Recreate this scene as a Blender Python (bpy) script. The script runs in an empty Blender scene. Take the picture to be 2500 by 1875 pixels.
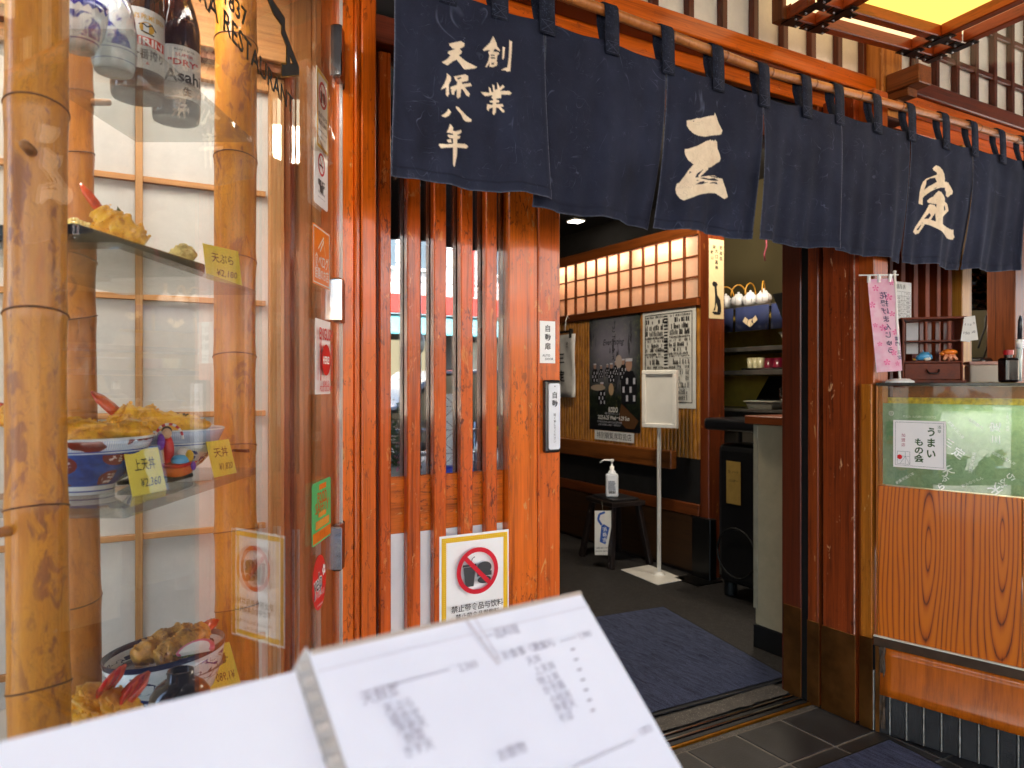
import bpy, bmesh, math, random
import numpy as np
from mathutils import Vector, Matrix, noise as mnoise
random.seed(7)
S = bpy.context.scene
# ---------------------------------------------------------------- camera
V = Vector
CAM = V((-1.0, -1.732, 1.15))
CR = V((0.8660, -0.5, 0)); CF = V((0.5, 0.8660, 0)); CU = V((0, 0, 1))
FPX, CX, CY = 1800.0, 1250.0, 937.5
cd = bpy.data.cameras.new('camera'); cam = bpy.data.objects.new('camera', cd)
S.collection.objects.link(cam)
cd.sensor_width = 36; cd.lens = FPX/2500*36; cd.clip_start = 0.02; cd.clip_end = 500
cam.location = CAM; cam.rotation_euler = (math.radians(90), 0, math.radians(-30))
cd.dof.use_dof = True; cd.dof.focus_distance = 1.8; cd.dof.aperture_fstop = 6.5
S.camera = cam
# ---------------------------------------------------------------- sky, sun, exposure
SUN_EL, SUN_AZ = math.radians(52), math.radians(12)   # the sun stands behind the shop
w = bpy.data.worlds.new('World'); S.world = w; w.use_nodes = True
nt = w.node_tree; bg = nt.nodes['Background']
sk = nt.nodes.new('ShaderNodeTexSky'); sk.sky_type = 'NISHITA'; sk.sun_disc = False
sk.sun_elevation = SUN_EL; sk.sun_rotation = SUN_AZ; sk.air_density = 1.0; sk.dust_density = 2.5
nt.links.new(sk.outputs[0], bg.inputs[0]); bg.inputs[1].default_value = 0.15
sl = bpy.data.lights.new('sun', 'SUN'); sl.energy = 4.5; sl.angle = math.radians(0.6); sl.color = (1, .95, .88)
so = bpy.data.objects.new('sun', sl); S.collection.objects.link(so)
sdir = V((math.sin(SUN_AZ)*math.cos(SUN_EL), math.cos(SUN_AZ)*math.cos(SUN_EL), math.sin(SUN_EL)))
so.rotation_euler = sdir.to_track_quat('Z', 'Y').to_euler(); so.location = (0, 4, 12)
S.view_settings.view_transform = 'Standard'; S.view_settings.look = 'None'
S.view_settings.gamma = 1.0; S.view_settings.use_curve_mapping = False
S.view_settings.exposure = 3.5
cy = S.cycles
cy.use_denoising = True
try: cy.denoiser = 'OPENIMAGEDENOISE'
except Exception: pass
cy.max_bounces = 8; cy.diffuse_bounces = 4; cy.glossy_bounces = 4; cy.transmission_bounces = 5
cy.transparent_max_bounces = 24; cy.sample_clamp_indirect = 5; cy.caustics_reflective = False; cy.caustics_refractive = False
# ---------------------------------------------------------------- pixel helpers (direction only; the plane gives the distance)
def ray(px, py): return CF + CR*((px-CX)/FPX) + CU*((CY-py)/FPX)
def onY(px, py, y): d = ray(px, py); return CAM + d*((y-CAM.y)/d.y)
def onX(px, py, x): d = ray(px, py); return CAM + d*((x-CAM.x)/d.x)
def onZ(px, py, z): d = ray(px, py); return CAM + d*((z-CAM.z)/d.z)
def onD(px, py, Z): return CAM + ray(px, py)*Z
def onP(px, py, p0, n): d = ray(px, py); return CAM + d*((p0-CAM).dot(n)/d.dot(n))
def xY(px, y): return onY(px, CY, y).x
def zY(px, py, y): return onY(px, py, y).z
def cw(X, Z, h): p = CAM + CR*X + CF*Z; return V((p.x, p.y, h))
# ---------------------------------------------------------------- object helpers
COL = S.collection
PINV = {}
def tag(o, label=None, cat=None, group=None, kind=None):
    if label: o['label'] = label
    if cat: o['category'] = cat
    if group: o['group'] = group
    if kind: o['kind'] = kind
    return o
def thing(name, label, cat, loc=(0, 0, 0), rot=(0, 0, 0), group=None):
    o = bpy.data.objects.new(name, None); COL.objects.link(o)
    o.location = loc; o.rotation_euler = rot; o.empty_display_size = .05
    m = Matrix.LocRotScale(V(loc), __import__('mathutils').Euler(rot), None)
    PINV[o.name] = m.inverted()
    return tag(o, label, cat, group)
class MB:
    def __init__(s, m=None): s.v = []; s.f = []; s.m = m
    def add(s, vs, fs):
        b = len(s.v)
        s.v += [(s.m @ V(p)) if s.m is not None else V(p) for p in vs]
        s.f += [tuple(i+b for i in f) for f in fs]; return s
    def box(s, x0, x1, y0, y1, z0, z1):
        return s.add([(x0,y0,z0),(x1,y0,z0),(x1,y1,z0),(x0,y1,z0),(x0,y0,z1),(x1,y0,z1),(x1,y1,z1),(x0,y1,z1)],
                     [(0,3,2,1),(4,5,6,7),(0,1,5,4),(1,2,6,5),(2,3,7,6),(3,0,4,7)])
    def slab(s, O, xd, yd, nd, w, h, t):
        O, xd, yd, nd = V(O), V(xd), V(yd), V(nd)
        p = [O, O+xd*w, O+xd*w+yd*h, O+yd*h]; q = [a-nd*t for a in p]
        return s.add(p+q, [(0,1,2,3),(7,6,5,4),(0,4,5,1),(1,5,6,2),(2,6,7,3),(3,7,4,0)])
    def bar(s, a, b, wx, wz, up=(0,0,1)):
        a, b = V(a), V(b); d = (b-a).normalized(); u = V(up); sd = d.cross(u).normalized(); u = sd.cross(d)
        P = []
        for e in (a, b):
            for sx, sz in ((-1,-1),(1,-1),(1,1),(-1,1)): P.append(e+sd*(sx*wx/2)+u*(sz*wz/2))
        return s.add(P, [(0,1,2,3),(7,6,5,4),(0,4,5,1),(1,5,6,2),(2,6,7,3),(3,7,4,0)])
    def prism(s, poly, ext):
        n = len(poly); poly = [V(p) for p in poly]; e = V(ext)
        return s.add(poly+[p+e for p in poly], [tuple(range(n)), tuple(range(2*n-1, n-1, -1))]+[(i, i+n, (i+1) % n+n, (i+1) % n) for i in range(n)])
    def tube(s, pts, r, seg=10, cap=True, jit=0, flat=None):
        pts = [V(p) for p in pts]; n = len(pts); rs = r if isinstance(r, (list, tuple)) else [r]*n
        P = []; F_ = []; pu = None
        for i, p in enumerate(pts):
            d = (pts[min(i+1, n-1)]-pts[max(i-1, 0)]).normalized()
            if pu is None: pu = d.orthogonal().normalized()
            pu = (pu-d*pu.dot(d)).normalized(); sd = d.cross(pu)
            for k in range(seg):
                a = 2*math.pi*k/seg; rr = rs[i]
                q = pu*(math.cos(a)*rr)+sd*(math.sin(a)*rr*(flat or 1))
                if jit: q *= 1+jit*mnoise.noise((p+q)*90)+jit*.7*mnoise.noise((p+q)*220)
                P.append(p+q)
        for i in range(n-1):
            for k in range(seg):
                F_.append((i*seg+k, i*seg+(k+1) % seg, (i+1)*seg+(k+1) % seg, (i+1)*seg+k))
        if cap: F_ += [tuple(range(seg-1, -1, -1)), tuple(range((n-1)*seg, n*seg))]
        return s.add(P, F_)
    def lathe(s, prof, c=(0, 0, 0), seg=32, a0=0, a1=2*math.pi, sx=1, sy=1):
        full = abs(a1-a0-2*math.pi) < 1e-6; m = seg if full else seg+1
        P = []; F_ = []
        for (r, z) in prof:
            for k in range(m):
                a = a0+(a1-a0)*k/seg; P.append((c[0]+math.cos(a)*r*sx, c[1]+math.sin(a)*r*sy, c[2]+z))
        for i in range(len(prof)-1):
            for k in range(seg):
                k2 = (k+1) % m
                F_.append((i*m+k, i*m+k2, (i+1)*m+k2, (i+1)*m+k))
        return s.add(P, F_)
    def blob(s, c, r, seg=14, rings=10, amp=.15, fr=60, m=None):
        c = V(c); r = V(r) if not isinstance(r, (int, float)) else V((r, r, r)); P = []; F_ = []
        for i in range(rings+1):
            t = math.pi*i/rings
            for k in range(seg):
                a = 2*math.pi*k/seg
                d = V((math.sin(t)*math.cos(a), math.sin(t)*math.sin(a), math.cos(t)))
                q = V((d.x*r.x, d.y*r.y, d.z*r.z)); k_ = 1+amp*mnoise.noise((c+q)*fr)+amp*.5*mnoise.noise((c+q)*fr*2.7)
                q = q*k_
                if m is not None: q = m @ q
                P.append(c+q)
        for i in range(rings):
            for k in range(seg): F_.append((i*seg+k, (i+1)*seg+k, (i+1)*seg+(k+1) % seg, i*seg+(k+1) % seg))
        return s.add(P, F_)
    def mesh(s, name, smooth=False):
        me = bpy.data.meshes.new(name); me.from_pydata([tuple(p) for p in s.v], [], s.f)
        if smooth: me.polygons.foreach_set('use_smooth', [True]*len(me.polygons))
        me.update(); return me
    def build(s, name, mat, parent=None, smooth=False, bevel=0, local=False, kind=None, label=None, seg=1):
        me = s.mesh(name, smooth); me.materials.append(mat)
        o = bpy.data.objects.new(name, me); COL.objects.link(o)
        if parent is not None:
            o.parent = parent
            if not local:
                o.matrix_parent_inverse = PINV.get(parent.name, Matrix())
        if bevel:
            b = o.modifiers.new('bevel', 'BEVEL'); b.width = bevel; b.segments = seg; b.limit_method = 'ANGLE'; b.angle_limit = 0.7
        if smooth is None: pass
        if kind: o['kind'] = kind
        if label: o['label'] = label
        return o
def copy_tree(o, parent=None):
    c = o.copy(); COL.objects.link(c)
    if parent is not None: c.parent = parent
    if o.name in PINV: PINV[c.name] = PINV[o.name]
    for ch in o.children: copy_tree(ch, c)
    return c
def one(name, mb, mat, label, cat, group=None, **k):
    return tag(mb.build(name, mat, **k), label, cat, group)
def struct(name, mb, mat, **k):
    return tag(mb.build(name, mat, **k), kind='structure')
# ---------------------------------------------------------------- materials
def lin(c):
    if isinstance(c, str):
        c = c.lstrip('#'); c = [int(c[i:i+2], 16)/255 for i in (0, 2, 4)]
        return tuple((x/12.92 if x <= .04045 else ((x+.055)/1.055)**2.4) for x in c)
    return tuple(c)
def rgba(c): return (*lin(c), 1)
MC = {}
class NT:
    def __init__(s, name):
        s.m = bpy.data.materials.new(name); s.m.use_nodes = True; s.t = s.m.node_tree; s.t.nodes.clear()
        s.out = s.t.nodes.new('ShaderNodeOutputMaterial')
    def n(s, ty, **k):
        n = s.t.nodes.new('ShaderNode'+ty)
        for a, b in k.items():
            if a.startswith('i_'):
                key = a[2:]; key = int(key) if key.isdigit() else key.replace('_', ' ')
                if hasattr(b, 'is_linked') or isinstance(b, bpy.types.NodeSocket): s.t.links.new(b, n.inputs[key])
                else: n.inputs[key].default_value = b
            else: setattr(n, a, b)
        return n
    def l(s, a, b): s.t.links.new(a, b)
    def math(s, op, a, b=None, c=None, clamp=False):
        n = s.n('Math', operation=op, use_clamp=clamp)
        for i, x in enumerate((a, b, c)):
            if x is None: continue
            if isinstance(x, bpy.types.NodeSocket): s.l(x, n.inputs[i])
            else: n.inputs[i].default_value = x
        return n.outputs[0]
    def mix(s, f, a, b, mode='MIX'):
        n = s.n('Mix', data_type='RGBA', blend_type=mode)
        for k, x in ((0, f), (6, a), (7, b)):
            if isinstance(x, bpy.types.NodeSocket): s.l(x, n.inputs[k])
            elif k == 0: n.inputs[k].default_value = x
            else: n.inputs[k].default_value = rgba(x) if not (isinstance(x, tuple) and len(x) == 4) else x
        return n.outputs[2]
    def ramp(s, f, stops, interp='LINEAR'):
        n = s.n('ValToRGB'); r = n.color_ramp; r.interpolation = interp
        while len(r.elements) < len(stops): r.elements.new(.5)
        for e, (p, c) in zip(r.elements, stops):
            e.position = p; e.color = rgba(c) if not isinstance(c, (int, float)) else (c, c, c, 1)
        s.l(f, n.inputs[0]); return n.outputs[0]
    def coord(s, scale=(1, 1, 1), rnd=True, loc=(0, 0, 0)):
        tc = s.n('TexCoord'); src = tc.outputs['Object']
        if rnd:
            oi = s.n('ObjectInfo'); mu = s.n('VectorMath', operation='ADD')
            cb = s.n('CombineXYZ'); q = s.math('MULTIPLY', oi.outputs['Random'], 17.3)
            for i in range(3): s.l(q, cb.inputs[i])
            s.l(src, mu.inputs[0]); s.l(cb.outputs[0], mu.inputs[1]); src = mu.outputs[0]
        mp = s.n('Mapping'); mp.inputs['Scale'].default_value = scale; mp.inputs['Location'].default_value = loc
        s.l(src, mp.inputs[0]); return mp.outputs[0]
    def noise(s, vec, scale=5, detail=3, rough=.55, dist=0):
        n = s.n('TexNoise'); n.inputs['Scale'].default_value = scale; n.inputs['Detail'].default_value = detail
        n.inputs['Roughness'].default_value = rough; n.inputs['Distortion'].default_value = dist
        s.l(vec, n.inputs['Vector']); return n.outputs[0]
    def bump(s, h, st=.2, d=.002):
        n = s.n('Bump'); n.inputs['Strength'].default_value = st; n.inputs['Distance'].default_value = d
        s.l(h, n.inputs['Height']); return n.outputs[0]
    def bsdf(s, col, rough=.5, metal=0, coat=0, coatr=.1, normal=None, spec=.5, trans=0, emis=None, es=0, sub=0, alpha=None, ior=1.45):
        b = s.n('BsdfPrincipled'); I = b.inputs
        def put(k, x):
            if isinstance(x, bpy.types.NodeSocket): s.l(x, I[k])
            elif k in ('Base Color', 'Emission Color'): I[k].default_value = rgba(x)
            else: I[k].default_value = x
        put('Base Color', col); put('Roughness', rough); put('Metallic', metal); put('Coat Weight', coat); put('Coat Roughness', coatr)
        put('Specular IOR Level', spec); put('Transmission Weight', trans); put('IOR', ior)
        if normal is not None: s.l(normal, I['Normal'])
        if emis is not None: put('Emission Color', emis); put('Emission Strength', es)
        if sub: I['Subsurface Weight'].default_value = sub
        if alpha is not None: put('Alpha', alpha)
        s.l(b.outputs[0], s.out.inputs[0]); return b
def pm(col, rough=.5, metal=0, var=.12, scale=14, bump=0, coat=0, spec=.5, emis=None, es=0, name=None, bscale=None):
    key = (str(col), rough, metal, var, scale, bump, coat, spec, str(emis), es)
    if key in MC: return MC[key]
    t = NT(name or 'plain_%d' % len(MC)); c = t.coord(); n = t.noise(c, scale, 4, .6)
    L = lin(col); dk = tuple(x*(1-var*1.6) for x in L); lt = tuple(min(1, x*(1+var)) for x in L)
    cc = t.ramp(n, [(.3, dk), (.7, lt)])
    rr = t.math('MULTIPLY_ADD', n, rough*.35, rough*.82)
    nm = t.bump(t.noise(c, bscale or scale*4, 3), bump, .002) if bump else None
    t.bsdf(cc, rr, metal, coat, .12, nm, spec, emis=emis, es=es)
    MC[key] = t.m; return t.m
def wood(col='#b04a16', dark='#5a2008', axis='z', rough=.32, chip=0, coat=.35, contrast=.6, chipcol='#c98f55', scale=1.0, grime=.35):
    key = ('wood', col, dark, axis, rough, chip, coat, contrast, chipcol, scale)
    if key in MC: return MC[key]
    t = NT('wood_%d' % len(MC)); ax = 'xyz'.index(axis)
    def sc(a, al): v = [a*scale]*3; v[ax] = al*scale; return tuple(v)
    fine = t.noise(t.coord(sc(190, 5)), 1, 3, .7)
    med = t.noise(t.coord(sc(34, 1.1)), 1, 4, .6, .6)
    big = t.noise(t.coord(sc(5, 1.6)), 1, 2, .5)
    g = t.math('ADD', t.math('MULTIPLY', fine, .45), t.math('MULTIPLY', med, .55))
    cc = t.ramp(g, [(.5-.16*contrast-.12, dark), (.5, col), (.72, tuple(min(1, x*1.35) for x in lin(col)))])
    cc = t.mix(t.math('MULTIPLY', t.math('SUBTRACT', big, .42, clamp=True), 1.6*grime, clamp=True), cc, dark)
    rr = t.math('MULTIPLY_ADD', med, .3, rough-.12)
    h = t.math('ADD', g, t.math('MULTIPLY', t.noise(t.coord((60, 60, 60)), 1, 3), .5))
    if chip:
        cn = t.noise(t.coord(sc(40, 13)), 1, 6, .72, .5)
        ms = t.math('MULTIPLY', t.math('SUBTRACT', cn, .66-.06*chip, clamp=True), 26, clamp=True)
        cc = t.mix(ms, cc, chipcol); rr = t.math('ADD', rr, t.math('MULTIPLY', ms, .3))
        h = t.math('SUBTRACT', h, t.math('MULTIPLY', ms, .6))
        dn = t.noise(t.coord(sc(85, 32), loc=(3, 1, 5)), 1, 5, .7, 1.0)
        md = t.math('MULTIPLY', t.math('SUBTRACT', dn, .60-.05*chip, clamp=True), 18, clamp=True); md = t.math('MULTIPLY', md, t.math('MULTIPLY', t.math('SUBTRACT', t.noise(t.coord(sc(7, 5), loc=(8, 2, 1)), 1, 2), .44, clamp=True), 6, clamp=True))
        cc = t.mix(t.math('MULTIPLY', md, .8), cc, dark)
        h = t.math('ADD', h, t.math('MULTIPLY', md, .35))
    bs_ = t.bsdf(cc, rr, 0, min(1, coat*.95), .12, t.bump(h, .4, .0012), .3); bs_.inputs['Coat IOR'].default_value = 1.52
    MC[key] = t.m; return t.m
def glassy(name, f0=.045, tint=(1, 1, 1), rough=0.0, dirt=0.0, gain=1.0):
    if name in MC: return MC[name]
    t = NT(name); ge = t.n('NewGeometry')
    dp = t.n('VectorMath', operation='DOT_PRODUCT'); t.l(ge.outputs['Normal'], dp.inputs[0]); t.l(ge.outputs['Incoming'], dp.inputs[1])
    c = t.math('ABSOLUTE', dp.outputs['Value']); p = t.math('POWER', t.math('SUBTRACT', 1.0, c, clamp=True), 5.0)
    f = t.math('MULTIPLY_ADD', p, (1-f0)*gain, f0, clamp=True)
    tr = t.n('BsdfTransparent'); tr.inputs[0].default_value = (*tint, 1)
    gl = t.n('BsdfGlossy'); gl.inputs['Roughness'].default_value = rough
    mx = t.n('MixShader'); t.l(f, mx.inputs[0]); t.l(tr.outputs[0], mx.inputs[1]); t.l(gl.outputs[0], mx.inputs[2])
    last = mx
    if dirt:
        n = t.noise(t.coord((3, 3, 1.2), rnd=False), 2.2, 6, .65)
        df = t.n('BsdfDiffuse'); df.inputs[0].default_value = (.75, .73, .7, 1)
        m2 = t.n('MixShader'); t.l(t.math('MULTIPLY', t.math('SUBTRACT', n, .38, clamp=True), dirt, clamp=True), m2.inputs[0])
        t.l(mx.outputs[0], m2.inputs[1]); t.l(df.outputs[0], m2.inputs[2]); last = m2
    t.l(last.outputs[0], t.out.inputs[0]); MC[name] = t.m; return t.m
def paper(col='#efece4', trans=.35, fib=True, name='paper'):
    key = ('paper', col, trans, fib)
    if key in MC: return MC[key]
    t = NT(name); c = t.coord((1, 1, 1)); n = t.noise(c, 30, 5, .7); n2 = t.noise(t.coord((1, 1, .35)), 130, 2, .6, 2.5)
    L = lin(col); cc = t.ramp(n, [(.3, tuple(x*.9 for x in L)), (.7, L)])
    if fib: cc = t.mix(t.math('MULTIPLY', t.math('SUBTRACT', n2, .62, clamp=True), 4, clamp=True), cc, tuple(min(1, x*1.12) for x in L))
    d = t.n('BsdfDiffuse'); tl = t.n('BsdfTranslucent'); t.l(cc, d.inputs[0]); t.l(cc, tl.inputs[0])
    m = t.n('MixShader'); m.inputs[0].default_value = trans; t.l(d.outputs[0], m.inputs[1]); t.l(tl.outputs[0], m.inputs[2])
    t.l(m.outputs[0], t.out.inputs[0]); MC[key] = t.m; return t.m
def emit(col, st, name='lit'):
    key = ('emit', str(col), st)
    if key in MC: return MC[key]
    t = NT(name); e = t.n('Emission'); e.inputs[0].default_value = rgba(col); e.inputs[1].default_value = st
    t.l(e.outputs[0], t.out.inputs[0]); MC[key] = t.m; return t.m
def ink(col, rough=.6): return pm(col, rough, var=.04, scale=40)
INK = ink('#141416'); WHT = ink('#f2f1ee', .45); RED = ink('#c8102a', .5)
# ---------------------------------------------------------------- lettering
TS = bpy.data.scenes.new('type_case'); TCACHE = {}
def glyphs(s, bold=0):
    k = (s, bold)
    if k in TCACHE: return TCACHE[k]
    cu = bpy.data.curves.new('type', 'FONT'); cu.body = s; cu.size = 1; cu.resolution_u = 2; cu.offset = bold
    ob = bpy.data.objects.new('type', cu); TS.collection.objects.link(ob)
    ev = ob; me = ob.to_mesh()
    vs = [(v.co.x, v.co.y) for v in me.vertices]; fs = [tuple(p.vertices) for p in me.polygons]
    ev.to_mesh_clear(); bpy.data.objects.remove(ob); bpy.data.curves.remove(cu)
    TCACHE[k] = (vs, fs); return vs, fs
FINE = {'printed_columns', 'figure_headband', 'figure_checks', 'figure_robe', 'figure_head', 'hatching', 'ruling', 'barcode', 'border_dots', 'fine_print', 'lattice_line', 'crest_grid', 'blossom'}
class Print:
    """flat things with print on them: local x to the right, y up, from the lower left corner"""
    def __init__(s, root, O, xd, yd, w, h, base=.0006, fn=None):
        s.root = root; s.O = V(O); s.xd = V(xd).normalized(); s.yd = V(yd).normalized(); s.nd = s.xd.cross(s.yd).normalized()
        s.w, s.h = w, h; s.b = {}; s.k = base; s.fn = fn
    def P(s, x, y, o=0):
        if s.fn: return s.fn(x, y, o)
        return s.O+s.xd*x+s.yd*y+s.nd*o
    def sheet(s, mat, t=.001, name='sheet', r=0, m=0):
        if r:
            pts = []
            for cx_, cy_, a0 in ((s.w-r, s.h-r, 0), (r, s.h-r, 90), (r, r, 180), (s.w-r, r, 270)):
                for k in range(5):
                    a = math.radians(a0+k*22.5); pts.append(s.P(cx_+math.cos(a)*r, cy_+math.sin(a)*r))
            return MB().prism(pts, -s.nd*t).build(name, mat, s.root)
        return MB().slab(s.P(0, 0), s.xd, s.yd, s.nd, s.w, s.h, t).build(name, mat, s.root)
    def put(s, vs, fs, mat, name):
        s.k += .00004
        mb = s.b.setdefault((name, mat.name), (MB(), mat))[0]
        mb.add([s.P(x, y, s.k) for x, y in vs], fs)
    def poly(s, pts, mat, name='mark'): s.put(pts, [tuple(range(len(pts)))], mat, name)
    def rect(s, x0, y0, x1, y1, mat, name='mark'): s.poly([(x0, y0), (x1, y0), (x1, y1), (x0, y1)], mat, name)
    def line(s, a, b, w, mat, name='mark'):
        dx, dy = b[0]-a[0], b[1]-a[1]; L = math.hypot(dx, dy) or 1; nx, ny = -dy/L*w/2, dx/L*w/2
        s.poly([(a[0]-nx, a[1]-ny), (b[0]-nx, b[1]-ny), (b[0]+nx, b[1]+ny), (a[0]+nx, a[1]+ny)], mat, name)
    def stroke(s, pts, w, mat, name='mark'):
        for a, b in zip(pts, pts[1:]): s.line(a, b, w, mat, name)
    def frame(s, x0, y0, x1, y1, t, mat, name='border'):
        s.rect(x0, y0, x1, y0+t, mat, name); s.rect(x0, y1-t, x1, y1, mat, name); s.rect(x0, y0+t, x0+t, y1-t, mat, name); s.rect(x1-t, y0+t, x1, y1-t, mat, name)
    def disc(s, x, y, r, mat, name='mark', ry=None, n=28):
        s.poly([(x+math.cos(2*math.pi*k/n)*r, y+math.sin(2*math.pi*k/n)*(ry or r)) for k in range(n)], mat, name)
    def ring(s, x, y, r0, r1, mat, name='mark', n=36):
        v = []; f = []
        for k in range(n):
            a = 2*math.pi*k/n; v += [(x+math.cos(a)*r0, y+math.sin(a)*r0), (x+math.cos(a)*r1, y+math.sin(a)*r1)]
            f.append((2*k, 2*k+1, (2*k+3) % (2*n), (2*k+2) % (2*n)))
        s.put(v, f, mat, name)
    def text(s, tx, x, y, size, mat=None, align='c', bold=0, sx=1, rot=0, vert=False, pitch=1.12, flip=False, name='lettering', fitw=None, slant=0):
        mat = mat or INK
        if vert:
            for i, ch in enumerate(tx):
                if ch != ' ': s.text(ch, x, y-i*size*pitch, size, mat, 'c', bold, sx, rot, flip=flip, name=name)
            return
        vs, fs = glyphs(tx, bold)
        if not vs: return
        x0 = min(v[0] for v in vs); x1 = max(v[0] for v in vs); k = size*sx
        if fitw: k = fitw/(x1-x0)
        off = {'c': (x0+x1)/2, 'l': x0, 'r': x1}[align]; cr, sr = math.cos(rot), math.sin(rot); q = []
        for a, b in vs:
            X = (a-off)*k*(-1 if flip else 1); Y = (b-.36)*size; X += slant*Y
            q.append((x+X*cr-Y*sr, y+X*sr+Y*cr))
        s.put(q, fs, mat, name)
    def done(s):
        for (name, _), (mb, mat) in s.b.items(): mb.build(name, mat, s.root, kind='stuff' if name in FINE else None)
        s.b = {}
# ================================================================ surfaces shared by the building
W_OR = wood('#ce5e08', '#662204', 'z', .3, chip=.5, coat=.5)              # varnished orange cedar, upright
W_ORX = wood('#c85a06', '#6e2606', 'x', .3, chip=.25, coat=.4)             # the same, lying along the facade
W_SLAT = wood('#c6560a', '#3e1202', 'z', .26, chip=1.1, coat=.6, chipcol='#cf7a38')
W_STILE = wood('#d2640a', '#5e2404', 'z', .28, chip=1.0, coat=.55, chipcol='#cf8a48')
W_RED = wood('#8e3c12', '#3c140a', 'z', .42, chip=.35, coat=.25, chipcol='#d49a60')
W_DK = wood('#5a2410', '#22100a', 'z', .4, coat=.25)
W_DKX = wood('#6a2a12', '#2a1008', 'x', .4, coat=.25)
W_HIN = wood('#b48654', '#86582e', 'z', .5, coat=.05, contrast=.35, grime=.12)     # plain hinoki
W_HINX = wood('#b88450', '#8a5a30', 'x', .5, coat=.05, contrast=.35, grime=.12)
W_HINB = wood('#9a6636', '#5e3616', 'z', .5, coat=.1, contrast=.4, grime=.2)
W_BRN = wood('#6e3a18', '#321606', 'z', .45, coat=.15)
W_BRNY = wood('#7a421c', '#3a1c0a', 'y', .45, coat=.15)
BLK = pm('#0d0c0c', .55, var=.2); BLKG = pm('#101012', .25, var=.1, coat=.3)
CREAM = paper('#fbf2e2', .15, fib=False)
GLASS_W = glassy('window_glass', .13, dirt=.03, gain=1.0)
GLASS_C = glassy('clear_acrylic', .02, gain=.15)
GLASS_D = glassy('door_glass', .30, tint=(.8, .82, .82))
GLASS_S = glassy('shelf_glass', .05, tint=(.86, .88, .87), dirt=.22)
STEEL = pm('#b8b8ba', .16, 1.0, var=.08); CHROME = pm('#d0d0d2', .08, 1.0, var=.04)
BRONZE = pm('#8a5a2c', .38, .9, var=.35, scale=6, bump=.15); BRASS = pm('#c48a30', .3, 1.0, var=.15)

def stone(col, var=.3, rough=.55, bump=.35, scale=9, speck=None):
    t = NT('stone_%d' % len(MC)); c = t.coord(); n = t.noise(c, scale, 6, .65); f = t.noise(c, 160, 3, .7)
    L = lin(col); cc = t.ramp(n, [(.28, tuple(x*(1-var) for x in L)), (.72, tuple(min(1, x*(1+var)) for x in L))])
    if speck:
        v = t.n('TexVoronoi'); v.inputs['Scale'].default_value = 170; t.l(c, v.inputs['Vector'])
        ms = t.math('MULTIPLY', t.math('LESS_THAN', v.outputs['Distance'], .32), t.math('GREATER_THAN', t.noise(c, 90, 2), .5))
        cc = t.mix(t.math('MULTIPLY', ms, .7), cc, speck)
    h = t.math('ADD', t.math('MULTIPLY', n, .6), t.math('MULTIPLY', f, .5))
    t.bsdf(cc, t.math('MULTIPLY_ADD', n, .3, rough-.15), 0, 0, .1, t.bump(h, bump, .004)); MC['st%d' % len(MC)] = t.m; return t.m
SLATE = stone('#2a2828', .45, .42, .5, 7); GROUT = stone('#6e685f', .25, .8, .4, 40)
CONC = stone('#4a443e', .5, .7, .8, 22, '#8a8278'); FLOORM = stone('#242120', .4, .6, .6, 30, '#5a5652')
PAVE = stone('#8a8682', .12, .75, .2, 3); ROADM = stone('#3a3a3c', .2, .8, .5, 12); KERB = stone('#8d8a85', .15, .7)

# ================================================================ ground
struct('road', MB().box(-40, 40, -16.0, -6.15, -.3, -.12), ROADM)
mk = bpy.data.objects['road']
for k in range(-6, 8):
    MB().box(k*4.0, k*4.0+2.2, -11.07, -10.93, -.119, -.116).build('lane_marking', pm('#d8d6d0', .7), mk)
struct('kerb', MB().box(-40, 40, -6.15, -6.0, -.3, 0.0), KERB, bevel=.015)
struct('pavement', MB().box(-40, 40, -6.0, .002, -.3, -.012), PAVE)
struct('far_pavement', MB().box(-40, 40, -19, -16.0, -.3, 0.0), PAVE)
pv = bpy.data.objects['pavement']
gx0, gp = .629, .2157
MB().box(gx0-9*gp, gx0+9*gp, -.217*9, .001, -.0115, -.003).build('grout_bed', GROUT, pv)
tm = None
for i in range(-9, 9):
    for j in range(9):
        o = MB().box(.0045, gp-.0045, -.217+.0045, -.0045, -.02, 0).build('tile', SLATE, pv, bevel=.002) if tm is None else None
        if tm is None: tm = o
        else:
            o = tm.copy(); COL.objects.link(o)
        o.location = (gx0+i*gp, -j*.217, random.uniform(-.0012, .0))
struct('shop_floor', MB().box(-2.2, 3.6, .118, 5.2, -.3, 0.0), FLOORM)

# threshold with the door rails
tr = thing('door_track', 'metal sliding door rails with brass strip set in worn concrete threshold', 'door track', (.6, .06, 0))
MB().box(-.5, 1.27, .002, .118, -.3, -.004).build('threshold_bed', CONC, tr)
MB().box(-.5, 1.262, .026, .036, -.01, .004).build('brass_strip', BRASS, tr, bevel=.001)
MB().box(-.5, 1.262, .044, .062, -.01, .0).build('dark_channel', BLK, tr)
MB().box(-.5, 1.262, .066, .074, -.01, .006).build('steel_rail', STEEL, tr, bevel=.001)
MB().box(-.5, 1.262, .078, .096, -.01, .0).build('dark_channel', BLK, tr)
MB().box(-.5, 1.262, .1, .108, -.01, .006).build('steel_rail', STEEL, tr, bevel=.001)
mb = MB(); random.seed(3)
xs = [.1+.045*i for i in range(27)]
top = [(x, .118+random.uniform(0, .008)) for x in xs]; bot = [(x, .205+random.uniform(-.006, .006)) for x in xs]
vs = [(x, y, .0045+random.uniform(0, .003)) for x, y in top]+[(x, y, .004) for x, y in bot]; n = len(xs)
mb.add(vs, [(i, i+1, n+i+1, n+i) for i in range(n-1)]); mb.build('worn_concrete_edge', CONC, tr)

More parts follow.
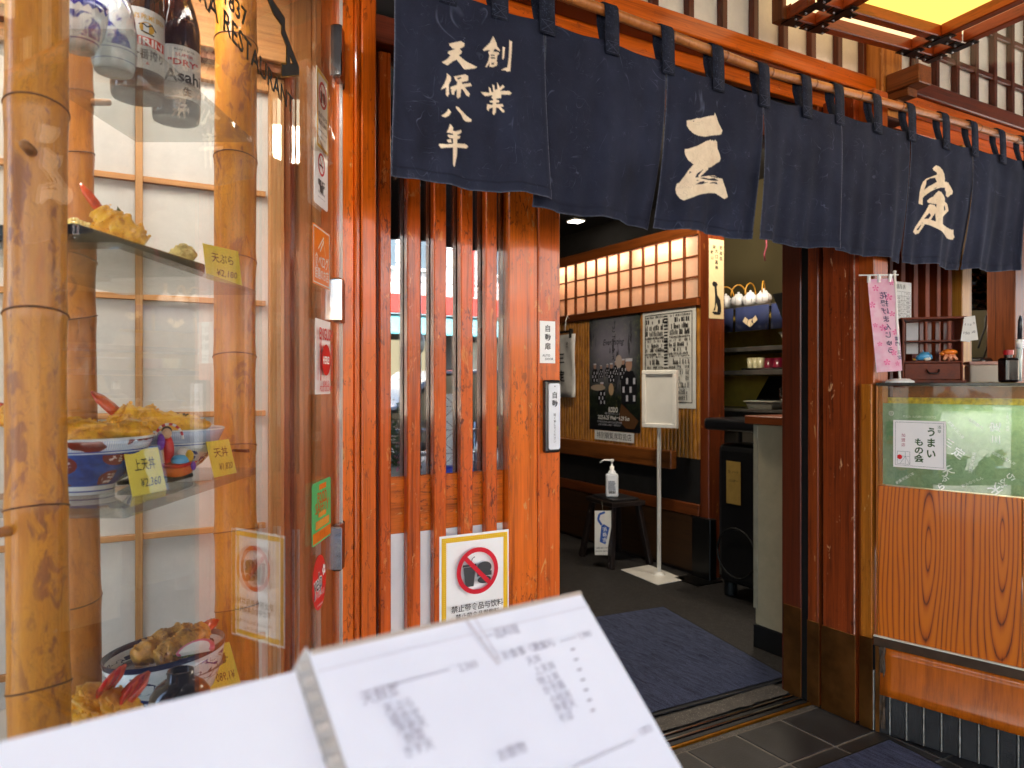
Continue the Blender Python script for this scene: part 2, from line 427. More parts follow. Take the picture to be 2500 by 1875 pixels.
# ================================================================ building shell
bd = thing('restaurant_building', 'restaurant building with rendered upper wall over the timber shopfront', 'building', (.8, 3, 0))
PLAS = pm('#b8a98c', .8, var=.06); OLIVE = pm('#4c442a', .75, var=.08, scale=4); DARKW = pm('#3a3430', .8, var=.1)
MB().box(-2.6, 3.9, -.02, .12, 2.96, 8.0).build('upper_wall', PLAS, bd)
MB().box(-2.6, 3.9, .12, 5.4, 7.8, 8.0).build('roof', DARKW, bd)
MB().box(-2.6, -2.3, .12, 5.4, -.3, 7.8).build('side_wall', DARKW, bd)
MB().box(3.6, 3.9, .12, 5.4, -.3, 7.8).build('side_wall', DARKW, bd)
MB().box(-2.3, 3.6, 5.2, 5.4, -.3, 7.8).build('back_wall', DARKW, bd)
MB().box(-2.3, 3.6, .12, 5.2, 2.56, 2.62).build('ceiling', pm('#2a2622', .8, var=.1), bd)
MB().box(3.02, 3.08, .13, 2.2, 0, 2.56).build('kitchen_wall', OLIVE, bd); MB().box(2.96, 3.08, 2.2, 5.2, 0, 2.56).build('kitchen_wall', pm('#1c1814', .8, var=.1), bd)  # far stretch painted near-black for the unlit depth above the partition
MB().box(-2.6, -1.35, -.02, .12, -.02, 2.96).build('front_wall', PLAS, bd)
MB().box(2.91, 3.9, .004, .12, -.02, 2.142).build('front_wall', wood('#5a2a12', '#2a1008', 'z', .6, coat=0), bd)
# arcade roof over the pavement
ar = thing('arcade_roof', 'long arcade canopy with dark ribs and pale soffit over the pavement', 'canopy', (0, -5.5, 3.2))
MB().box(-14, 14, -5.75, -.03, 3.28, 3.4).build('soffit', pm('#5a5654', .7, var=.1), ar)
MB().box(-14, 14, -5.9, -5.75, 2.92, 3.4).build('fascia', pm('#38343a', .5), ar)
for k in range(-14, 15):
    MB().box(k*1.0-.04, k*1.0+.04, -5.75, -.03, 3.14, 3.28).build('rib', pm('#26221f', .6), ar)
MB().box(-14, 14, -2.6, -2.5, 3.13, 3.27).build('cross_beam', pm('#26221f', .6), ar)
for x in (-10, -4.4, 9.6):
    MB().lathe([(0, 3.13), (.07, 3.13), (.07, 0), (0, 0)], (x, -5.6, 0), 14).build('post', pm('#7b7f80', .4, .3), ar, smooth=False)

# ================================================================ timber front
fr = thing('door_frame', 'orange varnished timber door posts and head left of the slatted door', 'door frame', (-.43, 0, 0))
xa, xb, xc = xY(834, -.0), xY(864, -.012), xY(917, -.012)
MB().box(xa-.012, xb+.004, -.002, .07, 0, 2.14).build('post', W_STILE, fr, bevel=.003)
MB().box(xb+.004, xb+.016, -.012, .06, 0, 2.14).build('bead', W_OR, fr, bevel=.003)
MB().box(xb+.0175, xc, -.018, .07, 0, 2.14).build('post', W_OR, fr, bevel=.003)
MB().box(xc, 1.262, .0, .1, 1.99, 2.06).build('head_rail', W_DKX, fr, bevel=.003)
MB().box(xc, 1.262, .04, .115, 2.06, 2.2).build('head_gap_shade', BLK, fr)  # black block stands in for the shaded gap under the lintel board
ln = thing('lintel', 'broad orange timber lintel board under a moulded beam above the curtain rod', 'lintel', (.5, 0, 2.14))
MB().box(-1.1, 3.9, .0, .03, 2.143, 2.232).build('board', W_ORX, ln, bevel=.002)
MB().box(-1.1, 1.478, -.08, -.002, 2.2, 2.258).build('beam', W_ORX, ln, bevel=.004)
MB().box(-1.1, 1.478, -.066, -.002, 2.188, 2.1995).build('bead', W_DKX, ln, bevel=.002)
MB().box(1.605, 3.9, -.045, -.002, 2.2, 2.262).build('beam', W_ORX, ln, bevel=.004)
MB().box(1.605, 3.9, -.06, -.002, 2.2635, 2.322).build('beam', W_DKX, ln, bevel=.004)
# transom left of the short post
def transom(name, label, xs, z0, z1, rows, y0, top=2.95):
    t = thing(name, label, 'transom window', ((xs[0]+xs[-1])/2, y0, z0))
    for x in xs: MB().box(x-.012, x+.012, y0-.022, y0+.002, z0, z1).build('muntin', W_DK, t, bevel=.002)
    zs = [z0]+rows+[z1]
    for z in rows:
        for a, b in zip(xs, xs[1:]): MB().box(a+.0125, b-.0125, y0-.018, y0, z-.011, z+.011).build('cross_bar', W_DK, t, bevel=.002)
    p0 = None
    for a, b in zip(xs, xs[1:]):
        for c, d in zip(zs, zs[1:]): MB().box(a+.0005, b-.0005, y0+.004, y0+.009, c, d).build('pane', CREAM, t)
    MB().box(xs[0], xs[-1], y0+.03, y0+.04, z0, z1).build('backing_board', pm('#d8c8a8', .8), t)
    return t
transom('transom_window', 'tall cream paned transom with dark upright bars above the lintel beam', [.7616+.143*k for k in range(-10, 6)], 2.2585, 2.955, [], -.016)
transom('transom_window', 'cream paned transom grid with cross bars above the takeaway counter', [1.66]+[1.802+.143*k for k in range(0, 15)], 2.3225, 2.955, [2.465, 2.65, 2.83], -.012)
sp = thing('short_post', 'short pale timber post carrying a stepped bracket beside the lantern', 'post', (1.54, -.05, 2.1))
MB().box(1.482, 1.602, -.1, -.003, 2.118, 2.955).build('post', wood('#c07a34', '#6e3410', 'z', .4, chip=.4, coat=.2), sp, bevel=.004)
MB().box(1.472, 1.612, -.11, -.003, 2.106, 2.1175).build('foot', W_DK, sp, bevel=.002)
MB().box(1.5, 1.575, -.225, -.101, 2.2, 2.265).build('bracket', W_BRNY, sp, bevel=.003)
MB().box(1.51, 1.565, -.18, -.101, 2.17, 2.1995).build('bracket_step', W_BRNY, sp, bevel=.003)
MB().box(1.51, 1.565, -.14, -.101, 2.142, 2.1695).build('bracket_step', W_BRNY, sp, bevel=.003)
# glass weather screen hung beside the post
kd = V((.25, -.968, 0)).normalized(); kn = V((-.968, -.25, 0)).normalized()
gs = thing('glass_screen', 'clear hanging glass screen with metal clip beside the short post', 'glass screen', (1.72, -.25, 2.25))
gdir = V((.378, -.926, 0)).normalized(); gnn = V((gdir.y, -gdir.x, 0))
MB().slab(V((1.66, -.1, 2.254)), gdir, CU, gnn, 1.0, .6, .006).build('pane', GLASS_C, gs)
MB().slab(V((1.658, -.096, 2.25)), gdir, CU, gnn, .02, .022, -.01).build('clip', STEEL, gs, bevel=.003)

# ================================================================ lantern
C1, C0 = V((.917, -.128, 0)), V((1.609, -.205, 0)); e1 = (C0-C1).normalized(); e2 = V((e1.y, -e1.x, 0)); LZ = 2.3; LS = .69
lt = thing('lantern', 'square timber framed ceiling lantern glowing yellow with iron corner straps', 'lantern', tuple(C1+e1*LS/2+e2*LS/2+V((0, 0, LZ))))
W_LAN = wood('#8a3a12', '#3a1408', 'x', .35, coat=.3); W_LANY = wood('#8a3a12', '#3a1408', 'y', .35, coat=.3)
def lp(a, b, z): return C1+e1*a+e2*b+V((0, 0, LZ+z))
bw = .034
for b in (bw/2, .125, LS-.125, LS-bw/2):
    MB().bar(lp(0 if b in (bw/2, LS-bw/2) else bw, b, .02), lp(LS if b in (bw/2, LS-bw/2) else LS-bw, b, .02), bw, .04).build('bar', W_LAN, lt, bevel=.003)
for a in (bw/2, .125, LS-.125, LS-bw/2):
    ed = a in (bw/2, LS-bw/2)
    for b0, b1 in ((bw, .125-bw/2), (.125+bw/2, LS-.125-bw/2), (LS-.125+bw/2, LS-bw)):
        MB().bar(lp(a, b0, .02), lp(a, b1, .02), bw, .04).build('bar', W_LANY, lt, bevel=.003)
cuts = [bw, .125, LS-.125, LS-bw]
for i in range(3):
    for j in range(3):
        mid = i == 1 and j == 1
        a0, a1, b0, b1 = cuts[i]-.01, cuts[i+1]+.01, cuts[j]-.01, cuts[j+1]+.01
        MB().add([lp(a0, b0, .041+.0004*(i*3+j)), lp(a1, b0, .041+.0004*(i*3+j)), lp(a1, b1, .041+.0004*(i*3+j)), lp(a0, b1, .041+.0004*(i*3+j))], [(0, 3, 2, 1)]).build('diffuser', emit('#ffcc5c', .19) if mid else emit('#ffd89c', .17), lt)
for k, (a, b, c, d) in enumerate(((0, 0, LS, 0), (0, LS, LS, LS), (0, 0, 0, LS), (LS, 0, LS, LS))):
    MB().bar(lp(a, b, .13)+(e1+e2)*.0, lp(c, d, .13), .004, .17).build('side_panel', emit('#ffdca8', .15), lt)
    MB().bar(lp(a, b, .235), lp(c, d, .235), .04, .04).build('top_rail', W_LAN, lt, bevel=.003)
for a in (.012, .125, LS-.125, LS-.012):
    for b in (.012, .125, LS-.125, LS-.012):
        s_ = MB()
        s_.bar(lp(max(0, a-.05), b, -.002), lp(min(LS, a+.05), b, -.002), .03, .003); s_.bar(lp(a, max(0, b-.05), -.0055), lp(a, min(LS, b+.05), -.0055), .03, .003)
        st = s_.build('iron_strap', pm('#16100e', .45, .6), lt)
        r_ = MB()
        for q in (-.036, .036):
            for u_, v_ in ((q, 0), (0, q)):
                if 0 <= a+u_ <= LS and 0 <= b+v_ <= LS: r_.blob(lp(a+u_, b+v_, -.008), .0045, 8, 6, 0)
        if r_.v: r_.build('rivet', pm('#8a8684', .3, .9), st, smooth=True)
for a in (.0, LS):
    for b in (0, LS): MB().bar(lp(a, b, 0), lp(a, b, .24), .044, .044, up=(1, 0, 0)).build('corner_post', W_BRN, lt, bevel=.003)
MB().lathe([(.0, 0), (.012, 0), (.012, .72), (0, .72)], tuple(lp(LS/2, LS/2, .26)), 10).build('hanger', pm('#2a2420', .4, .7), lt)
MB().box(*[f for f in (lp(LS/2, LS/2, 0).x-.25, lp(LS/2, LS/2, 0).x+.25, lp(LS/2, LS/2, 0).y-.03, lp(LS/2, LS/2, 0).y+.03, LZ+.245, LZ+.275)]).build('hanger_bar', W_DK, lt)

# ================================================================ sliding door
Y0 = .03
dr = thing('sliding_door', 'slatted orange timber sliding door with glass above and white panel below', 'door', (-.1, .06, 0))
xl = xY(922, Y0); xs0, xs1, xs2 = xY(1240, Y0), xY(1311, Y0), xY(1365, Y0)
MB().box(xl, xl+.012, Y0+.01, .075, .012, 1.985).build('stile', W_DK, dr, bevel=.002)
sl_px = [(927, 955), (995, 1027), (1060, 1090), (1126, 1155), (1187, 1214)]
zr0, zr1 = .765, .912
for a, b in sl_px:
    MB().box(xY(a, Y0), xY(b, Y0), Y0, Y0+.026, .05, 1.985).build('slat', W_SLAT, dr, bevel=.0025)
MB().box(xs0+.001, xs1, Y0-.004, .078, .012, 1.985).build('stile', W_STILE, dr, bevel=.003)
MB().box(xs1+.0008, xs2, Y0-.006, .078, .012, 1.985).build('stile', wood('#ca5c0c', '#5a2206', 'z', .28, chip=.8, coat=.55, chipcol='#cf8a48'), dr, bevel=.003)
MB().box(xl+.012, xs0, Y0+.0265, .07, zr0, zr1).build('rail', wood('#ce660e', '#501c04', 'x', .3, chip=.9, coat=.5), dr, bevel=.002)
MB().box(xl+.012, xs0, Y0+.0265, .07, .02, .1).build('rail', W_SLAT, dr, bevel=.002)
MB().box(xl+.012, xs0, .058, .064, zr1, 1.985).build('glass_pane', GLASS_D, dr)
MB().box(xl+.012, xs0, .06, .066, .1, zr0).build('white_panel', pm('#dcdfe2', .3, var=.06, scale=6, coat=.2), dr)
# dark film behind the upper panes: the lobby wall behind the opened leaf
# ---------------- signs on the door
A = V((1, 0, 0))
def no_food(root, O, xd, yd, w=.21, h=.297, curl=None):
    p = Print(root, O, xd, yd, w, h); p.sheet(pm('#f4f4f2', .25, var=.03), .0012)
    yl = pm('#e8b81c', .35, var=.05); p.frame(.006, .006, w-.006, h-.006, .013, yl, 'border')
    dot = ink('#f2dc6a')
    for k in range(34):
        t = k/33.0
        for r in (0, 1):
            p.disc(.01+t*(w-.02), (.010+r*.005), .0011, dot, 'border_dots', n=6); p.disc(.01+t*(w-.02), h-.010-r*.005, .0011, dot, 'border_dots', n=6)
    for k in range(48):
        t = k/47.0
        for r in (0, 1): p.disc(.010+r*.005, .02+t*(h-.04), .0011, dot, 'border_dots', n=6); p.disc(w-.010-r*.005, .02+t*(h-.04), .0011, dot, 'border_dots', n=6)
    cx_, cy_ = w/2, h-.098; g = ink('#3a3a3c')
    p.poly([(cx_-.042, cy_+.012), (cx_-.006, cy_+.012), (cx_-.012, cy_-.04), (cx_-.036, cy_-.04)], g, 'symbol')
    p.rect(cx_-.044, cy_+.013, cx_-.004, cy_+.019, g, 'symbol'); p.stroke([(cx_-.02, cy_+.019), (cx_-.016, cy_+.034), (cx_-.008, cy_+.038)], .002, g, 'symbol')
    p.disc(cx_+.02, cy_+.006, .022, g, 'symbol', ry=.016); p.rect(cx_-.002, cy_-.016, cx_+.042, cy_-.004, g, 'symbol'); p.disc(cx_+.02, cy_-.026, .02, g, 'symbol', ry=.01)
    rd = ink('#d0182c', .35); p.ring(cx_, cy_, .05, .062, rd, 'prohibition_ring'); p.line((cx_-.038, cy_+.038), (cx_+.038, cy_-.038), .012, rd, 'prohibition_bar')
    p.text('禁止带食品与饮料', cx_, .105, .02, ink('#3c3a3a'), fitw=.155, bold=.012); p.text('禁止帶食品與飲料', cx_, .083, .018, ink('#3c3a3a'), fitw=.13, bold=.012)
    p.text('No outside food or drink', cx_, .053, .013, ink('#3c3a3a'), fitw=.135, bold=.004); p.text('飲食物の持ち込み禁止', cx_, .034, .009, ink('#3c3a3a'), fitw=.09)
    p.done()
p_ = onY(1073, 1314, Y0-.002); q_ = onY(1249, 1288, Y0-.002)
ns = thing('no_food_sign', 'laminated no food or drink sign with yellow border on slatted door', 'sign', (p_.x, Y0, q_.z-.297))
no_food(ns, V((p_.x, Y0-.0015, (p_.z+q_.z)/2-.297)), A, CU)
a_, b_ = onY(1318, 783, Y0-.007), onY(1355, 887, Y0-.007)
ad = thing('auto_door_sign', 'small white bilingual automatic door plate on the door stile', 'sign', (a_.x, Y0, b_.z))
w_, h_ = b_.x-a_.x, a_.z-b_.z
p = Print(ad, V((a_.x, Y0-.0078, b_.z)), A, CU, w_, h_); p.sheet(pm('#f0f0ee', .3, var=.03), .0016)
p.text('自動扉', w_/2, h_-.021, .021, INK, vert=True, pitch=1.2, bold=.012); p.text('AUTO', w_/2-.005, .022, .0092, INK, bold=.01); p.text('DOOR', w_/2+.005, .012, .0092, INK, bold=.01); p.done()
a_, b_ = onY(1324, 931, Y0-.007), onY(1358, 1100, Y0-.007)
bt = thing('door_button', 'tall white push plate for the automatic door in black housing', 'door button', (a_.x, Y0, b_.z))
w_, h_ = b_.x-a_.x, a_.z-b_.z
MB().box(a_.x-.001, b_.x+.003, Y0-.026, Y0-.0065, b_.z-.004, a_.z+.004).build('housing', BLKG, bt, bevel=.006, seg=3)
p = Print(bt, V((a_.x+.008, Y0-.030, b_.z+.006)), A, CU, w_-.01, h_-.012); p.sheet(pm('#dfe1e6', .2, var=.03), .004, 'push_plate', r=.006)
p.text('自動', (w_-.01)/2, h_-.045, .02, INK, vert=True, pitch=1.15, bold=.01); p.text('軽く押してください', (w_-.01)/2, h_-.1, .0085, INK, vert=True, pitch=1.1); p.disc((w_-.01)/2, h_-.02, .0016, INK); p.done()

# ================================================================ right jamb with worn boards and kick plates
jb = thing('door_jamb', 'worn dark red timber boards with bronze kick plates beside the doorway', 'door jamb', (1.28, -.05, 0))
MB().box(1.285, 1.36, -.118, .16, 0, 2.142).build('backing', BLK, jb)
MB().box(1.262, 1.2845, .075, .16, 0, 2.142).build('inner_board', W_DK, jb, bevel=.003)
MB().box(1.268, 1.2845, .043, .0745, 0, 2.142).build('dark_channel', BLK, jb)
MB().box(1.258, 1.2845, -.002, .042, 0, 2.142).build('board', W_RED, jb, bevel=.003)
MB().box(1.256, 1.2845, -.146, -.022, 0, 2.142).build('board', wood('#8e3a12', '#40140a', 'z', .4, chip=.45, coat=.3, chipcol='#d8a070'), jb, bevel=.003)
MB().box(1.2535, 1.2555, -.152, -.018, 0.001, .298).build('kick_plate', BRONZE, jb, bevel=.0008)
MB().box(1.2555, 1.2575, -.008, .043, 0.001, .3).build('kick_plate', BRONZE, jb, bevel=.0008)
MB().box(1.2595, 1.2615, .072, .15, 0.001, .33).build('kick_plate', BRONZE, jb, bevel=.0008)
MB().box(1.257, 1.259, -.1478, -.143, .3, 1.6).build('chipped_edge', pm('#c79a86', .6, var=.4, scale=60), jb)
# ================================================================ curtain (noren)
YR = -.232
def rodz(x):   # the bamboo sags a little in the middle
    X = [-.7, -.2, .1225, .73, 1.237, 1.7, 2.116, 2.7]; Zs = [2.105, 2.105, 2.097, 2.066, 2.083, 2.094, 2.1, 2.1]
    return float(np.interp(x, X, Zs))
def bamboo_mat(name, c1, c2, c3, blot=1.0, fr=1.0, rough=.35):
    t = NT(name); c = t.coord((1, 1, .45)); n = t.noise(c, 26*fr, 5, .62, .8); n2 = t.noise(t.coord((1, 1, .12)), 60*fr, 3, .6); b = t.noise(c, 7*fr, 3, .5)
    cc = t.ramp(t.math('ADD', t.math('MULTIPLY', n2, .5), t.math('MULTIPLY', b, .5)), [(.35, c2), (.6, c1)])
    ms = t.math('MULTIPLY', t.math('SUBTRACT', n, .53, clamp=True), 14, clamp=True)
    ms = t.math('MULTIPLY', ms, t.math('MULTIPLY', t.math('SUBTRACT', t.noise(t.coord((1, 1, .25)), 11*fr, 3), .42, clamp=True), 8*blot, clamp=True))
    cc = t.mix(t.math('MULTIPLY', ms, .85), cc, c3)
    v = t.noise(c, 38*fr, 4, .6, 1.2); ed = t.math('MULTIPLY', t.math('LESS_THAN', t.math('ABSOLUTE', t.math('SUBTRACT', v, .5)), .016), t.math('MULTIPLY', t.math('SUBTRACT', b, .4, clamp=True), 3*blot, clamp=True))
    cc = t.mix(t.math('MULTIPLY', ed, .55), cc, '#6a3c1e')
    wh = t.math('MULTIPLY', t.math('SUBTRACT', t.noise(t.coord((1, 1, .3), loc=(4, 2, 1)), 30*fr, 4, .6, 1.0), .66, clamp=True), 8*blot, clamp=True)
    cc = t.mix(t.math('MULTIPLY', wh, .5), cc, '#b8a89a')
    t.bsdf(cc, t.math('MULTIPLY_ADD', n, .25, rough-.1), 0, .3, .15, t.bump(t.math('ADD', t.math('SUBTRACT', n2, t.math('MULTIPLY', ms, .5)), ed), .25, .001)); return t.m
ROD_M = bamboo_mat('rod_bamboo', '#c27a3c', '#a55e28', '#6a3c1a', .35, 1.2)
rd = thing('curtain_rod', 'golden bamboo rod with dark nodes carrying the navy shop curtain', 'curtain rod', (.9, YR, 2.08))
pts = [V((x, YR, rodz(x))) for x in np.linspace(-.75, 2.8, 72)]
MB().tube(pts, .0135, 14).build('culm', ROD_M, rd, smooth=True)
for x in (-.45, -.2, .03, .155, .36, .56, .745, .94, 1.16, 1.38, 1.62, 1.86, 2.12, 2.4):
    MB().tube([V((x-.004, YR, rodz(x))), V((x-.0015, YR, rodz(x))), V((x+.0015, YR, rodz(x))), V((x+.004, YR, rodz(x)))], [.0136, .0152, .0152, .0136], 14, cap=False).build('node', bamboo_mat('rod_node', '#9a5c2a', '#7a4218', '#4a2a12', .3) if 'rn' not in MC else MC['rn'], rd, smooth=True)
    MC.setdefault('rn', bpy.data.materials['rod_node'])
for x in (-.62, 2.7):
    MB().tube([V((x, -.08 if x < 1.4 else -.04, 2.226)), V((x, -.2, 2.226)), V((x, YR, 2.2)), V((x, YR-.02, rodz(x)+.03)), V((x, YR, rodz(x)-.018)), V((x, YR+.02, rodz(x)))], .004, 8).build('hook', pm('#2a2018', .4, .8), rd, smooth=True)

def noren_mat():
    t = NT('navy_canvas'); a = t.n('Attribute', attribute_name='print'); sp_ = t.n('SeparateColor'); t.l(a.outputs['Color'], sp_.inputs[0])
    c = t.coord((1, 1, 1)); n = t.noise(c, 9, 5, .6); f = t.noise(c, 900, 2, .6)
    base = t.ramp(n, [(.3, '#1a1c2a'), (.7, '#262a3c')])
    base = t.mix(t.math('MULTIPLY', t.math('SUBTRACT', f, .45, clamp=True), .8, clamp=True), base, '#3a4058')
    fade = t.math('MULTIPLY', t.math('SUBTRACT', t.noise(t.coord((1, 1, .5), loc=(2, 7, 1)), 5, 4, .6), .48, clamp=True), 1.7, clamp=True)
    base = t.mix(fade, base, '#343a52')
    ln_ = None
    for i, (s_, sc_) in enumerate((((1, 1, 1), 6), ((1.4, 1, .5), 11), ((.5, 1, 1.5), 16), ((1, 1, 1), 27))):
        v = t.noise(t.coord(s_, loc=(i*3.1, 0, i*1.7)), sc_, 2, .5, .7)
        g = t.math('SUBTRACT', 1, t.math('MULTIPLY', t.math('ABSOLUTE', t.math('SUBTRACT', v, .5)), 190), clamp=True)
        k = t.math('MULTIPLY', t.math('SUBTRACT', t.noise(t.coord(loc=(9, i*4., 3)), 13+i*5, 3), .53, clamp=True), 5, clamp=True)
        g = t.math('MULTIPLY', g, k); ln_ = g if ln_ is None else t.math('MAXIMUM', ln_, g)
    base = t.mix(t.math('MULTIPLY', ln_, .32), base, '#808bab')
    base = t.mix(t.math('MULTIPLY', sp_.outputs[1], t.math('MULTIPLY_ADD', t.noise(c, 160, 2), 1.3, -.15, clamp=True)), base, '#8e94a4')
    base = t.mix(t.math('MULTIPLY', sp_.outputs[2], .55), base, '#10121c')
    pn = t.ramp(t.noise(t.coord((1, 1, 1)), 24, 5, .7), [(.3, '#ddc8ac'), (.65, '#efdcc2')])
    crk = t.math('SUBTRACT', 1, t.math('MULTIPLY', t.math('ABSOLUTE', t.math('SUBTRACT', t.noise(t.coord(), 22, 4, .6, 1.0), .5)), 90), clamp=True)
    pn = t.mix(t.math('MULTIPLY', crk, .35), pn, '#a08c78')
    cc = t.mix(sp_.outputs[0], base, pn)
    w1 = t.n('TexWave', wave_type='BANDS'); w1.inputs['Scale'].default_value = 420; t.l(t.coord((1, 1, 1), rnd=False), w1.inputs['Vector'])
    h = t.math('ADD', t.math('MULTIPLY', f, .5), t.math('ADD', t.math('MULTIPLY', n, 1.2), t.math('MULTIPLY', ln_, .6)))
    t.bsdf(cc, .85, 0, 0, .1, t.bump(h, .3, .0015), .2); return t.m
NOR = noren_mat()
def zoomed(o, s, pts): return [(o[0]+x*s, o[1]+y*s) for x, y in pts]
g1 = lambda p: zoomed((1000, 60), 300/1310, p); g2 = lambda p: zoomed((1620, 250), 180/1149, p); g3 = lambda p: zoomed((2200, 380), 160/1154, p)
SHAPES = {0: ([g1(p) for p in (
 [(420,205),(545,178),(583,205),(578,235),(530,258),(558,290),(548,310),(520,330),(600,395),(718,455),(690,470),(580,480),(500,375),(455,395),(400,438),(343,405),(400,370),(435,330),(405,310),(410,290),(480,262),(450,255),(425,225)],
 [(395,518),(440,560),(438,600),(415,640),(420,740),(405,768),(385,750),(390,670),(330,698),(370,630),(395,560)],
 [(470,555),(590,533),(622,550),(620,600),(555,615),(556,635),(645,625),(660,655),(585,670),(640,740),(630,772),(600,755),(560,690),(545,690),(538,770),(515,790),(498,770),(500,690),(475,720),(470,752),(450,745),(440,720),(445,690),(430,690),(440,665),(500,645),(505,610),(490,600)],
 [(410,895),(440,935),(420,970),(375,992),(337,975),(370,955),(400,925)],
 [(490,872),(520,885),(600,970),(662,1018),(650,1038),(600,1035),(570,1015),(540,950),(495,900)],
 [(430,1060),(465,1105),(455,1130),(490,1140),(548,1125),(550,1150),(530,1165),(505,1175),(508,1185),(535,1190),(530,1215),(505,1225),(505,1268),(590,1275),(625,1300),(600,1322),(505,1310),(500,1400),(480,1500),(473,1518),(462,1490),(462,1310),(335,1318),(312,1290),(320,1272),(400,1278),(462,1272),(460,1215),(425,1210),(405,1190),(405,1175),(460,1180),(460,1165),(395,1150),(415,1110)],
 [(400,1230),(440,1222),(446,1260),(405,1258)],
 [(890,125),(925,200),(930,235),(965,275),(955,288),(915,260),(900,265),(890,290),(945,295),(955,310),(930,340),(930,370),(925,395),(935,400),(925,440),(880,455),(848,450),(850,410),(820,455),(805,455),(835,395),(850,330),(835,300),(855,275),(820,275),(785,285),(780,268),(850,200)],
 [(990,240),(1015,245),(1005,360),(990,378),(985,360)],
 [(1062,170),(1090,185),(1085,300),(1070,500),(1040,503),(1010,488),(975,488),(1010,465),(1040,460),(1055,350)],
 [(930,618),(955,660),(960,675),(990,645),(1012,665),(985,690),(960,710),(1060,710),(1085,735),(1065,750),(975,748),(975,785),(925,790),(920,805),(950,808),(955,830),(920,835),(920,850),(990,850),(1000,875),(970,880),(1010,920),(1005,940),(985,935),(945,890),(920,885),(915,940),(895,968),(880,950),(885,900),(880,885),(845,900),(838,925),(820,905),(825,850),(880,860),(890,835),(855,832),(850,815),(890,810),(885,790),(868,785),(880,755),(800,765),(755,720),(850,730),(840,670),(860,680),(870,725),(890,720),(878,640),(900,650),(905,700),(935,690)])],
 [g1(p) for p in ([(505,570),(545,562),(550,575),(510,590)], [(865,322),(905,325),(900,336),(865,336)], [(865,350),(910,352),(908,366),(862,364)], [(870,412),(898,408),(895,428),(870,430)])]),
 2: ([g2(p) for p in (
 [(358,283),(430,275),(510,248),(560,250),(690,218),(785,203),(793,158),(810,200),(835,270),(860,340),(912,440),(895,495),(860,508),(760,515),(640,535),(540,520),(460,485),(400,430),(360,365)],
 [(327,730),(400,722),(520,680),(650,610),(730,582),(745,600),(760,585),(775,605),(800,582),(828,615),(835,720),(870,810),(885,870),(870,920),(800,960),(740,1005),(690,1018),(690,1045),(640,1090),(565,1160),(610,1155),(700,1145),(790,1140),(850,1180),(910,1190),(935,1260),(965,1350),(985,1430),(998,1475),(940,1505),(880,1465),(800,1415),(690,1412),(560,1435),(440,1480),(310,1530),(240,1490),(195,1420),(182,1350),(205,1265),(240,1255),(310,1170),(385,1060),(462,967),(370,890),(330,810)])],
 [g2(p) for p in ([(488,1172),(515,1110),(620,1040),(580,1090),(530,1150),(555,1165)], [(488,1280),(560,1240),(640,1222),(620,1245),(700,1245),(590,1275)], [(560,1180),(620,1170),(700,1190),(780,1180),(855,1215),(800,1225),(690,1210),(620,1195)], [(700,1262),(760,1240),(820,1245),(845,1280),(780,1262)], [(498,1215),(540,1208),(530,1227)], [(395,1112),(405,1070),(430,1090)], [(452,290),(485,282),(462,305)], [(700,1150),(800,1150),(850,1185),(780,1170)])]),
 5: ([g3(p) for p in (
 [(605,172),(660,190),(720,245),(750,310),(765,400),(760,455),(820,475),(860,540),(905,630),(895,680),(850,700),(820,735),(780,710),(785,640),(765,600),(765,565),(690,565),(600,590),(500,640),(420,700),(375,745),(372,870),(300,845),(320,650),(345,540),(380,460),(440,405),(520,375),(600,345),(630,330),(615,290),(565,260),(550,225)],
 [(655,622),(700,640),(745,700),(765,760),(760,815),(790,830),(810,870),(828,970),(800,1000),(760,1040),(730,1080),(728,1210),(800,1265),(880,1305),(915,1305),(915,1370),(935,1435),(900,1480),(850,1475),(800,1455),(760,1390),(700,1320),(600,1270),(500,1225),(415,1205),(380,1260),(300,1370),(240,1385),(205,1340),(240,1260),(330,1130),(420,990),(475,890),(475,870),(510,855),(580,870),(615,915),(620,855),(560,850),(470,830),(452,800),(480,765),(560,720),(610,660)])],
 [g3(p) for p in ([(398,605),(435,500),(440,440),(500,400),(590,390),(625,465),(560,500),(470,550)], [(515,1130),(595,1010),(608,1160)], [(395,1115),(490,1010),(520,1050),(480,1110)], [(745,900),(760,870),(775,950),(750,975)], [(262,1310),(330,1225),(352,1218),(300,1310)], [(560,585),(640,550),(600,580)], [(360,1180),(375,1175),(372,1195)])])}
def inside(P, poly):
    x, y = P[:, 0], P[:, 1]; r = np.zeros(len(P), bool); n = len(poly)
    for i in range(n):
        (x0, y0), (x1, y1) = poly[i], poly[(i+1) % n]
        c = ((y0 > y) != (y1 > y))
        with np.errstate(divide='ignore', invalid='ignore'): xi = (x1-x0)*(y-y0)/((y1-y0) or 1e-9)+x0
        r ^= c & (x < xi)
    return r
cu_ = thing('shop_curtain', 'navy canvas split curtain with cream brush lettering hung over doorway', 'curtain', (.9, YR, 1.58))
EDG = [-.433, -.051, .331, .698, 1.05, 1.4165, 1.80, 2.16, 2.53]
BOT = [(1.592, 1.588), (1.573, 1.574), (1.575, 1.574), (1.572, 1.572), (1.573, 1.566), (1.568, 1.572), (1.572, 1.59), (1.59, 1.595)]
OUT = [(0, -.004), (-.03, -.066), (-.058, -.044), (-.043, -.028), (-.026, -.042), (-.044, -.046), (-.060, -.02), (-.02, 0)]   # the hem is blown in towards the shop
SWING = [(-.008, .012), (-.02, -.002), (-.004, -.002), (-.006, .0), (.0, -.002), (.0, .004), (-.018, .0), (0, 0)]   # sideways drift of the two lower corners
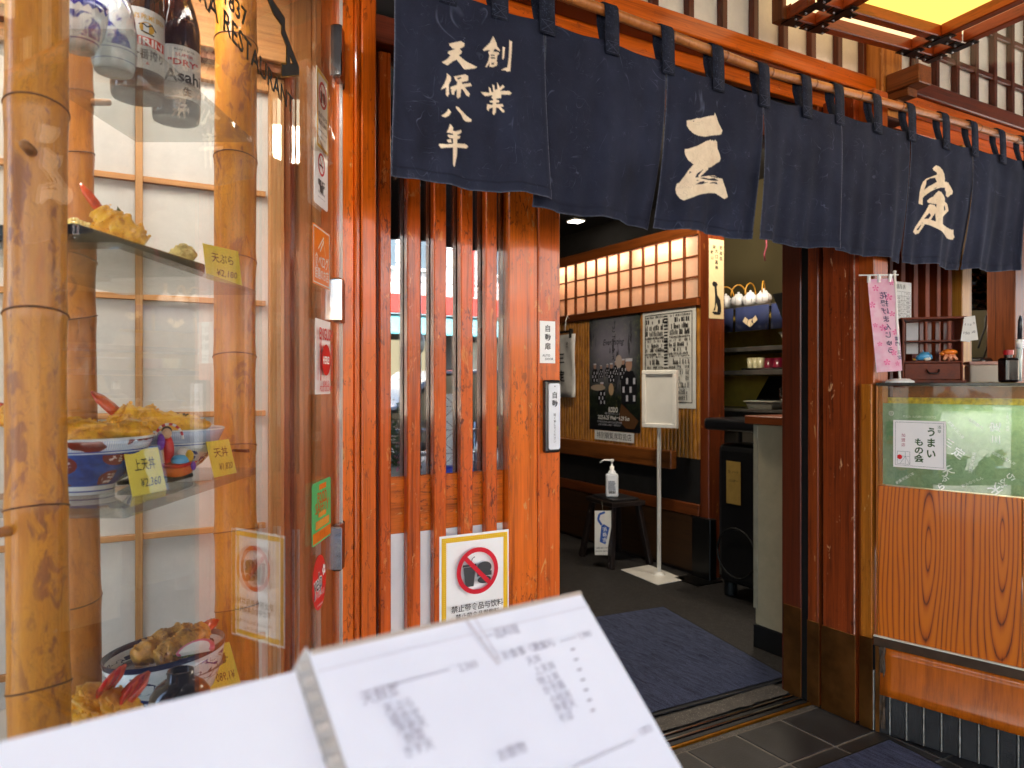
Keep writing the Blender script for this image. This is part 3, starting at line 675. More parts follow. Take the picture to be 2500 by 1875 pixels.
for i in range(8):
    x0, x1 = EDG[i]+.0012, EDG[i+1]-.0012; w_ = x1-x0; st_ = .0018 if i in SHAPES else .0045
    nx, nz = int(w_/st_), int(.44/st_)
    U, T = np.meshgrid(np.linspace(0, 1, nx+1), np.linspace(0, 1, nz+1))
    xt = x0+U*w_
    scal = .012*np.cos(U*4*np.pi)*.5*(1)                        # droops between the loops
    rz = np.interp(xt, [-.7, .1225, .73, 1.237, 2.116, 2.7], [2.105, 2.097, 2.066, 2.083, 2.1, 2.1])
    ztop = rz-.088+scal; zb = BOT[i][0]*(1-U)+BOT[i][1]*U + .004*np.sin(U*9+i*2)
    Zg = ztop+(zb-ztop)*T
    Xg = xt+(SWING[i][0]*(1-U)+SWING[i][1]*U)*T**1.6
    ph = i*1.7
    Yg = YR-.016+T*(.012*np.sin(U*6.0+ph)+.006*np.sin(U*14+ph*2)+.004*np.sin(U*31+ph))+.004*np.sin(T*5+ph)*(U-.5)
    Yg += (1-T)**6*.006*np.cos(U*4*np.pi) + T**2*(-.012*(U if i in (0, 2) else 1-U))
    Yg += .0012*np.sin(U*70+i)*np.clip((T-.93)*14, 0, 1)       # puckered hem
    Yg -= .0016*(T > .945)
    Yg -= (OUT[i][0]*(1-U)+OUT[i][1]*U)*np.clip((T-.1)/.9, 0, 1)**1.6
    vs = np.stack([Xg.ravel(), Yg.ravel(), Zg.ravel()], 1)
    idx = np.arange((nx+1)*(nz+1)).reshape(nz+1, nx+1)
    fs = np.stack([idx[:-1, :-1].ravel(), idx[1:, :-1].ravel(), idx[1:, 1:].ravel(), idx[:-1, 1:].ravel()], 1)
    me = bpy.data.meshes.new('panel'); me.from_pydata(vs.tolist(), [], fs.tolist())
    me.polygons.foreach_set('use_smooth', [True]*len(fs))
    col = np.zeros((len(vs), 4), np.float32); col[:, 3] = 1
    if i in SHAPES:
        inks, holes = SHAPES[i]
        todo = np.zeros(len(vs), np.float32)
        for ox, oz in ((-.25, -.25), (.25, -.25), (-.25, .25), (.25, .25)):
            d = vs-np.array(CAM); d[:, 0] += ox*st_; d[:, 2] += oz*st_
            Zc = d @ np.array(CF); px = CX+FPX*(d @ np.array(CR))/Zc; py = CY-FPX*d[:, 2]/Zc
            P = np.stack([px, py], 1); P = P+.45*np.stack([np.sin(py*1.9+px*.7), np.sin(px*1.7-py*.9)], 1)   # brush-ragged outline
            m_ = np.zeros(len(P), bool)
            for s_ in inks: m_ |= inside(P, s_)
            for s_ in holes: m_ &= ~inside(P, s_)
            todo += m_*.25
        col[:, 0] = todo
    ed = np.minimum(np.minimum(U*w_, (1-U)*w_), (1-T)*.44)
    col[:, 1] = np.clip(1-ed.ravel()/.004, 0, 1)*.5
    hem = np.abs(T-.945)*.44; sid = np.minimum(np.abs(U*w_-.012), np.abs((1-U)*w_-.012))
    col[:, 2] = np.maximum(np.clip(1-hem.ravel()/.004, 0, 1), .35*np.clip(1-sid.ravel()/.004, 0, 1))
    ca = me.color_attributes.new('print', 'FLOAT_COLOR', 'POINT'); ca.data.foreach_set('color', col.ravel())
    me.materials.append(NOR); me.update()
    o = bpy.data.objects.new('panel', me); COL.objects.link(o); o.parent = cu_; o.matrix_parent_inverse = PINV[cu_.name]
    sol = o.modifiers.new('thick', 'SOLIDIFY'); sol.thickness = .0012; sol.offset = 1
# loops over the rod
TABF = [.46, .5482, .6328, .7639, .8874, 1.009, 1.1323, 1.2548, 1.356, 1.484, 1.611, 1.745, 1.867, 1.992, 2.1065, 2.22]
def tab_mat():
    t = NT('navy_tape'); c = t.coord(); n = t.noise(c, 40, 4, .6)
    cc = t.ramp(n, [(.3, '#171a26'), (.75, '#292d3e')]); sc_ = t.math('MULTIPLY', t.math('SUBTRACT', t.noise(c, 220, 3), .58, clamp=True), 3, clamp=True)
    cc = t.mix(sc_, cc, '#56607a'); t.bsdf(cc, .85, 0, 0, .1, t.bump(t.noise(c, 700, 2), .3, .001), .2); return t.m
TAB = tab_mat(); STI = pm('#5a6278', .8)
random.seed(11)
for f in TABF:
    xc_ = -1+1.5*f; h = .0215; z0 = rodz(xc_)
    prof = [(YR-.0215, z0-.118), (YR-.0215, z0-.1), (YR-.0205, z0-.06), (YR-.0195, z0-.02), (YR-.017, z0+.004), (YR-.010, z0+.0145), (YR, z0+.018), (YR+.010, z0+.0145), (YR+.017, z0+.004), (YR+.016, z0-.03), (YR+.006, z0-.07), (YR-.009, z0-.1)]
    tw = random.uniform(-.003, .003); mb = MB()
    vs = []
    for k, (y, z) in enumerate(prof):
        d = tw*(1-k/len(prof)); vs += [(xc_-h+d, y, z), (xc_+h+d, y, z)]
    mb.add(vs, [(2*k, 2*k+1, 2*k+3, 2*k+2) for k in range(len(prof)-1)])
    o = mb.build('hanging_loop', TAB, cu_, smooth=True); s_ = o.modifiers.new('t', 'SOLIDIFY'); s_.thickness = .002; s_.offset = 0
    sm = MB(); yy = YR-.0228
    for (a, b) in (((-h+.004, -.112), (h-.004, -.086)), ((-h+.004, -.086), (h-.004, -.112)), ((-h+.004, -.112), (h-.004, -.112)), ((-h+.004, -.086), (h-.004, -.086))):
        sm.bar((xc_+a[0]+tw, yy, z0+a[1]), (xc_+b[0]+tw, yy, z0+b[1]), .0006, .0009)
    sm.build('cross_stitch', pm('#343b52', .8), o)
# ================================================================ shoji window behind the display
YS = .1
sw = thing('shoji_window', 'plain timber shoji screen of white paper panes behind the display case', 'shoji window', (-.95, YS, .3))
SHO = paper('#e6e2d8', .3)
vx = [-1.178, -.899, -.62]; zs = [.2825, .547, .8115, 1.08, 1.343, 1.605, 1.85]
for a, b in ((-1.36, -1.178), (-1.178, -.899), (-.899, -.62)):
    for c, d in zip(zs, zs[1:]): MB().box(a, b, YS+.006, YS+.0075, c, d).build('pane', SHO, sw)
for x in vx[:2]: MB().box(x-.0075, x+.0075, YS-.01, YS+.0055, .2825, 1.85).build('upright_bar', W_HIN, sw, bevel=.001)
for z in zs[1:-1]:
    for a, b in ((-1.36, -1.178), (-1.178, -.899), (-.899, -.62)): MB().box(a+.0078, b-.0078, YS-.008, YS+.005, z-.0065, z+.0065).build('cross_bar', W_HINX, sw, bevel=.001)
MB().box(-.62, -.585, YS-.014, YS+.012, .2, 1.885).build('stile', W_HIN, sw, bevel=.002)
MB().box(-1.36, -.621, YS-.012, YS+.012, 1.85, 1.888).build('top_rail', W_HINX, sw, bevel=.002)
MB().box(-1.36, -.621, YS-.012, YS+.012, .23, .282).build('bottom_rail', W_HINX, sw, bevel=.002)
MB().box(-1.36, -.57, .125, .13, .1, 2.6).build('backing_board', pm('#cfc8b8', .8), sw)
fa = thing('display_fascia', 'plain cedar header boards and side post framing the shoji screen', 'panelling', (-.9, .05, 1.9))
MB().box(-1.36, -.575, YS-.035, YS+.012, 1.89, 1.91).build('groove_shade_strip', W_BRN, fa)  # brown strip stands in for the shaded recess below the ledge
MB().box(-1.36, -.575, YS-.05, YS+.012, 1.9105, 1.94).build('ledge', W_HINX, fa, bevel=.002)
MB().box(-1.36, -.575, YS-.025, YS+.012, 1.9405, 2.6).build('header_board', W_HINX, fa)
MB().box(-.5845, -.576, .03, .11, .2, 1.8895).build('gap_shade_strip', W_DK, fa)  # dark wood strip paints the shade between stile and side board
MB().box(-.5755, -.53, .045, .115, .0, 2.6).build('side_board', W_HINB, fa, bevel=.002)
MB().box(-.5295, -.512, .02, .115, .0, 2.6).build('bead', W_HINB, fa, bevel=.003)
MB().box(-.5115, -.462, .035, .115, .0, 2.6).build('side_board', W_HINB, fa, bevel=.002)
# ================================================================ display case
GD = V((.5277, .8495, 0)).normalized(); GN = V((GD.y, -GD.x, 0))         # glass direction; GN looks to the passer-by
G1 = V((-.478, -.03, 0))
dc = thing('display_case', 'tall glazed food display case with clear shelves and metal hinges', 'display case', tuple(cw(-.6, 1.1, .6)))
MB().slab(G1+V((0, 0, .42))-GD*1.55, GD, CU, GN, 1.545, 2.13, .006).build('glass_pane', GLASS_W, dc)
def gp(px, py): return onP(px, py, G1, GN)
EDGEG = pm('#7f9a90', .1, var=.05, coat=.6)
def shelf(z, zn, zf, xr, xl_, t=.008):
    mb = MB()
    a, b, c, d = cw(xr, zn, z), cw(xr+.006, zf, z), cw(xl_, zf, z), cw(xl_, zn, z)
    mb.prism([a, b, c, d], (0, 0, -t)); mb.build('shelf', GLASS_S, dc)
shelf(1.586, .905, 1.305, -.467, -.665); shelf(1.318, .874, 1.325, -.466, -.70); shelf(1.0, .889, 1.325, -.466, -.70, .012)
MB().prism([cw(-.46, .5, .6195), cw(-.44, 1.32, .6195), cw(-.8, 1.32, .6195), cw(-1.0, .5, .6195)], (0, 0, -.03)).build('base_board', pm('#b9b4aa', .5, var=.06), dc)
MB().prism([cw(-.44, .5, .3), cw(-.402, 1.55, .3), cw(-.404, 1.55, .3), cw(-.442, .5, .3)], (0, 0, .12)).build('plinth_panel', W_HIN, dc)
for py0, py1 in ((34, 170), (670, 783), (1292, 1408)):
    a, b = gp(798, py0), gp(816, py0); z0, z1 = onD(815, py1, 1.64).z, onD(815, py0, 1.64).z
    hg = MB().slab(V((G1.x, G1.y, z0))-GD*.052+GN*.009, GD, CU, GN, .04, z1-z0, .02).build('hinge', pm('#8a6450', .16, .85, var=.1), dc, bevel=.003, seg=2)  # brown metal colour carries the reflection of the wood beside it
    MB().slab(V((G1.x, G1.y, z0+.004))-GD*.056+GN*.013, GD, CU, GN, .007, z1-z0-.008, .028).build('hinge_knuckle', CHROME, hg, bevel=.002)
    MB().box(G1.x+.004, G1.x+.012, -.012, -.0025, z0+.003, z1-.003).build('hinge_leaf', pm('#5c3a2a', .25, .8), hg, bevel=.002)
MB().slab(G1+V((0, 0, .45))-GD*.004+GN*.0005, GD, CU, GN, .004, 2.1, .007).build('glass_edge', pm('#c8d2cc', .15, var=.05), dc)
# lamp inside, above the goods
lm = thing('case_lamp', 'small lamp box fixed under the header inside the display case', 'lamp', tuple(cw(-.66, 1.2, 2.05)))
MB().bar(cw(-.66, .7, 2.13), cw(-.62, 1.5, 2.13), .1, .05).build('housing', pm('#4a3a2c', .5), lm, bevel=.004)
MB().bar(cw(-.66, .72, 2.103), cw(-.62, 1.48, 2.103), .07, .004).build('tube', emit('#fff6ea', 1.5), lm)
al = bpy.data.lights.new('case_light', 'AREA'); al.shape = 'RECTANGLE'; al.size = .8; al.size_y = .08; al.energy = 1.6; al.color = (1, .96, .9)
ao = bpy.data.objects.new('case_light', al); COL.objects.link(ao); ao.location = cw(-.64, 1.1, 2.098); ao.rotation_euler = (0, 0, math.radians(60)); ao.parent = lm; ao.matrix_parent_inverse = PINV[lm.name]

# ---------------- bamboo poles
BAM = bamboo_mat('pole_bamboo', '#d88e22', '#bc7018', '#94562a', 1.2, 1.9, .38)
BAM2 = bamboo_mat('pole_bamboo_dark', '#b8742a', '#96541a', '#7a4420', .9, 1.4, .4)
def pole(label, X, Z, r, nodes, mat, pegs=(), z0=.3, z1=2.12):
    c = cw(X, Z, z0); t = thing('bamboo_pole', label, 'bamboo pole', tuple(c), group=None)
    pts = []; rs = []; zz = sorted(set([z0, z1]+[n+d for n in nodes for d in (-.03, -.008, 0, .008, .03) if z0 < n+d < z1]+list(np.linspace(z0, z1, 24))))
    for z in zz:
        dn = min(abs(z-n) for n in nodes); k = r*(1-.012*math.sin(z*7)) + (r*.045*math.exp(-(dn/.012)**2))
        pts.append(V((c.x+.004*math.sin(z*3+X*9), c.y+.004*math.cos(z*2.3), z))+CR*(.006*(1.2-z))); rs.append(k)
    mb = MB(); mb.tube(pts, rs, 26); mb.build('culm', mat, t, smooth=True)
    for n in nodes:
        q = V((c.x+.004*math.sin(n*3+X*9), c.y+.004*math.cos(n*2.3), n))+CR*(.006*(1.2-n)); tl = .008
        ring = [q+V((math.cos(a)*r*1.045, math.sin(a)*r*1.045, tl*math.cos(a+X*11+n))) for a in np.linspace(0, 2*math.pi, 33)]
        MB().tube(ring, .0012, 6, cap=False).build('node_ring', pm('#704420', .6, var=.3), t, smooth=True)
    for (pz, d) in pegs:
        q = V((c.x, c.y, pz)); MB().tube([q, q+d*(r+.026), q+d*(r+.028)], [.0062, .0055, .003], 10).build('peg', wood('#a06a34', '#6a3a16', 'z', .5), t, smooth=True)
    return t
nz = lambda py, Z: CAM.z+(CY-py)/FPX*Z
toR = (CR*1.0).normalized()
pole('thick mottled bamboo pole at the outer end of the display shelves', -.5345, .835, .0305, [nz(272, .835), nz(772, .835), nz(1240, .835), nz(1675, .835)], BAM, [(nz(8, .835), -CF), (nz(392, .835), -CF+CR*.35), (nz(1282, .835), (-CF+CR*-.4).normalized())])
pole('darker bamboo pole with shelf pegs behind the thick outer pole', -.736, 1.235, .036, [nz(235, 1.235), nz(383, 1.235), nz(778, 1.235), nz(1462, 1.235)], BAM2, [(nz(250, 1.235), toR), (nz(680, 1.235), toR)])
pole('mottled bamboo pole in front of the shoji screen edge', -.527, 1.41, .0375, [nz(110, 1.41), nz(392, 1.41), nz(640, 1.41), nz(872, 1.41), nz(1090, 1.41), nz(1295, 1.41), nz(1482, 1.41)], BAM)
q = nz(1098, 1.41); MB().prism([onD(548, 1095, 1.366), onD(604, 1098, 1.372), onD(604, 1105, 1.372), onD(548, 1101, 1.366)], CF*.01).build('dark_slot', pm('#120c08', .8), bpy.data.objects['bamboo_pole.002'])
# ---------------- lettering and stickers on the glass
GX, GO = GD, -GD
gl = thing('glass_lettering', 'black and gold serif lettering about the restaurant painted on the display glass', 'lettering', tuple(gp(600, 150)))
GOLD = pm('#b08a3a', .25, .8, var=.1)
class GPrint(Print): pass
def glass_text(tx, p0, p1, size, mat, bold=.01, off=.0006):
    """letters run from p0 to p1 (pixels) along the glass"""
    a, b = gp(*p0), gp(*p1); xd = (b-a).normalized(); L = (b-a).length; yd = CU-xd*CU.dot(xd); yd.normalize()
    pr = Print(gl, a, xd, yd, L, size, base=off); pr.text(tx, 0, size*.36, size, mat, 'l', bold, fitw=L); pr.done()
glass_text('TEMPURA RESTAURANT', (330, -190), (714, 280), .046, GOLD, .018, .0002); glass_text('TEMPURA RESTAURANT', (330, -190), (714, 280), .046, INK, .0, .0008)
glass_text('SINCE 1837', (430, -125), (602, 70), .04, GOLD, .018, .0002); glass_text('SINCE 1837', (430, -125), (602, 70), .04, INK, .0, .0008)
for ch, (pa, pb), sz in (('A', ((690, 80), (728, 215)), .085), ('U', ((655, -90), (690, 52)), .085), ('S', ((620, -260), (655, -100)), .085)):
    a, b = gp(*pa), gp(*pb); c = (a+b)/2
    for m_, bo, of in ((GOLD, .05, .0003), (INK, .025, .0009)):
        pr = Print(gl, c, GD, CU, .1, .1, base=of); pr.text(ch, 0, 0, .13, m_, 'c', bo, rot=-math.pi/2, sx=1.0); pr.done()
def sticker(name, label, tl, br, cat='sticker', mat=None, r=.004, rootonly=False):
    a, b = gp(*tl), gp(*br); w_ = (b-a).dot(GD); h_ = a.z-b.z
    h_ = abs(a.z-gp(tl[0], br[1]).z) if True else h_
    t = thing(name, label, cat, (a.x, a.y, a.z-h_)); p = Print(t, V((a.x, a.y, a.z-h_))+GN*.0012, GD, CU, w_, h_); p.sheet(mat, .0006, r=r); return t, p
# no food sign in its curling plastic sleeve
zt = gp(772, 165).z
a = gp(768, 165); L = (gp(800, 165)-a).length
t = thing('sleeved_no_food_sign', 'no food sign in a crumpled clear plastic sleeve on the glass', 'sign', (a.x, a.y, zt-.16))
p = Print(t, V((a.x, a.y, zt-.165))+GN*.004, GD, CU, .085, .165); p.sheet(pm('#f2f1ee', .3, var=.03), .0008)
p.frame(.002, .002, .083, .163, .007, pm('#e8b81c', .35, var=.05)); g = ink('#2a2a2c'); cx_, cy_ = .0425, .118
p.poly([(cx_-.018, cy_+.006), (cx_-.002, cy_+.006), (cx_-.005, cy_-.018), (cx_-.016, cy_-.018)], g, 'symbol'); p.disc(cx_+.009, cy_-.003, .01, g, 'symbol', ry=.012)
p.ring(cx_, cy_, .022, .028, RED, 'prohibition_ring'); p.line((cx_-.017, cy_+.017), (cx_+.017, cy_-.017), .005, RED, 'prohibition_bar')
p.text('禁止带食品与饮料', cx_, .072, .011, INK, fitw=.062, bold=.012); p.text('禁止帶食品與飲料', cx_, .057, .01, INK, fitw=.055, bold=.012); p.text('No outside food or drink', cx_, .04, .007, INK, fitw=.06); p.text('飲食物の持ち込み禁止', cx_, .026, .006, INK, fitw=.04); p.done()
sv = MB(); N = 14; vs = []
for j in range(N+1):
    for i in range(7):
        u, v_ = i/6, j/N; fl = (abs(v_-.5)*2)**3
        vs.append(V((a.x, a.y, zt-.19))+GD*(-.06+.165*u-.03*fl*(u-.3))+CU*(.215*v_)+GN*(.007+.006*math.sin(v_*9+u*5)+.022*fl*abs(math.sin(u*7))))
sv.add(vs, [(j*7+i, j*7+i+1, (j+1)*7+i+1, (j+1)*7+i) for j in range(N) for i in range(6)])
tp = NT('clear_sleeve'); tb = tp.n('BsdfTransparent'); tb.inputs[0].default_value = (.97, .94, .88, 1); gb = tp.n('BsdfGlossy'); gb.inputs['Roughness'].default_value = .15; mx_ = tp.n('MixShader'); mx_.inputs[0].default_value = .26
tp.l(tb.outputs[0], mx_.inputs[1]); tp.l(gb.outputs[0], mx_.inputs[2]); tp.l(mx_.outputs[0], tp.out.inputs[0])
sv.build('plastic_sleeve', tp.m, t, smooth=True)
t, p = sticker('no_smoking_sticker', 'white rounded no smoking sticker with red ring on the glass', (766, 332), (799, 492), mat=pm('#f4f4f4', .25, var=.02), r=.008)
w_, h_ = p.w, p.h; cx_ = w_/2
p.ring(cx_, h_-.045, .019, .024, RED, 'prohibition_ring'); p.rect(cx_-.016, h_-.05, cx_+.012, h_-.046, INK, 'symbol'); p.stroke([(cx_+.008, h_-.04), (cx_+.004, h_-.034), (cx_+.01, h_-.028)], .0015, INK, 'symbol'); p.line((cx_-.015, h_-.03), (cx_+.015, h_-.06), .0035, RED, 'prohibition_bar')
p.text('禁煙', cx_, h_-.085, .014, INK, bold=.015, fitw=.05); p.text('No Smoking', cx_, h_-.105, .009, INK, fitw=.045); 
for k in (-1, 0, 1): p.rect(cx_+k*.009-.003, .03, cx_+k*.009+.003, .044, INK, 'logo')
p.text('Barrier-free Tokyo', cx_, .018, .004, INK, fitw=.05); p.done()
t, p = sticker('review_site_sticker', 'orange restaurant review sticker with white chopsticks and lettering', (762, 542), (803, 690), mat=pm('#ee7d16', .3, var=.03), r=.002)
w_, h_ = p.w, p.h
p.frame(.003, .003, w_-.003, h_-.003, .0025, WHT); p.stroke([(w_*.3, h_*.62), (w_*.62, h_*.86)], .003, WHT, 'symbol'); p.stroke([(w_*.4, h_*.58), (w_*.62, h_*.8)], .003, WHT, 'symbol'); p.stroke([(w_*.55, h_*.82), (w_*.7, h_*.62), (w_*.72, h_*.55)], .002, WHT, 'symbol')
p.text('食べログ', w_/2, h_*.42, .03, WHT, fitw=w_*.8, bold=.012); p.text('話題のお店', w_/2, h_*.2, .026, WHT, fitw=w_*.8, bold=.01); p.done()
t, p = sticker('english_menu_sticker', 'white and red English menu sticker with fork, knife and round plate', (769, 776), (805, 963), mat=pm('#f6f2ee', .3, var=.03), r=.001)
w_, h_ = p.w, p.h; R2 = ink('#d02018')
for k in range(30): 
    y = .03+k*(h_-.08)/30
    for j in range(5): p.rect(.006+j*w_/5.2, y, .006+j*w_/5.2+w_/7, y+.0008, ink('#e8a8a0'), 'hatching')
p.text('ENGLISH', w_/2, h_-.03, .034, R2, fitw=w_*.9, bold=.02); p.text('MENU', w_/2, h_-.063, .024, R2, fitw=w_*.42, bold=.015)
p.disc(w_/2, h_*.46, w_*.3, R2, 'plate_symbol', ry=h_*.21); p.text('HERE!', w_/2, h_*.46, .022, WHT, fitw=w_*.42, bold=.03)
p.rect(w_*.1, h_*.18, w_*.15, h_*.62, R2, 'fork_symbol'); 
for k in (-1, 0, 1): p.rect(w_*.125+k*.005-.0012, h_*.62, w_*.125+k*.005+.0012, h_*.74, R2, 'fork_symbol')
p.rect(w_*.87, h_*.18, w_*.92, h_*.7, R2, 'knife_symbol'); p.text('ASAKUSA', w_/2, h_*.145, .018, R2, fitw=w_*.45, bold=.012); p.text('FOOD DISCOVERY', w_/2, h_*.075, .017, R2, fitw=w_*.85, bold=.012); p.done()
t, p = sticker('food_safety_sticker', 'green and orange food safety course sticker with rounded corners', (761, 1183), (806, 1338), mat=pm('#3cc878', .3, var=.03), r=.008)
w_, h_ = p.w, p.h; OR = ink('#f08018'); DG = ink('#d86a10')
p.rect(.002, .004, w_-.002, h_*.2, OR, 'band'); p.rect(w_*.34, h_*.86, w_*.72, h_*.95, OR, 'badge'); p.text('2024年', w_*.53, h_*.905, .012, DG, fitw=w_*.3)
p.text('FOOD', w_/2, h_*.74, .032, DG, fitw=w_*.5, bold=.015); p.text('SAFETY', w_/2, h_*.58, .032, DG, fitw=w_*.72, bold=.015); p.rect(w_*.3, h_*.42, w_*.72, h_*.49, OR, 'badge'); p.text('食品衛生', w_*.51, h_*.455, .014, ink('#f6d060'), fitw=w_*.36); p.rect(w_*.15, h_*.24, w_*.88, h_*.37, OR, 'badge'); p.text('実務講習会受講', w_*.51, h_*.305, .016, ink('#f6d060'), fitw=w_*.68)
p.text('東京都', w_/2, h_*.13, .012, DG, fitw=w_*.35); p.text('一般社団法人食品衛生協会', w_/2, h_*.07, .008, DG, fitw=w_*.7); p.done()
a, b = gp(762, 1360), gp(794, 1360); zc = gp(778, 1422).z; rw = (b-a).length/2; rh = (gp(778, 1357).z-gp(778, 1490).z)/2
t = thing('round_review_sticker', 'round red review sticker with white brand word on the glass', 'sticker', tuple((a+b)/2))
p = Print(t, V((((a+b)/2).x, ((a+b)/2).y, zc))+GN*.0012, GD, CU, .1, .1); MB().prism([p.P(math.cos(k*math.pi/20)*rw, math.sin(k*math.pi/20)*rh*1.0) for k in range(40)], -GN*.0006).build('sheet', pm('#e0140e', .3, var=.03), t)
p.text('yelp', -.012, .004, .05, WHT, fitw=rw*1.25, bold=.05, rot=.1); p.text('yelp', -.012, .004, .05, INK, fitw=rw*1.2, bold=.005, rot=.1)
for k in range(5): p.disc(rw*.62+math.cos(k*1.25+.6)*rw*.16, .02+math.sin(k*1.25+.6)*rw*.16, rw*.1, WHT, 'burst_logo', n=12)
p.text('で人気のお店', 0, -.024, .014, WHT, fitw=rw*1.3); p.text('www.yelp.co.jp', 0, -.045, .008, WHT, fitw=rw*.8); p.done()
# ================================================================ goods in the display
def lathed(name, label, cat, c, prof, mat, seg=40, rot=(0, 0, 0), part='body', group=None):
    t = thing(name, label, cat, tuple(c), rot, group)
    MB().lathe(prof, (0, 0, 0), seg).build(part, mat, t, smooth=True, local=True)
    return t
def porcelain(kind):
    if ('por', kind) in MC: return MC[('por', kind)]
    t = NT('porcelain_'+kind); tc = t.n('TexCoord'); sx_ = t.n('SeparateXYZ'); t.l(tc.outputs['Object'], sx_.inputs[0])
    X, Y, Z = sx_.outputs; an = t.math('ARCTAN2', Y, X); cb = t.n('CombineXYZ'); t.l(an, cb.inputs[0]); t.l(t.math('MULTIPLY', Z, 22), cb.inputs[1])
    v2 = cb.outputs[0]
    def nz_(s_, d=3, di=0): return t.noise(v2, s_, d, .55, di)
    def band(z0, z1): return t.math('MULTIPLY', t.math('GREATER_THAN', Z, z0), t.math('LESS_THAN', Z, z1))
    W = '#dfe6e6'; B = '#22409a'; D = '#141e4a'
    cc = t.ramp(nz_(3), [(.3, '#d2dcdc'), (.7, '#e8ecea')])
    def vor(s_, th):
        v = t.n('TexVoronoi'); v.voronoi_dimensions = '2D'; v.inputs['Scale'].default_value = s_; v.inputs['Randomness'].default_value = .55; t.l(v2, v.inputs['Vector']); return t.math('LESS_THAN', v.outputs['Distance'], th), v.outputs['Distance']
    hatch = t.n('TexWave'); hatch.inputs['Scale'].default_value = 9; hatch.inputs['Distortion'].default_value = 0; t.l(v2, hatch.inputs['Vector'])
    if kind == 'imari':
        bl = t.ramp(nz_(4, 5, 1), [(.3, '#1c3276'), (.7, '#2c55a8')]); cc = t.mix(band(.012, .058), cc, bl)
        m, d = vor(1.1, .30); cc = t.mix(t.math('MULTIPLY', m, band(.014, .056)), cc, '#7a1c18')
        m2, _ = vor(1.1, .2); fl = t.math('MULTIPLY', m2, t.math('GREATER_THAN', nz_(9), .52)); cc = t.mix(t.math('MULTIPLY', fl, band(.016, .054)), cc, '#e6d8cc')
        cc = t.mix(t.math('MULTIPLY', band(.06, .075), t.math('GREATER_THAN', hatch.outputs[0], .6)), cc, '#8fa6cc')
        cc = t.mix(t.math('MULTIPLY', band(.061, .075), t.math('GREATER_THAN', nz_(.9), .56)), cc, '#7a2a1c')
        for z in (.004, .0595): cc = t.mix(band(z, z+.0018), cc, B)
    elif kind == 'pale':
        m, d = vor(1.7, .34); cc = t.mix(t.math('MULTIPLY', band(.014, .05), t.math('MULTIPLY', m, t.math('GREATER_THAN', nz_(7), .46))), cc, '#33518c')
        cc = t.mix(t.math('MULTIPLY', band(.057, .076), .8), cc, '#8296b4'); cc = t.mix(t.math('MULTIPLY', band(.058, .075), t.math('GREATER_THAN', hatch.outputs[0], .72)), cc, '#b6c4d8')
        for z in (.010, .0535): cc = t.mix(band(z, z+.0016), cc, B)
    elif kind == 'noodle':
        n = nz_(1.6, 2, 1.2); cc = t.mix(t.math('MULTIPLY', band(.015, .085), t.math('GREATER_THAN', n, .6)), cc, '#1b3a86')
        ln_ = t.math('LESS_THAN', t.math('ABSOLUTE', t.math('SUBTRACT', nz_(1.1, 2, 1.6), .47)), .012); cc = t.mix(t.math('MULTIPLY', ln_, band(.015, .085)), cc, D)
        cc = t.mix(t.math('GREATER_THAN', Z, .0915), cc, '#151d3c')
    elif kind == 'willow':
        n = nz_(1.3, 3, .8); cc = t.mix(t.math('MULTIPLY', band(.03, .2), t.math('MULTIPLY', t.math('SUBTRACT', n, .52, clamp=True), 12, clamp=True)), cc, '#20349a')
        n2 = nz_(4, 3, 1); cc = t.mix(t.math('MULTIPLY', band(.03, .2), t.math('MULTIPLY', t.math('SUBTRACT', n2, .6, clamp=True), 6, clamp=True)), cc, '#5a70b8')
        for z in (.011, .0255): cc = t.mix(band(z, z+.0012), cc, '#5a6aa8')
    elif kind == 'cup':
        n = nz_(1.8, 3, .8); cc = t.mix(t.math('MULTIPLY', band(.012, .04), t.math('MULTIPLY', t.math('SUBTRACT', n, .52, clamp=True), 12, clamp=True)), cc, '#283c94')
        zig = t.math('GREATER_THAN', t.math('ADD', Z, t.math('MULTIPLY', t.math('PINGPONG', an, .16), .03)), .050); cc = t.mix(t.math('MULTIPLY', zig, t.math('LESS_THAN', Z, .0585)), cc, '#2038a0')
        cc = t.mix(band(.008, .0095), cc, '#3a4a98')
    t.bsdf(cc, .12, 0, .4, .05, t.bump(nz_(6), .05, .001)); MC[('por', kind)] = t.m; return t.m
def batter(c1, c2, name):
    t = NT(name); c = t.coord(); n = t.noise(c, 120, 5, .65, .5); b = t.noise(c, 30, 3)
    cc = t.ramp(t.math('ADD', t.math('MULTIPLY', n, .6), t.math('MULTIPLY', b, .4)), [(.36, c2), (.5, c1), (.66, tuple(min(1, x*1.25) for x in lin(c1)))])
    t.bsdf(cc, .32, 0, .3, .1, t.bump(n, .7, .003), sub=0); return t.m
BAT = batter('#f8b430', '#c8801e', 'yellow_batter'); BATB = batter('#d89a40', '#8a5818', 'brown_batter'); BATP = batter('#ead080', '#b08a3c', 'pale_batter')
TAILM = pm('#d0281a', .22, var=.35, scale=60, coat=.5)
def crumbs(mb, pts, rs, n, sd, k=1.0):
    rg = random.Random(sd)
    for _ in range(n):
        i = rg.randrange(len(pts)-1); f = rg.random(); p = pts[i].lerp(pts[i+1], f); d = (pts[i+1]-pts[i]).normalized(); u = d.orthogonal().normalized(); v_ = d.cross(u); a = rg.uniform(0, 6.28)
        r = rs[i]+(rs[i+1]-rs[i])*f; q = p+(u*math.cos(a)+v_*math.sin(a))*r*rg.uniform(.85, 1.12); s_ = rg.uniform(.0012, .0034)*k
        mb.blob(q, (s_, s_*rg.uniform(.6, 1.2), s_*rg.uniform(.6, 1)), 6, 4, .3, 300)
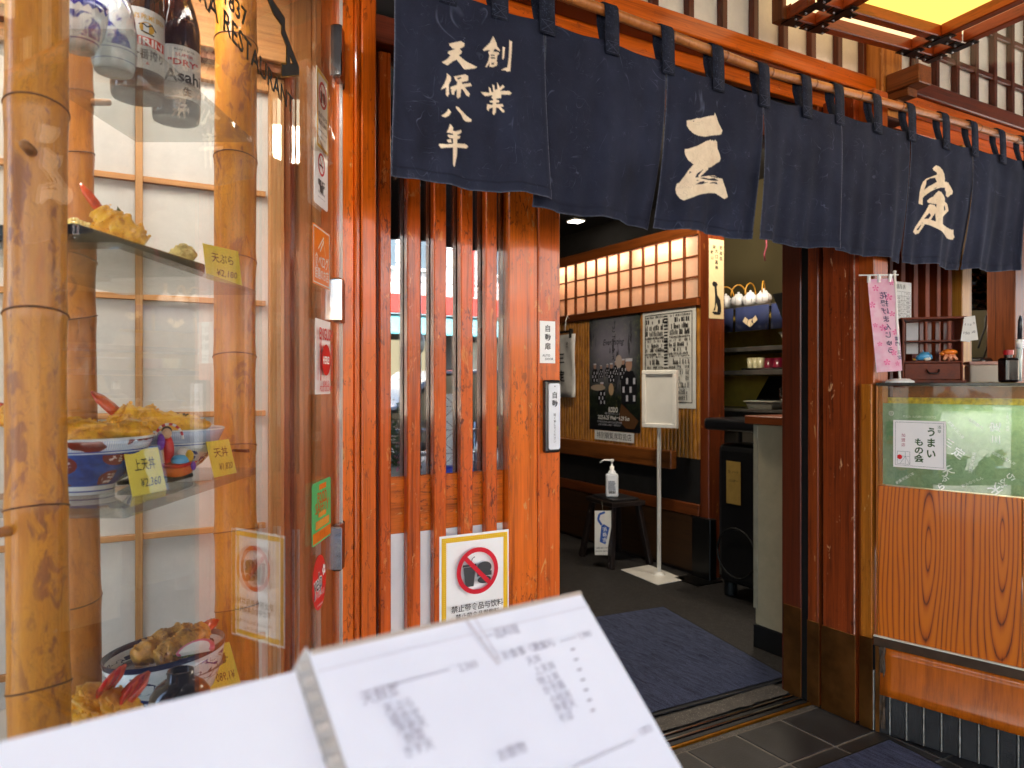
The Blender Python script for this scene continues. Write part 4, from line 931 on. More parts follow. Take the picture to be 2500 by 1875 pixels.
def shrimp(label, pts, r, mat=None, tail=.028, spread=.35, sd=1, up=None):
    pts = [V(p) for p in pts]; t = thing('tempura_shrimp', label, 'tempura', tuple(pts[-1]))
    N = 30; P = []; Rr = []
    for i in range(N+1):
        u = i/N*(len(pts)-1); k = min(int(u), len(pts)-2); P.append(pts[k].lerp(pts[k+1], u-k)); s_ = i/N
        Rr.append(r*(.45+.75*math.sin(math.pi*min(1, .12+s_*.75))**.8)*(1+.12*math.sin(s_*23+sd)))
    mb = MB(); mb.tube(P, Rr, 18, jit=.28); crumbs(mb, P, Rr, 120, sd)
    o = mb.build('batter', mat or BAT, t, smooth=True)
    tail *= 1.25; spread *= 1.15
    d = (pts[0]-pts[1]).normalized(); sdv = d.cross(up or V((0, 0, 1))); sdv = sdv.normalized() if sdv.length > .1 else CR.copy(); base = pts[0]-d*.006
    for k, a in enumerate((-spread, -.1*spread, .55*spread, spread)):
        e = (d*math.cos(a)+sdv*math.sin(a)).normalized()
        MB().tube([base, base+e*tail*.35, base+e*tail*.7, base+e*tail], [r*.5, r*.52, r*.46, r*.1], 9, flat=.3).build('tail_fin', TAILM if k % 2 else pm('#e8582a', .2, var=.3, scale=50, coat=.5), t, smooth=True)
    return t
def lump(label, c, r, mat, sd=0, name='tempura_piece', amp=.3):
    t = thing(name, label, 'tempura', tuple(c)); mb = MB(); mb.blob(c, r, 22, 16, amp, 45); rg = random.Random(sd); r = V(r)
    for _ in range(60):
        a, b = rg.uniform(0, 6.28), rg.uniform(0, 1.6); d = V((math.cos(a)*math.sin(b)*r.x, math.sin(a)*math.sin(b)*r.y, math.cos(b)*r.z)); s_ = rg.uniform(.0012, .003)
        mb.blob(V(c)+d, s_, 6, 4, .3, 300)
    mb.build('batter', mat, t, smooth=True); return t
def card(label, l1, l2, bl, br, h, lean=.35, flip=False):
    bl, br = V(bl), V(br); xd = (br-bl).normalized(); w_ = (br-bl).length; back = CU.cross(xd).normalized(); yd = (CU+back*lean).normalized()
    t = thing('price_card', label, 'price card', tuple((bl+br)/2)); nd = xd.cross(yd)
    p = Print(t, bl, xd, yd, w_, h); p.sheet(pm('#f0dc50', .55, var=.04), .0012); k = ink('#1a1a1a')
    p.text(l1, w_*.5, h*.66, h*.3, k, fitw=w_*.62, bold=.005, flip=flip); p.text(l2, w_*.58, h*.26, h*.26, k, fitw=w_*.6, bold=.005, flip=flip, slant=.2); p.done()
    ac = MB().slab(bl-xd*.003+nd*.0022-yd*.002, xd, yd, nd, w_+.006, h+.004, .0012).build('acrylic_cover', GLASS_C, t)
    MB().slab(bl-xd*.003-nd*.002-yd*.002, xd, (yd*.2-nd), nd, w_+.006, h*.6, .0015).build('acrylic_foot', GLASS_C, t)
    return t
s1, s2, s3, s0 = 1.5865, 1.3185, 1.0005, .62
# upper shelf
lathed('sake_cup', 'small blue and white porcelain cup with zigzag rim band', 'cup', cw(-.566, .966, s1), [(0, .0), (.018, .0), (.019, .006), (.022, .009), (.029, .025), (.0325, .045), (.034, .06), (.0325, .06), (.028, .03), (.015, .012), (0, .011)], porcelain('cup'))
lathed('sake_flask', 'blue and white porcelain sake flask with painted blossoms', 'flask', cw(-.559, 1.035, s1), [(0, .003), (.022, .003), (.024, 0), (.0255, .004), (.028, .012), (.0295, .028), (.0295, .055), (.026, .085), (.018, .11), (.012, .126), (.0115, .14), (.016, .155), (.015, .156), (.01, .14)], porcelain('willow'))
AMB = NT('amber_glass'); cA = AMB.coord(); AMB.bsdf(AMB.ramp(AMB.noise(cA, 14, 3), [(.3, '#1c0b06'), (.7, '#3a170a')]), .06, 0, .6, .03, None, .6); AMBER = AMB.m
def bottle(label, c, kind):
    t = thing('beer_bottle', label, 'bottle', tuple(c)); R_ = .0375
    MB().lathe([(0, .006), (.03, .002), (.035, 0), (.0372, .008), (R_, .03), (R_, .145), (.036, .16), (.030, .185), (.022, .21), (.0155, .235), (.0135, .26), (.013, .282), (.0145, .284), (.0145, .295), (0, .295)], (0, 0, 0), 40).build('glass_body', AMBER, t, smooth=True, local=True)
    MB().lathe([(.0148, .284), (.0152, .288), (.0145, .299), (0, .3)], (0, 0, 0), 24).build('crown_cap', pm('#b89a48', .3, .8), t, smooth=True, local=True)
    d = (CAM-V(c)); d.z = 0; d.normalize(); a0 = math.atan2(d.y, d.x)+.35; lw, z0, z1 = .085, (.034 if kind == 'k' else .027), (.124 if kind == 'k' else .112)
    rr = R_+.0004
    fn = lambda x, y, o: V(c)+V((math.cos(a0+(x-lw/2)/rr)*(rr+o), math.sin(a0+(x-lw/2)/rr)*(rr+o), z0+y))
    mb = MB(); n = 20
    mb.add([fn(lw*i/n, y, 0) for y in (0, z1-z0) for i in range(n+1)], [(i, i+1, n+2+i, n+1+i) for i in range(n)]); lb = mb.build('label', pm('#d9dad6', .3, .25, var=.05), t, smooth=True)
    p = Print(lb, (0, 0, 0), (1, 0, 0), (0, 1, 0), lw, z1-z0, base=.0003, fn=fn); PINV[lb.name] = Matrix()
    H = z1-z0; lb_parent = lb
    if kind == 'k':
        rdk = ink('#d23a1c'); p.text("KIRIN'S PRIME BREW", lw*.5, H*.86, .0105, ink('#c89a2a'), fitw=lw*.8, bold=.015)
        p.disc(lw*.5, H*.68, .011, ink('#c8962a'), 'emblem', ry=.009, n=18); p.stroke([(lw*.36, H*.72), (lw*.44, H*.74), (lw*.5, H*.7), (lw*.58, H*.75), (lw*.66, H*.66)], .002, INK, 'emblem'); p.stroke([(lw*.4, H*.62), (lw*.5, H*.6), (lw*.62, H*.58)], .002, INK, 'emblem')
        for k in range(8): p.rect(lw*(.14+k*.09), H*.38, lw*(.14+(k+1)*.09), H*.53, rdk, 'red_ribbon')
        p.text('KIRIN', lw*.5, H*.455, .015, WHT, fitw=lw*.6, bold=.03); p.text('一番搾り', lw*.52, H*.24, .016, INK, fitw=lw*.6, bold=.02); p.text('▲', lw*.5, H*.1, .006, rdk)
    else:
        rdk = ink('#c22838'); p.text('ASAHI BEER', lw*.5, H*.92, .005, INK, fitw=lw*.4); p.text('SUPER', lw*.5, H*.82, .007, rdk, fitw=lw*.35, bold=.01); p.text('"DRY"', lw*.5, H*.68, .014, rdk, fitw=lw*.6, bold=.02)
        p.text('Asahi', lw*.5, H*.43, .027, INK, fitw=lw*.76, bold=.02); p.text('THE BEER FOR ALL SEASONS', lw*.45, H*.29, .004, INK, fitw=lw*.5); p.text('生', lw*.55, H*.14, .015, INK, bold=.03)
    for (nm, _), (mb2, m2) in p.b.items(): mb2.build(nm, m2, lb)
    if kind != 'k':
        q = Print(t, (0, 0, 0), (1, 0, 0), (0, 1, 0), lw, .1, base=.0002, fn=lambda x, y, o: V(c)+V((math.cos(a0+(x-lw/2)/rr)*(.0372+o-.001), math.sin(a0+(x-lw/2)/rr)*(.0372+o-.001), .152+y*.8))); q.text('BEER', lw*.5, .004, .009, pm('#6a4a3a', .15), fitw=lw*.45); q.done()
    return t
bottle('amber beer bottle with red ribbon label on the top shelf', cw(-.573, 1.128, s1), 'k'); bottle('amber beer bottle with black brush brand label on the top shelf', cw(-.558, 1.225, s1), 'a')
# middle shelf
tr_ = thing('serving_tray', 'long black lacquer tray of tempura on the middle shelf', 'tray', tuple(cw(-.6, 1.02, s2)))
q4 = [cw(-.518, .875, s2+.002), cw(-.49, 1.172, s2+.002), cw(-.66, 1.19, s2+.002), cw(-.69, .89, s2+.002)]
MB().prism(q4, (0, 0, .008)).build('base', BLKG, tr_, bevel=.002)
cen = sum(q4, V())/4
for i in range(4): a, b = q4[i], q4[(i+1) % 4]; MB().bar(a.lerp(b, .0)+V((0, 0, .012)), b+V((0, 0, .012)), .006, .016).build('rim', BLKG, tr_, bevel=.002)
one('paper_liner', MB().prism([p.lerp(cen, .08)+V((0, 0, .0085)) for p in q4], (0, 0, .0012)), paper('#eeece6', .1), 'white folded paper under the tempura on the black tray', 'paper')
shrimp('golden fried shrimp leaning with red tail on the black tray', [onD(243, 512, 1.0), onD(268, 545, 1.005), onD(312, 570, 1.01), onD(352, 598, 1.02)], .0165, sd=2, tail=.036, spread=.26)
for k, (px, py, Z, r) in enumerate(((183, 552, .99, .012), (208, 560, 1.03, .011), (232, 572, 1.04, .010), (196, 570, .95, .010), (330, 592, 1.13, .011))):
    lump(('knobbly pale fried chunk against the dark pole on the black tray', 'pale fried chunk between the shrimp and the knobbly chunk', 'small pale fried chunk touching the leaning shrimp', 'pale fried chunk at the front rim of the black tray', 'pale fried chunk behind the lower end of the leaning shrimp')[k], onD(px, py, Z), (r, r*.9, r*.75), BATP, k)
lump('round pale fried vegetable near the tray corner', onD(448, 622, 1.2), (.02, .02, .016), BATP, 9)
one('shiso_leaf', MB().prism([onD(283, 545, 1.03), onD(286, 503, 1.035), onD(296, 515, 1.035), onD(312, 540, 1.04)], CF*.001), pm('#6a6a34', .5, var=.2), 'dull green fried shiso leaf behind the leaning shrimp', 'leaf')
card('yellow handwritten card priced 2180 on the middle shelf', '天ぷら', '¥2,180', cw(-.492, 1.19, s2), cw(-.462, 1.262, s2), .06, .15)
# lower shelf
bowlp = [(0, .004), (.03, .004), (.034, 0), (.036, .0), (.036, .010), (.052, .02), (.07, .042), (.081, .064), (.087, .078), (.0855, .0785), (.078, .064), (.066, .044), (.045, .026), (0, .02)]
lathed('donburi_bowl', 'deep blue porcelain bowl with red medallions heaped with tempura', 'bowl', cw(-.59, 1.02, s3), bowlp, porcelain('imari'), 56, (0, 0, 2.2))
lathed('donburi_bowl', 'pale blue and white porcelain bowl heaped with shrimp tempura', 'bowl', cw(-.56, 1.2, s3), bowlp, porcelain('pale'), 56, (0, 0, 1.0))
lump('ragged golden fritter heaped in the deep blue bowl', cw(-.60, 1.0, 1.082), (.05, .04, .022), BAT, 21, amp=.45); lump('flat golden fried vegetable slice on the deep blue bowl edge', cw(-.545, 1.03, 1.085), (.04, .03, .014), BAT, 22, amp=.35)
shrimp('fried shrimp with red tail pointing out of the deep blue bowl', [onD(8, 1005, 1.0), onD(40, 1020, 1.0), onD(110, 1045, 1.0), onD(170, 1052, 1.0)], .016, sd=5)
shrimp('large fried shrimp lying across the pale bowl with orange tail', [onD(282, 1005, 1.17), onD(300, 1020, 1.175), onD(370, 1032, 1.19), onD(450, 1042, 1.2)], .02, sd=6, tail=.042, spread=.3)
lump('golden fried chunk in the pale bowl', cw(-.53, 1.21, 1.083), (.03, .03, .014), BAT, 24); lump('dark fried aubergine in the pale bowl', onD(437, 1030, 1.215), (.03, .022, .012), pm('#3a2c2a', .25, var=.4, scale=70, coat=.5, bump=.4), 25, 'tempura_aubergine'); lump('golden fried chunk against the far rim of the pale bowl', cw(-.565, 1.235, 1.085), (.035, .025, .014), BAT, 26)
card('yellow handwritten card priced 2360 beside the boat figurine', '上天丼', '¥2,360', onD(325, 1213, .985), onD(407, 1196, 1.045), .062, .25)
card('yellow handwritten card priced 1820 beside the mottled pole', '天丼', '¥1,820', onD(524, 1166, 1.165), onD(578, 1154, 1.235), .058, .25)
# treasure boat figurine
bc = onD(430, 1165, 1.1); fg = thing('boat_figurine', 'small painted clay boat with seated figure and twisted cord', 'figurine', (bc.x, bc.y, s3+.002))
one('display_board', MB().prism([onD(285, 1185, 1.06), onD(420, 1178, 1.08), onD(472, 1164, 1.16), onD(335, 1170, 1.15)], (0, 0, .006)), BLK, 'flat black board under the boat figurine', 'board', bevel=.001)
M_ = Matrix.Translation(V((bc.x, bc.y, s3+.012))) @ Matrix.Rotation(math.radians(-25), 4, 'Z')
hull = MB(M_); R1 = [(-.024, .006, .011), (-.016, .010, .004), (0, .012, .0), (.016, .010, .003), (.026, .004, .012)]
def hullring(s_, z0, z1, nm, mt):
    mb = MB(M_); n = 16; vs = []
    for z, k in ((z0, s_*.78), ((z0+z1)/2, s_*.95), (z1, s_)):
        for i in range(n): a = 2*math.pi*i/n; vs.append((math.cos(a)*.027*k*(1.12 if math.cos(a) > .8 else 1), math.sin(a)*.0145*k, z+(.006*abs(math.cos(a))**4)))
    mb.add(vs, [(r*n+i, r*n+(i+1) % n, (r+1)*n+(i+1) % n, (r+1)*n+i) for r in range(2) for i in range(n)]+[tuple(range(n-1, -1, -1)), tuple(range(2*n, 3*n))]); mb.build(nm, mt, fg, smooth=False)
hullring(.95, 0, .012, 'hull', pm('#d8661a', .35, coat=.3)); hullring(1.05, .0125, .018, 'gunwale', pm('#cc2418', .35, coat=.3))
MB(M_).blob((-.012, 0, .038), (.009, .008, .024), 14, 10, .06).build('robe', pm('#cc2a1e', .4), fg, smooth=True)
MB(M_).blob((-.018, -.002, .035), (.006, .007, .022), 12, 10, .06).build('robe_back', pm('#c8a47a', .4), fg, smooth=True)
MB(M_).blob((-.012, -.004, .064), (.007, .007, .008), 12, 10, .03).build('head', pm('#e0b890', .4), fg, smooth=True)
MB(M_).blob((-.014, .001, .068), (.0075, .007, .007), 12, 10, .08).build('hair', pm('#3a201a', .4), fg, smooth=True)
MB(M_).blob((.008, -.004, .024), (.014, .009, .009), 12, 8, .12).build('bundle', pm('#5ab0dc', .4), fg, smooth=True)
MB(M_).blob((.010, .002, .034), (.009, .008, .009), 12, 8, .12).build('white_bundle', pm('#e8e4d8', .4), fg, smooth=True)
MB(M_).blob((.02, -.002, .03), (.006, .006, .01), 12, 8, .12).build('yellow_bundle', pm('#e2b41c', .4), fg, smooth=True)
MB(M_).blob((.027, -.006, .016), (.004, .004, .007), 10, 8, .05).build('purple_tassel', pm('#7a3aa8', .5), fg, smooth=True)
MB(M_).blob((-.018, -.010, .052), (.006, .004, .012), 10, 8, .05).build('purple_tassel', pm('#7a3aa8', .5), fg, smooth=True)
for k in range(11):
    a = math.pi*(.08+k*.084); a2 = math.pi*(.08+(k+1)*.084); MB(M_).tube([(-.008-math.cos(a)*.02, -.006, .056+math.sin(a)*.022), (-.008-math.cos(a2)*.02, -.006, .056+math.sin(a2)*.022)], .0019, 8).build('cord_strand', pm('#d83a44', .6) if k % 2 else pm('#f0e8e2', .6), fg, smooth=True)
# foot of the case
nb = lathed('noodle_bowl', 'large white noodle bowl with navy rim and painted leaves', 'bowl', cw(-.555, 1.2, s0+.002), [(0, .004), (.04, .004), (.046, 0), (.048, .008), (.07, .03), (.085, .065), (.093, .1), (.0905, .1005), (.082, .066), (.06, .03), (0, .026)], porcelain('noodle'), 56, (0, 0, .3))
nb.rotation_euler = Matrix.Rotation(math.radians(-6), 3, CF).to_euler()
one('noodle_broth', MB().lathe([(0, 0), (.05, .0), (.0815, 0)], tuple(cw(-.553, 1.2, s0+.074)), 36), pm('#5a2c12', .1, coat=.6), 'brown broth filling the noodle bowl', 'soup', smooth=True)
bz = s0+.098
shrimp('battered shrimp resting in the noodle bowl, tail at the navy rim', [onD(468, 1542, 1.235), onD(445, 1553, 1.225), onD(390, 1575, 1.2), onD(328, 1606, 1.165)], .018, BATB, sd=7, spread=.2)
shrimp('battered shrimp in the noodle bowl beside the pink fish cake', [onD(497, 1537, 1.235), onD(480, 1553, 1.22), onD(430, 1585, 1.18), onD(385, 1608, 1.155)], .017, BATB, sd=8, spread=.2)
fk = thing('fish_cake', 'half round white fish cake slice with pink edge in noodle bowl', 'fish cake', tuple(onD(483, 1590, 1.17)))
fc = onD(483, 1586, 1.15); M2 = Matrix.Translation(fc) @ Matrix.Rotation(math.radians(-30), 4, 'Z') @ Matrix.Rotation(math.radians(28), 4, 'X') @ Matrix.Rotation(math.radians(-14), 4, 'Y')
hf = [(math.cos(math.pi*k/14)*.028, math.sin(math.pi*k/14)*.021-.008, 0) for k in range(15)]
MB(M2).prism([(x, y, .0) for x, y, z in hf], (0, 0, .007)).build('white_slice', pm('#ece6d8', .3, var=.04, coat=.3), fk); MB(M2).tube([(x, y, .0036) for x, y, z in hf], .0042, 8).build('pink_edge', pm('#e0607a', .3, var=.08, coat=.3), fk, smooth=True)
for k in range(9): pass
sc_ = MB(); rg = random.Random(5)
for k in range(26): c = onD(440+rg.uniform(-12, 40), 1606+rg.uniform(-6, 5), 1.16)+V((0, 0, .004)); sc_.tube([c, c+V((rg.uniform(-.004, .004), rg.uniform(-.004, .004), .002))], .0016, 6)
tag(sc_.build('chopped_scallion', pm('#5a8a2a', .4)), 'chopped green scallion scattered on the broth', 'scallion', kind='stuff')
lc = cw(-.47, 1.045, s0+.002); lb = thing('lacquer_bowl', 'small black lacquer bowl with ring footed lid', 'bowl', tuple(lc))
MB().lathe([(0, .0), (.018, 0), (.02, .008), (.034, .025), (.041, .05), (.0415, .071), (.039, .071)], (0, 0, 0), 40).build('bowl', BLKG, lb, smooth=True, local=True)
MB().lathe([(.0395, .070), (.0415, .080), (.039, .092), (.032, .102), (.022, .109), (.0175, .111), (.0175, .123), (.0155, .123), (.0155, .113), (0, .112)], (0, 0, 0), 40).build('lid', pm('#0e0b0b', .12, var=.1, coat=.8), lb, smooth=True, local=True)
MB().lathe([(0, .1085), (.0142, .1085)], (0, 0, .0052), 30).build('lid_well', pm('#5a3430', .3), lb, local=True)
rt = thing('red_tray', 'red lacquer tray holding two upright fried shrimp', 'tray', tuple(cw(-.54, .96, s0)))
MB().prism([cw(-.475, .9, s0+.001), cw(-.465, 1.0, s0+.001), cw(-.62, 1.02, s0+.001), cw(-.64, .9, s0+.001)], (0, 0, .06)).build('tray', pm('#8a1020', .2, coat=.6), rt, bevel=.006, seg=2)
shrimp('plump fried shrimp standing tail up beside the thick pole', [onD(250, 1690, .95), onD(240, 1705, .95), onD(222, 1740, .95), onD(205, 1790, .95)], .022, sd=12, tail=.036, spread=.5)
shrimp('plump fried shrimp standing tail up beside the lacquer bowl', [onD(306, 1705, .95), onD(296, 1718, .95), onD(275, 1750, .95), onD(250, 1800, .95)], .022, sd=13, tail=.036, spread=.5)
card('yellow handwritten noodle card beside the navy rimmed bowl', 'そば', '¥1,980', onD(512, 1690, 1.2), onD(588, 1668, 1.3), .075, .3, flip=True)
# ================================================================ interior
XW = 2.165
BW = NT('wall_bamboo'); cB = BW.coord((1, 1, .3)); nB = BW.noise(cB, 40, 4, .6)
BW.bsdf(BW.ramp(nB, [(.3, '#7a4812'), (.7, '#c08026')]), .38, 0, .15, .2, BW.bump(nB, .2, .001)); BWM = BW.m
def yX(px, x=XW): return onX(px, CY, x).y
def zX(px, py, x=XW): return onX(px, py, x).z
bwall = thing('bamboo_partition', 'half height partition faced with split bamboo and a dark corner post', 'partition', (2.22, 2.4, 0))
zb0, zb1 = .70, zX(1711, 723)-.055
y = 1.515; k = 0; random.seed(5); cp = None; NODEM = pm('#5a3210', .6)
while y < 3.6:
    w_ = .034
    if cp is None:
        mb = MB(); n = 7; vs = []
        for z in (zb0, zb1):
            for i in range(n): a = math.pi*i/(n-1); vs.append((XW+.012-math.sin(a)*.012, y+w_/2-math.cos(a)*w_*.45, z))
        mb.add(vs, [(i, n+i, n+i+1, i+1) for i in range(n-1)]); cp = mb.build('split_bamboo', BWM, bwall, smooth=True); o = cp; y0 = y
    else: o = cp.copy(); COL.objects.link(o); o.location.y = y-y0; o.location.x = random.uniform(0, .0015)
    for zz in [random.uniform(zb0+.05, zb0+.35)+j*.33 for j in range(3)]:
        if zz < zb1-.01 and y < 3.05: MB().tube([V((XW+.012, y+.001, zz)), V((XW-.0006, y+w_/2, zz)), V((XW+.012, y+w_-.001, zz))], .0014, 5).build('node_ridge', NODEM, bwall)
    y += w_; k += 1
MB().box(XW+.012, XW+.06, 1.5, 4.6, 0, zb1).build('wall_core', pm('#1e1008', .8), bwall)
MB().box(XW-.022, XW+.06, 1.512, 4.6, zb1, zb1+.05).build('rail', wood('#6a3414', '#2e1206', 'y', .35, coat=.2), bwall, bevel=.003)
MB().box(XW-.04, XW+.03, 1.72, 4.6, zX(1671, 1148), zX(1671, 1103)).build('seat_rail', wood('#7a441c', '#3c1c08', 'y', .35, coat=.2), bwall, bevel=.006)
MB().box(XW-.012, XW+.02, 1.512, 4.6, .36, .43).build('lower_rail', wood('#6a3414', '#2e1206', 'y', .4, coat=.1), bwall, bevel=.004)
MB().box(XW+.004, XW+.0115, 1.512, 4.6, .43, .7).build('recess_shade', pm('#0c0908', .8), bwall)  # near-black board paints the shade of the hollow under the seat rail
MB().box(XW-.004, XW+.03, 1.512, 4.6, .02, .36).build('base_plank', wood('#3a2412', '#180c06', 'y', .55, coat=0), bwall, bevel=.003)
cpn = thing('corner_post', 'dark varnished square timber post at the partition end', 'post', (2.22, 1.47, 0))
MB().box(XW, 2.295, 1.44, 1.51, .0, 2.555).build('shaft', wood('#6a2e12', '#2c1006', 'z', .35, coat=.3, chip=.25, chipcol='#a86a2a'), cpn, bevel=.004)
MB().box(XW-.03, 2.19, 1.40, 1.55, 0, .36).build('black_bracket', pm('#0c0b0b', .35, .3), cpn, bevel=.004); MB().box(XW-.16, 2.2, 1.36, 1.56, .001, .008).build('bracket_foot', pm('#0c0b0b', .4, .3), cpn)
# lit transom on the partition
zt0, zt1 = zb1+.05, zX(1711, 571)
lt2 = thing('lit_transom', 'glowing paper transom grid with three rows above the bamboo wall', 'transom window', (XW, 2.3, zt0))
ys = [1.512, ]
px_b = [1711, 1676, 1639, 1604, 1571, 1540, 1511, 1482, 1456, 1430, 1406, 1384]
yy = [yX(p) for p in px_b]; d_ = (yy[-1]-yy[0])/(len(yy)-1); yy = [1.512+d_*i for i in range(20)]
zz_ = [zt0+(zt1-zt0)*i/3 for i in range(4)]
LP = paper('#e2c8b2', .45, fib=False)
for y in yy: MB().box(XW-.012, XW+.006, y-.006, y+.006, zt0, zt1).build('upright_bar', W_BRN, lt2, bevel=.001)
for z in zz_[1:3]:
    for a, b in zip(yy, yy[1:]): MB().box(XW-.009, XW+.005, a+.0062, b-.0062, z-.005, z+.005).build('cross_bar', W_BRN, lt2)
for a, b in zip(yy, yy[1:]):
    for c, d in zip(zz_, zz_[1:]): MB().box(XW+.008, XW+.0095, a, b, c, d).build('pane', LP, lt2)
MB().box(XW-.02, XW+.12, 1.512, 4.6, zt1, zt1+.07).build('top_rail', wood('#7a3e16', '#341608', 'y', .35, coat=.2), lt2, bevel=.003)
MB().box(XW+.12, XW+.13, 1.512, 4.6, zt0, zt1).build('light_box_back', pm('#e8e0d0', .6), lt2); MB().box(XW+.0, XW+.12, 1.512, 4.6, zt0-.01, zt0-.001).build('light_box_floor', pm('#e8e0d0', .6), lt2)
for a, b in ((1.62, 2.1), (2.2, 2.75), (2.85, 3.35), (3.45, 4.0)):
    MB().tube([V((XW+.055, a, zt1-.03)), V((XW+.055, b, zt1-.03))], .012, 10).build('tube_lamp', emit('#fff6ee', 10.0), lt2)
# downlight, then added fill lamps
dl = thing('downlight', 'square recessed ceiling downlight glowing white inside the shop', 'lamp', tuple(onZ(1406, 538, 2.55)))
c = onZ(1406, 538, 2.555); MB().box(c.x-.06, c.x+.06, c.y-.06, c.y+.06, 2.546, 2.559).build('frame', pm('#d8d4cc', .5), dl); MB().box(c.x-.05, c.x+.05, c.y-.05, c.y+.05, 2.543, 2.5455).build('diffuser', emit('#fff4e4', 3.0), dl)
for (lx, ly, e_, n_) in ((1.25, 1.25, 7, 'lobby_fill'), (2.12, 1.0, 6, 'kitchen_fill')):  # unseen lamps added to brighten the lobby and the kitchen shelves
    d2 = thing('fill_lamp', 'added round frosted fill lamp '+('over the lobby floor' if n_[0] == 'l' else 'over the kitchen shelves'), 'lamp', (lx, ly, 2.5))
    MB().lathe([(0, -.04), (.1, -.04), (.13, -.02), (.14, 0.055), (0, .055)], (0, 0, 0), 24).build('shade', emit('#ffe8c8', .8), d2, local=True, smooth=True)
    li = bpy.data.lights.new(n_, 'POINT'); li.energy = e_; li.color = (1, .88, .7); li.shadow_soft_size = .12; lo = bpy.data.objects.new(n_, li); COL.objects.link(lo); lo.location = (lx, ly, 2.4); lo.parent = d2; lo.matrix_parent_inverse = PINV[d2.name]
# ---------------- papers on the wall; local x runs toward the viewer's right (-y), face looks to -x
YN = V((0, -1, 0))
def wallprint(name, label, cat, pl, pr, pt, pb, x=XW-.004):
    a, b = yX(pl, x), yX(pr, x); m = (pl+pr)/2; zt_, zb_ = zX(pr, pt, x), zX(pr, pb, x)
    t = thing(name, label, cat, (x, (a+b)/2, zb_)); return t, Print(t, V((x, a, zb_)), YN, CU, a-b, zt_-zb_)
t, p = wallprint('concert_poster', 'dark forest drumming concert poster with white dates on bamboo wall', 'poster', 1439, 1563, 762, 1058)
tf = NT('forest_photo'); c = tf.coord((1, 1, .25), rnd=False); tr1 = tf.noise(c, 16, 3, .6, .3); c2 = tf.coord(rnd=False); lf = tf.noise(c2, 34, 6, .7); big = tf.noise(c2, 3.2, 3)
sx_ = tf.n('SeparateXYZ'); tcx = tf.n('TexCoord'); tf.l(tcx.outputs['Object'], sx_.inputs[0]); zrel = tf.math('DIVIDE', tf.math('SUBTRACT', sx_.outputs[2], zX(1563, 1058)), p.h)
mist = tf.math('MULTIPLY', tf.math('SUBTRACT', 1, tf.math('MULTIPLY', tf.math('ABSOLUTE', tf.math('SUBTRACT', zrel, .72)), 2.3), clamp=True), tf.math('SUBTRACT', 1.5, tf.math('MULTIPLY', tf.math('ABSOLUTE', tf.math('SUBTRACT', sx_.outputs[1], 2.36)), 4.5), clamp=True), clamp=True)
cc = tf.ramp(lf, [(.35, '#0c100e'), (.55, '#2c3826'), (.7, '#6a6a3c')]); cc = tf.mix(tf.math('MULTIPLY', mist, .75), cc, '#a09cb0'); cc = tf.mix(tf.math('MULTIPLY', tf.math('LESS_THAN', tr1, .42), .7), cc, '#1c1c22')
cc = tf.mix(tf.math('SUBTRACT', 1.0, tf.math('MULTIPLY', zrel, 2.6), clamp=True), cc, '#0e1018'); tf.bsdf(cc, .35, 0, .2, .1)
p.sheet(tf.m, .001); W, H = p.w, p.h
p.text('とこしえ', W*.5, H*.88, .05, INK, vert=True, pitch=1.3); p.text('Everlasting', W*.5, H*.775, .06, INK, fitw=W*.4, slant=.3)
sk_ = ink('#b08a78'); wh_ = ink('#c8c8d4'); dk_ = ink('#14151c')
def drummer(x, y, s_):
    p.poly([(x-.045*s_, y), (x+.045*s_, y), (x+.05*s_, y+.09*s_), (x+.025*s_, y+.13*s_), (x-.025*s_, y+.13*s_), (x-.05*s_, y+.09*s_)], dk_, 'figure_robe')
    for k in range(4):
        for j in range(3):
            if (k+j) % 2: p.rect(x-.04*s_+k*.022*s_, y+.01*s_+j*.034*s_, x-.04*s_+k*.022*s_+.013*s_, y+.034*s_+j*.034*s_, wh_, 'figure_checks')
    p.disc(x, y+.155*s_, .02*s_, sk_, 'figure_head', ry=.027*s_, n=14); p.rect(x-.021*s_, y+.168*s_, x+.021*s_, y+.18*s_, wh_, 'figure_headband')
for a in ((.12, .42, .75), (.25, .46, .5), (.38, .47, .5), (.46, .42, .75), (.55, .48, .55), (.69, .44, .8), (.27, .22, .9)): drummer(W*a[0], H*a[1], a[2])
drummer(W*.8, H*.24, 1.7)
p.disc(W*.19, H*.375, .085, ink('#a89684'), 'drum', ry=.022); p.disc(W*.46, H*.36, .028, ink('#b89a78'), 'drum', ry=.042); p.disc(W*.61, H*.6, .035, ink('#b8a8a0'), 'drum', ry=.045)
p.poly([(W*.6, H*.1), (W*.66, H*.24), (W*.98, H*.1), (W*.9, H*.03), (W*.75, H*.03)], ink('#5a3a20'), 'drum')
p.text('KODO', W*.5, H*.185, .05, WHT, fitw=W*.18, bold=.02); p.text('浅草 公演 2025 とこしえ', W*.48, H*.15, .014, wh_, fitw=W*.3); p.text('2025.6.25 Wed－6.29 Sun', W*.5, H*.115, .04, WHT, fitw=W*.62, bold=.012)
p.text('2025年6月25日(水)～6月29日(日) 浅草公会堂', W*.42, H*.075, .016, wh_, fitw=W*.5); p.text('主催 北前船 入場券 一般発売中', W*.42, H*.05, .014, wh_, fitw=W*.45); p.done()
t, p = wallprint('caption_strip', 'white paper strip with bold black characters under the concert poster', 'notice', 1452, 1548, 1058, 1082, XW-.006); p.sheet(paper('#efedea', .1), .0008); p.text('特別観覧席取扱店', p.w/2, p.h/2, p.h*.75, INK, fitw=p.w*.88); p.done()
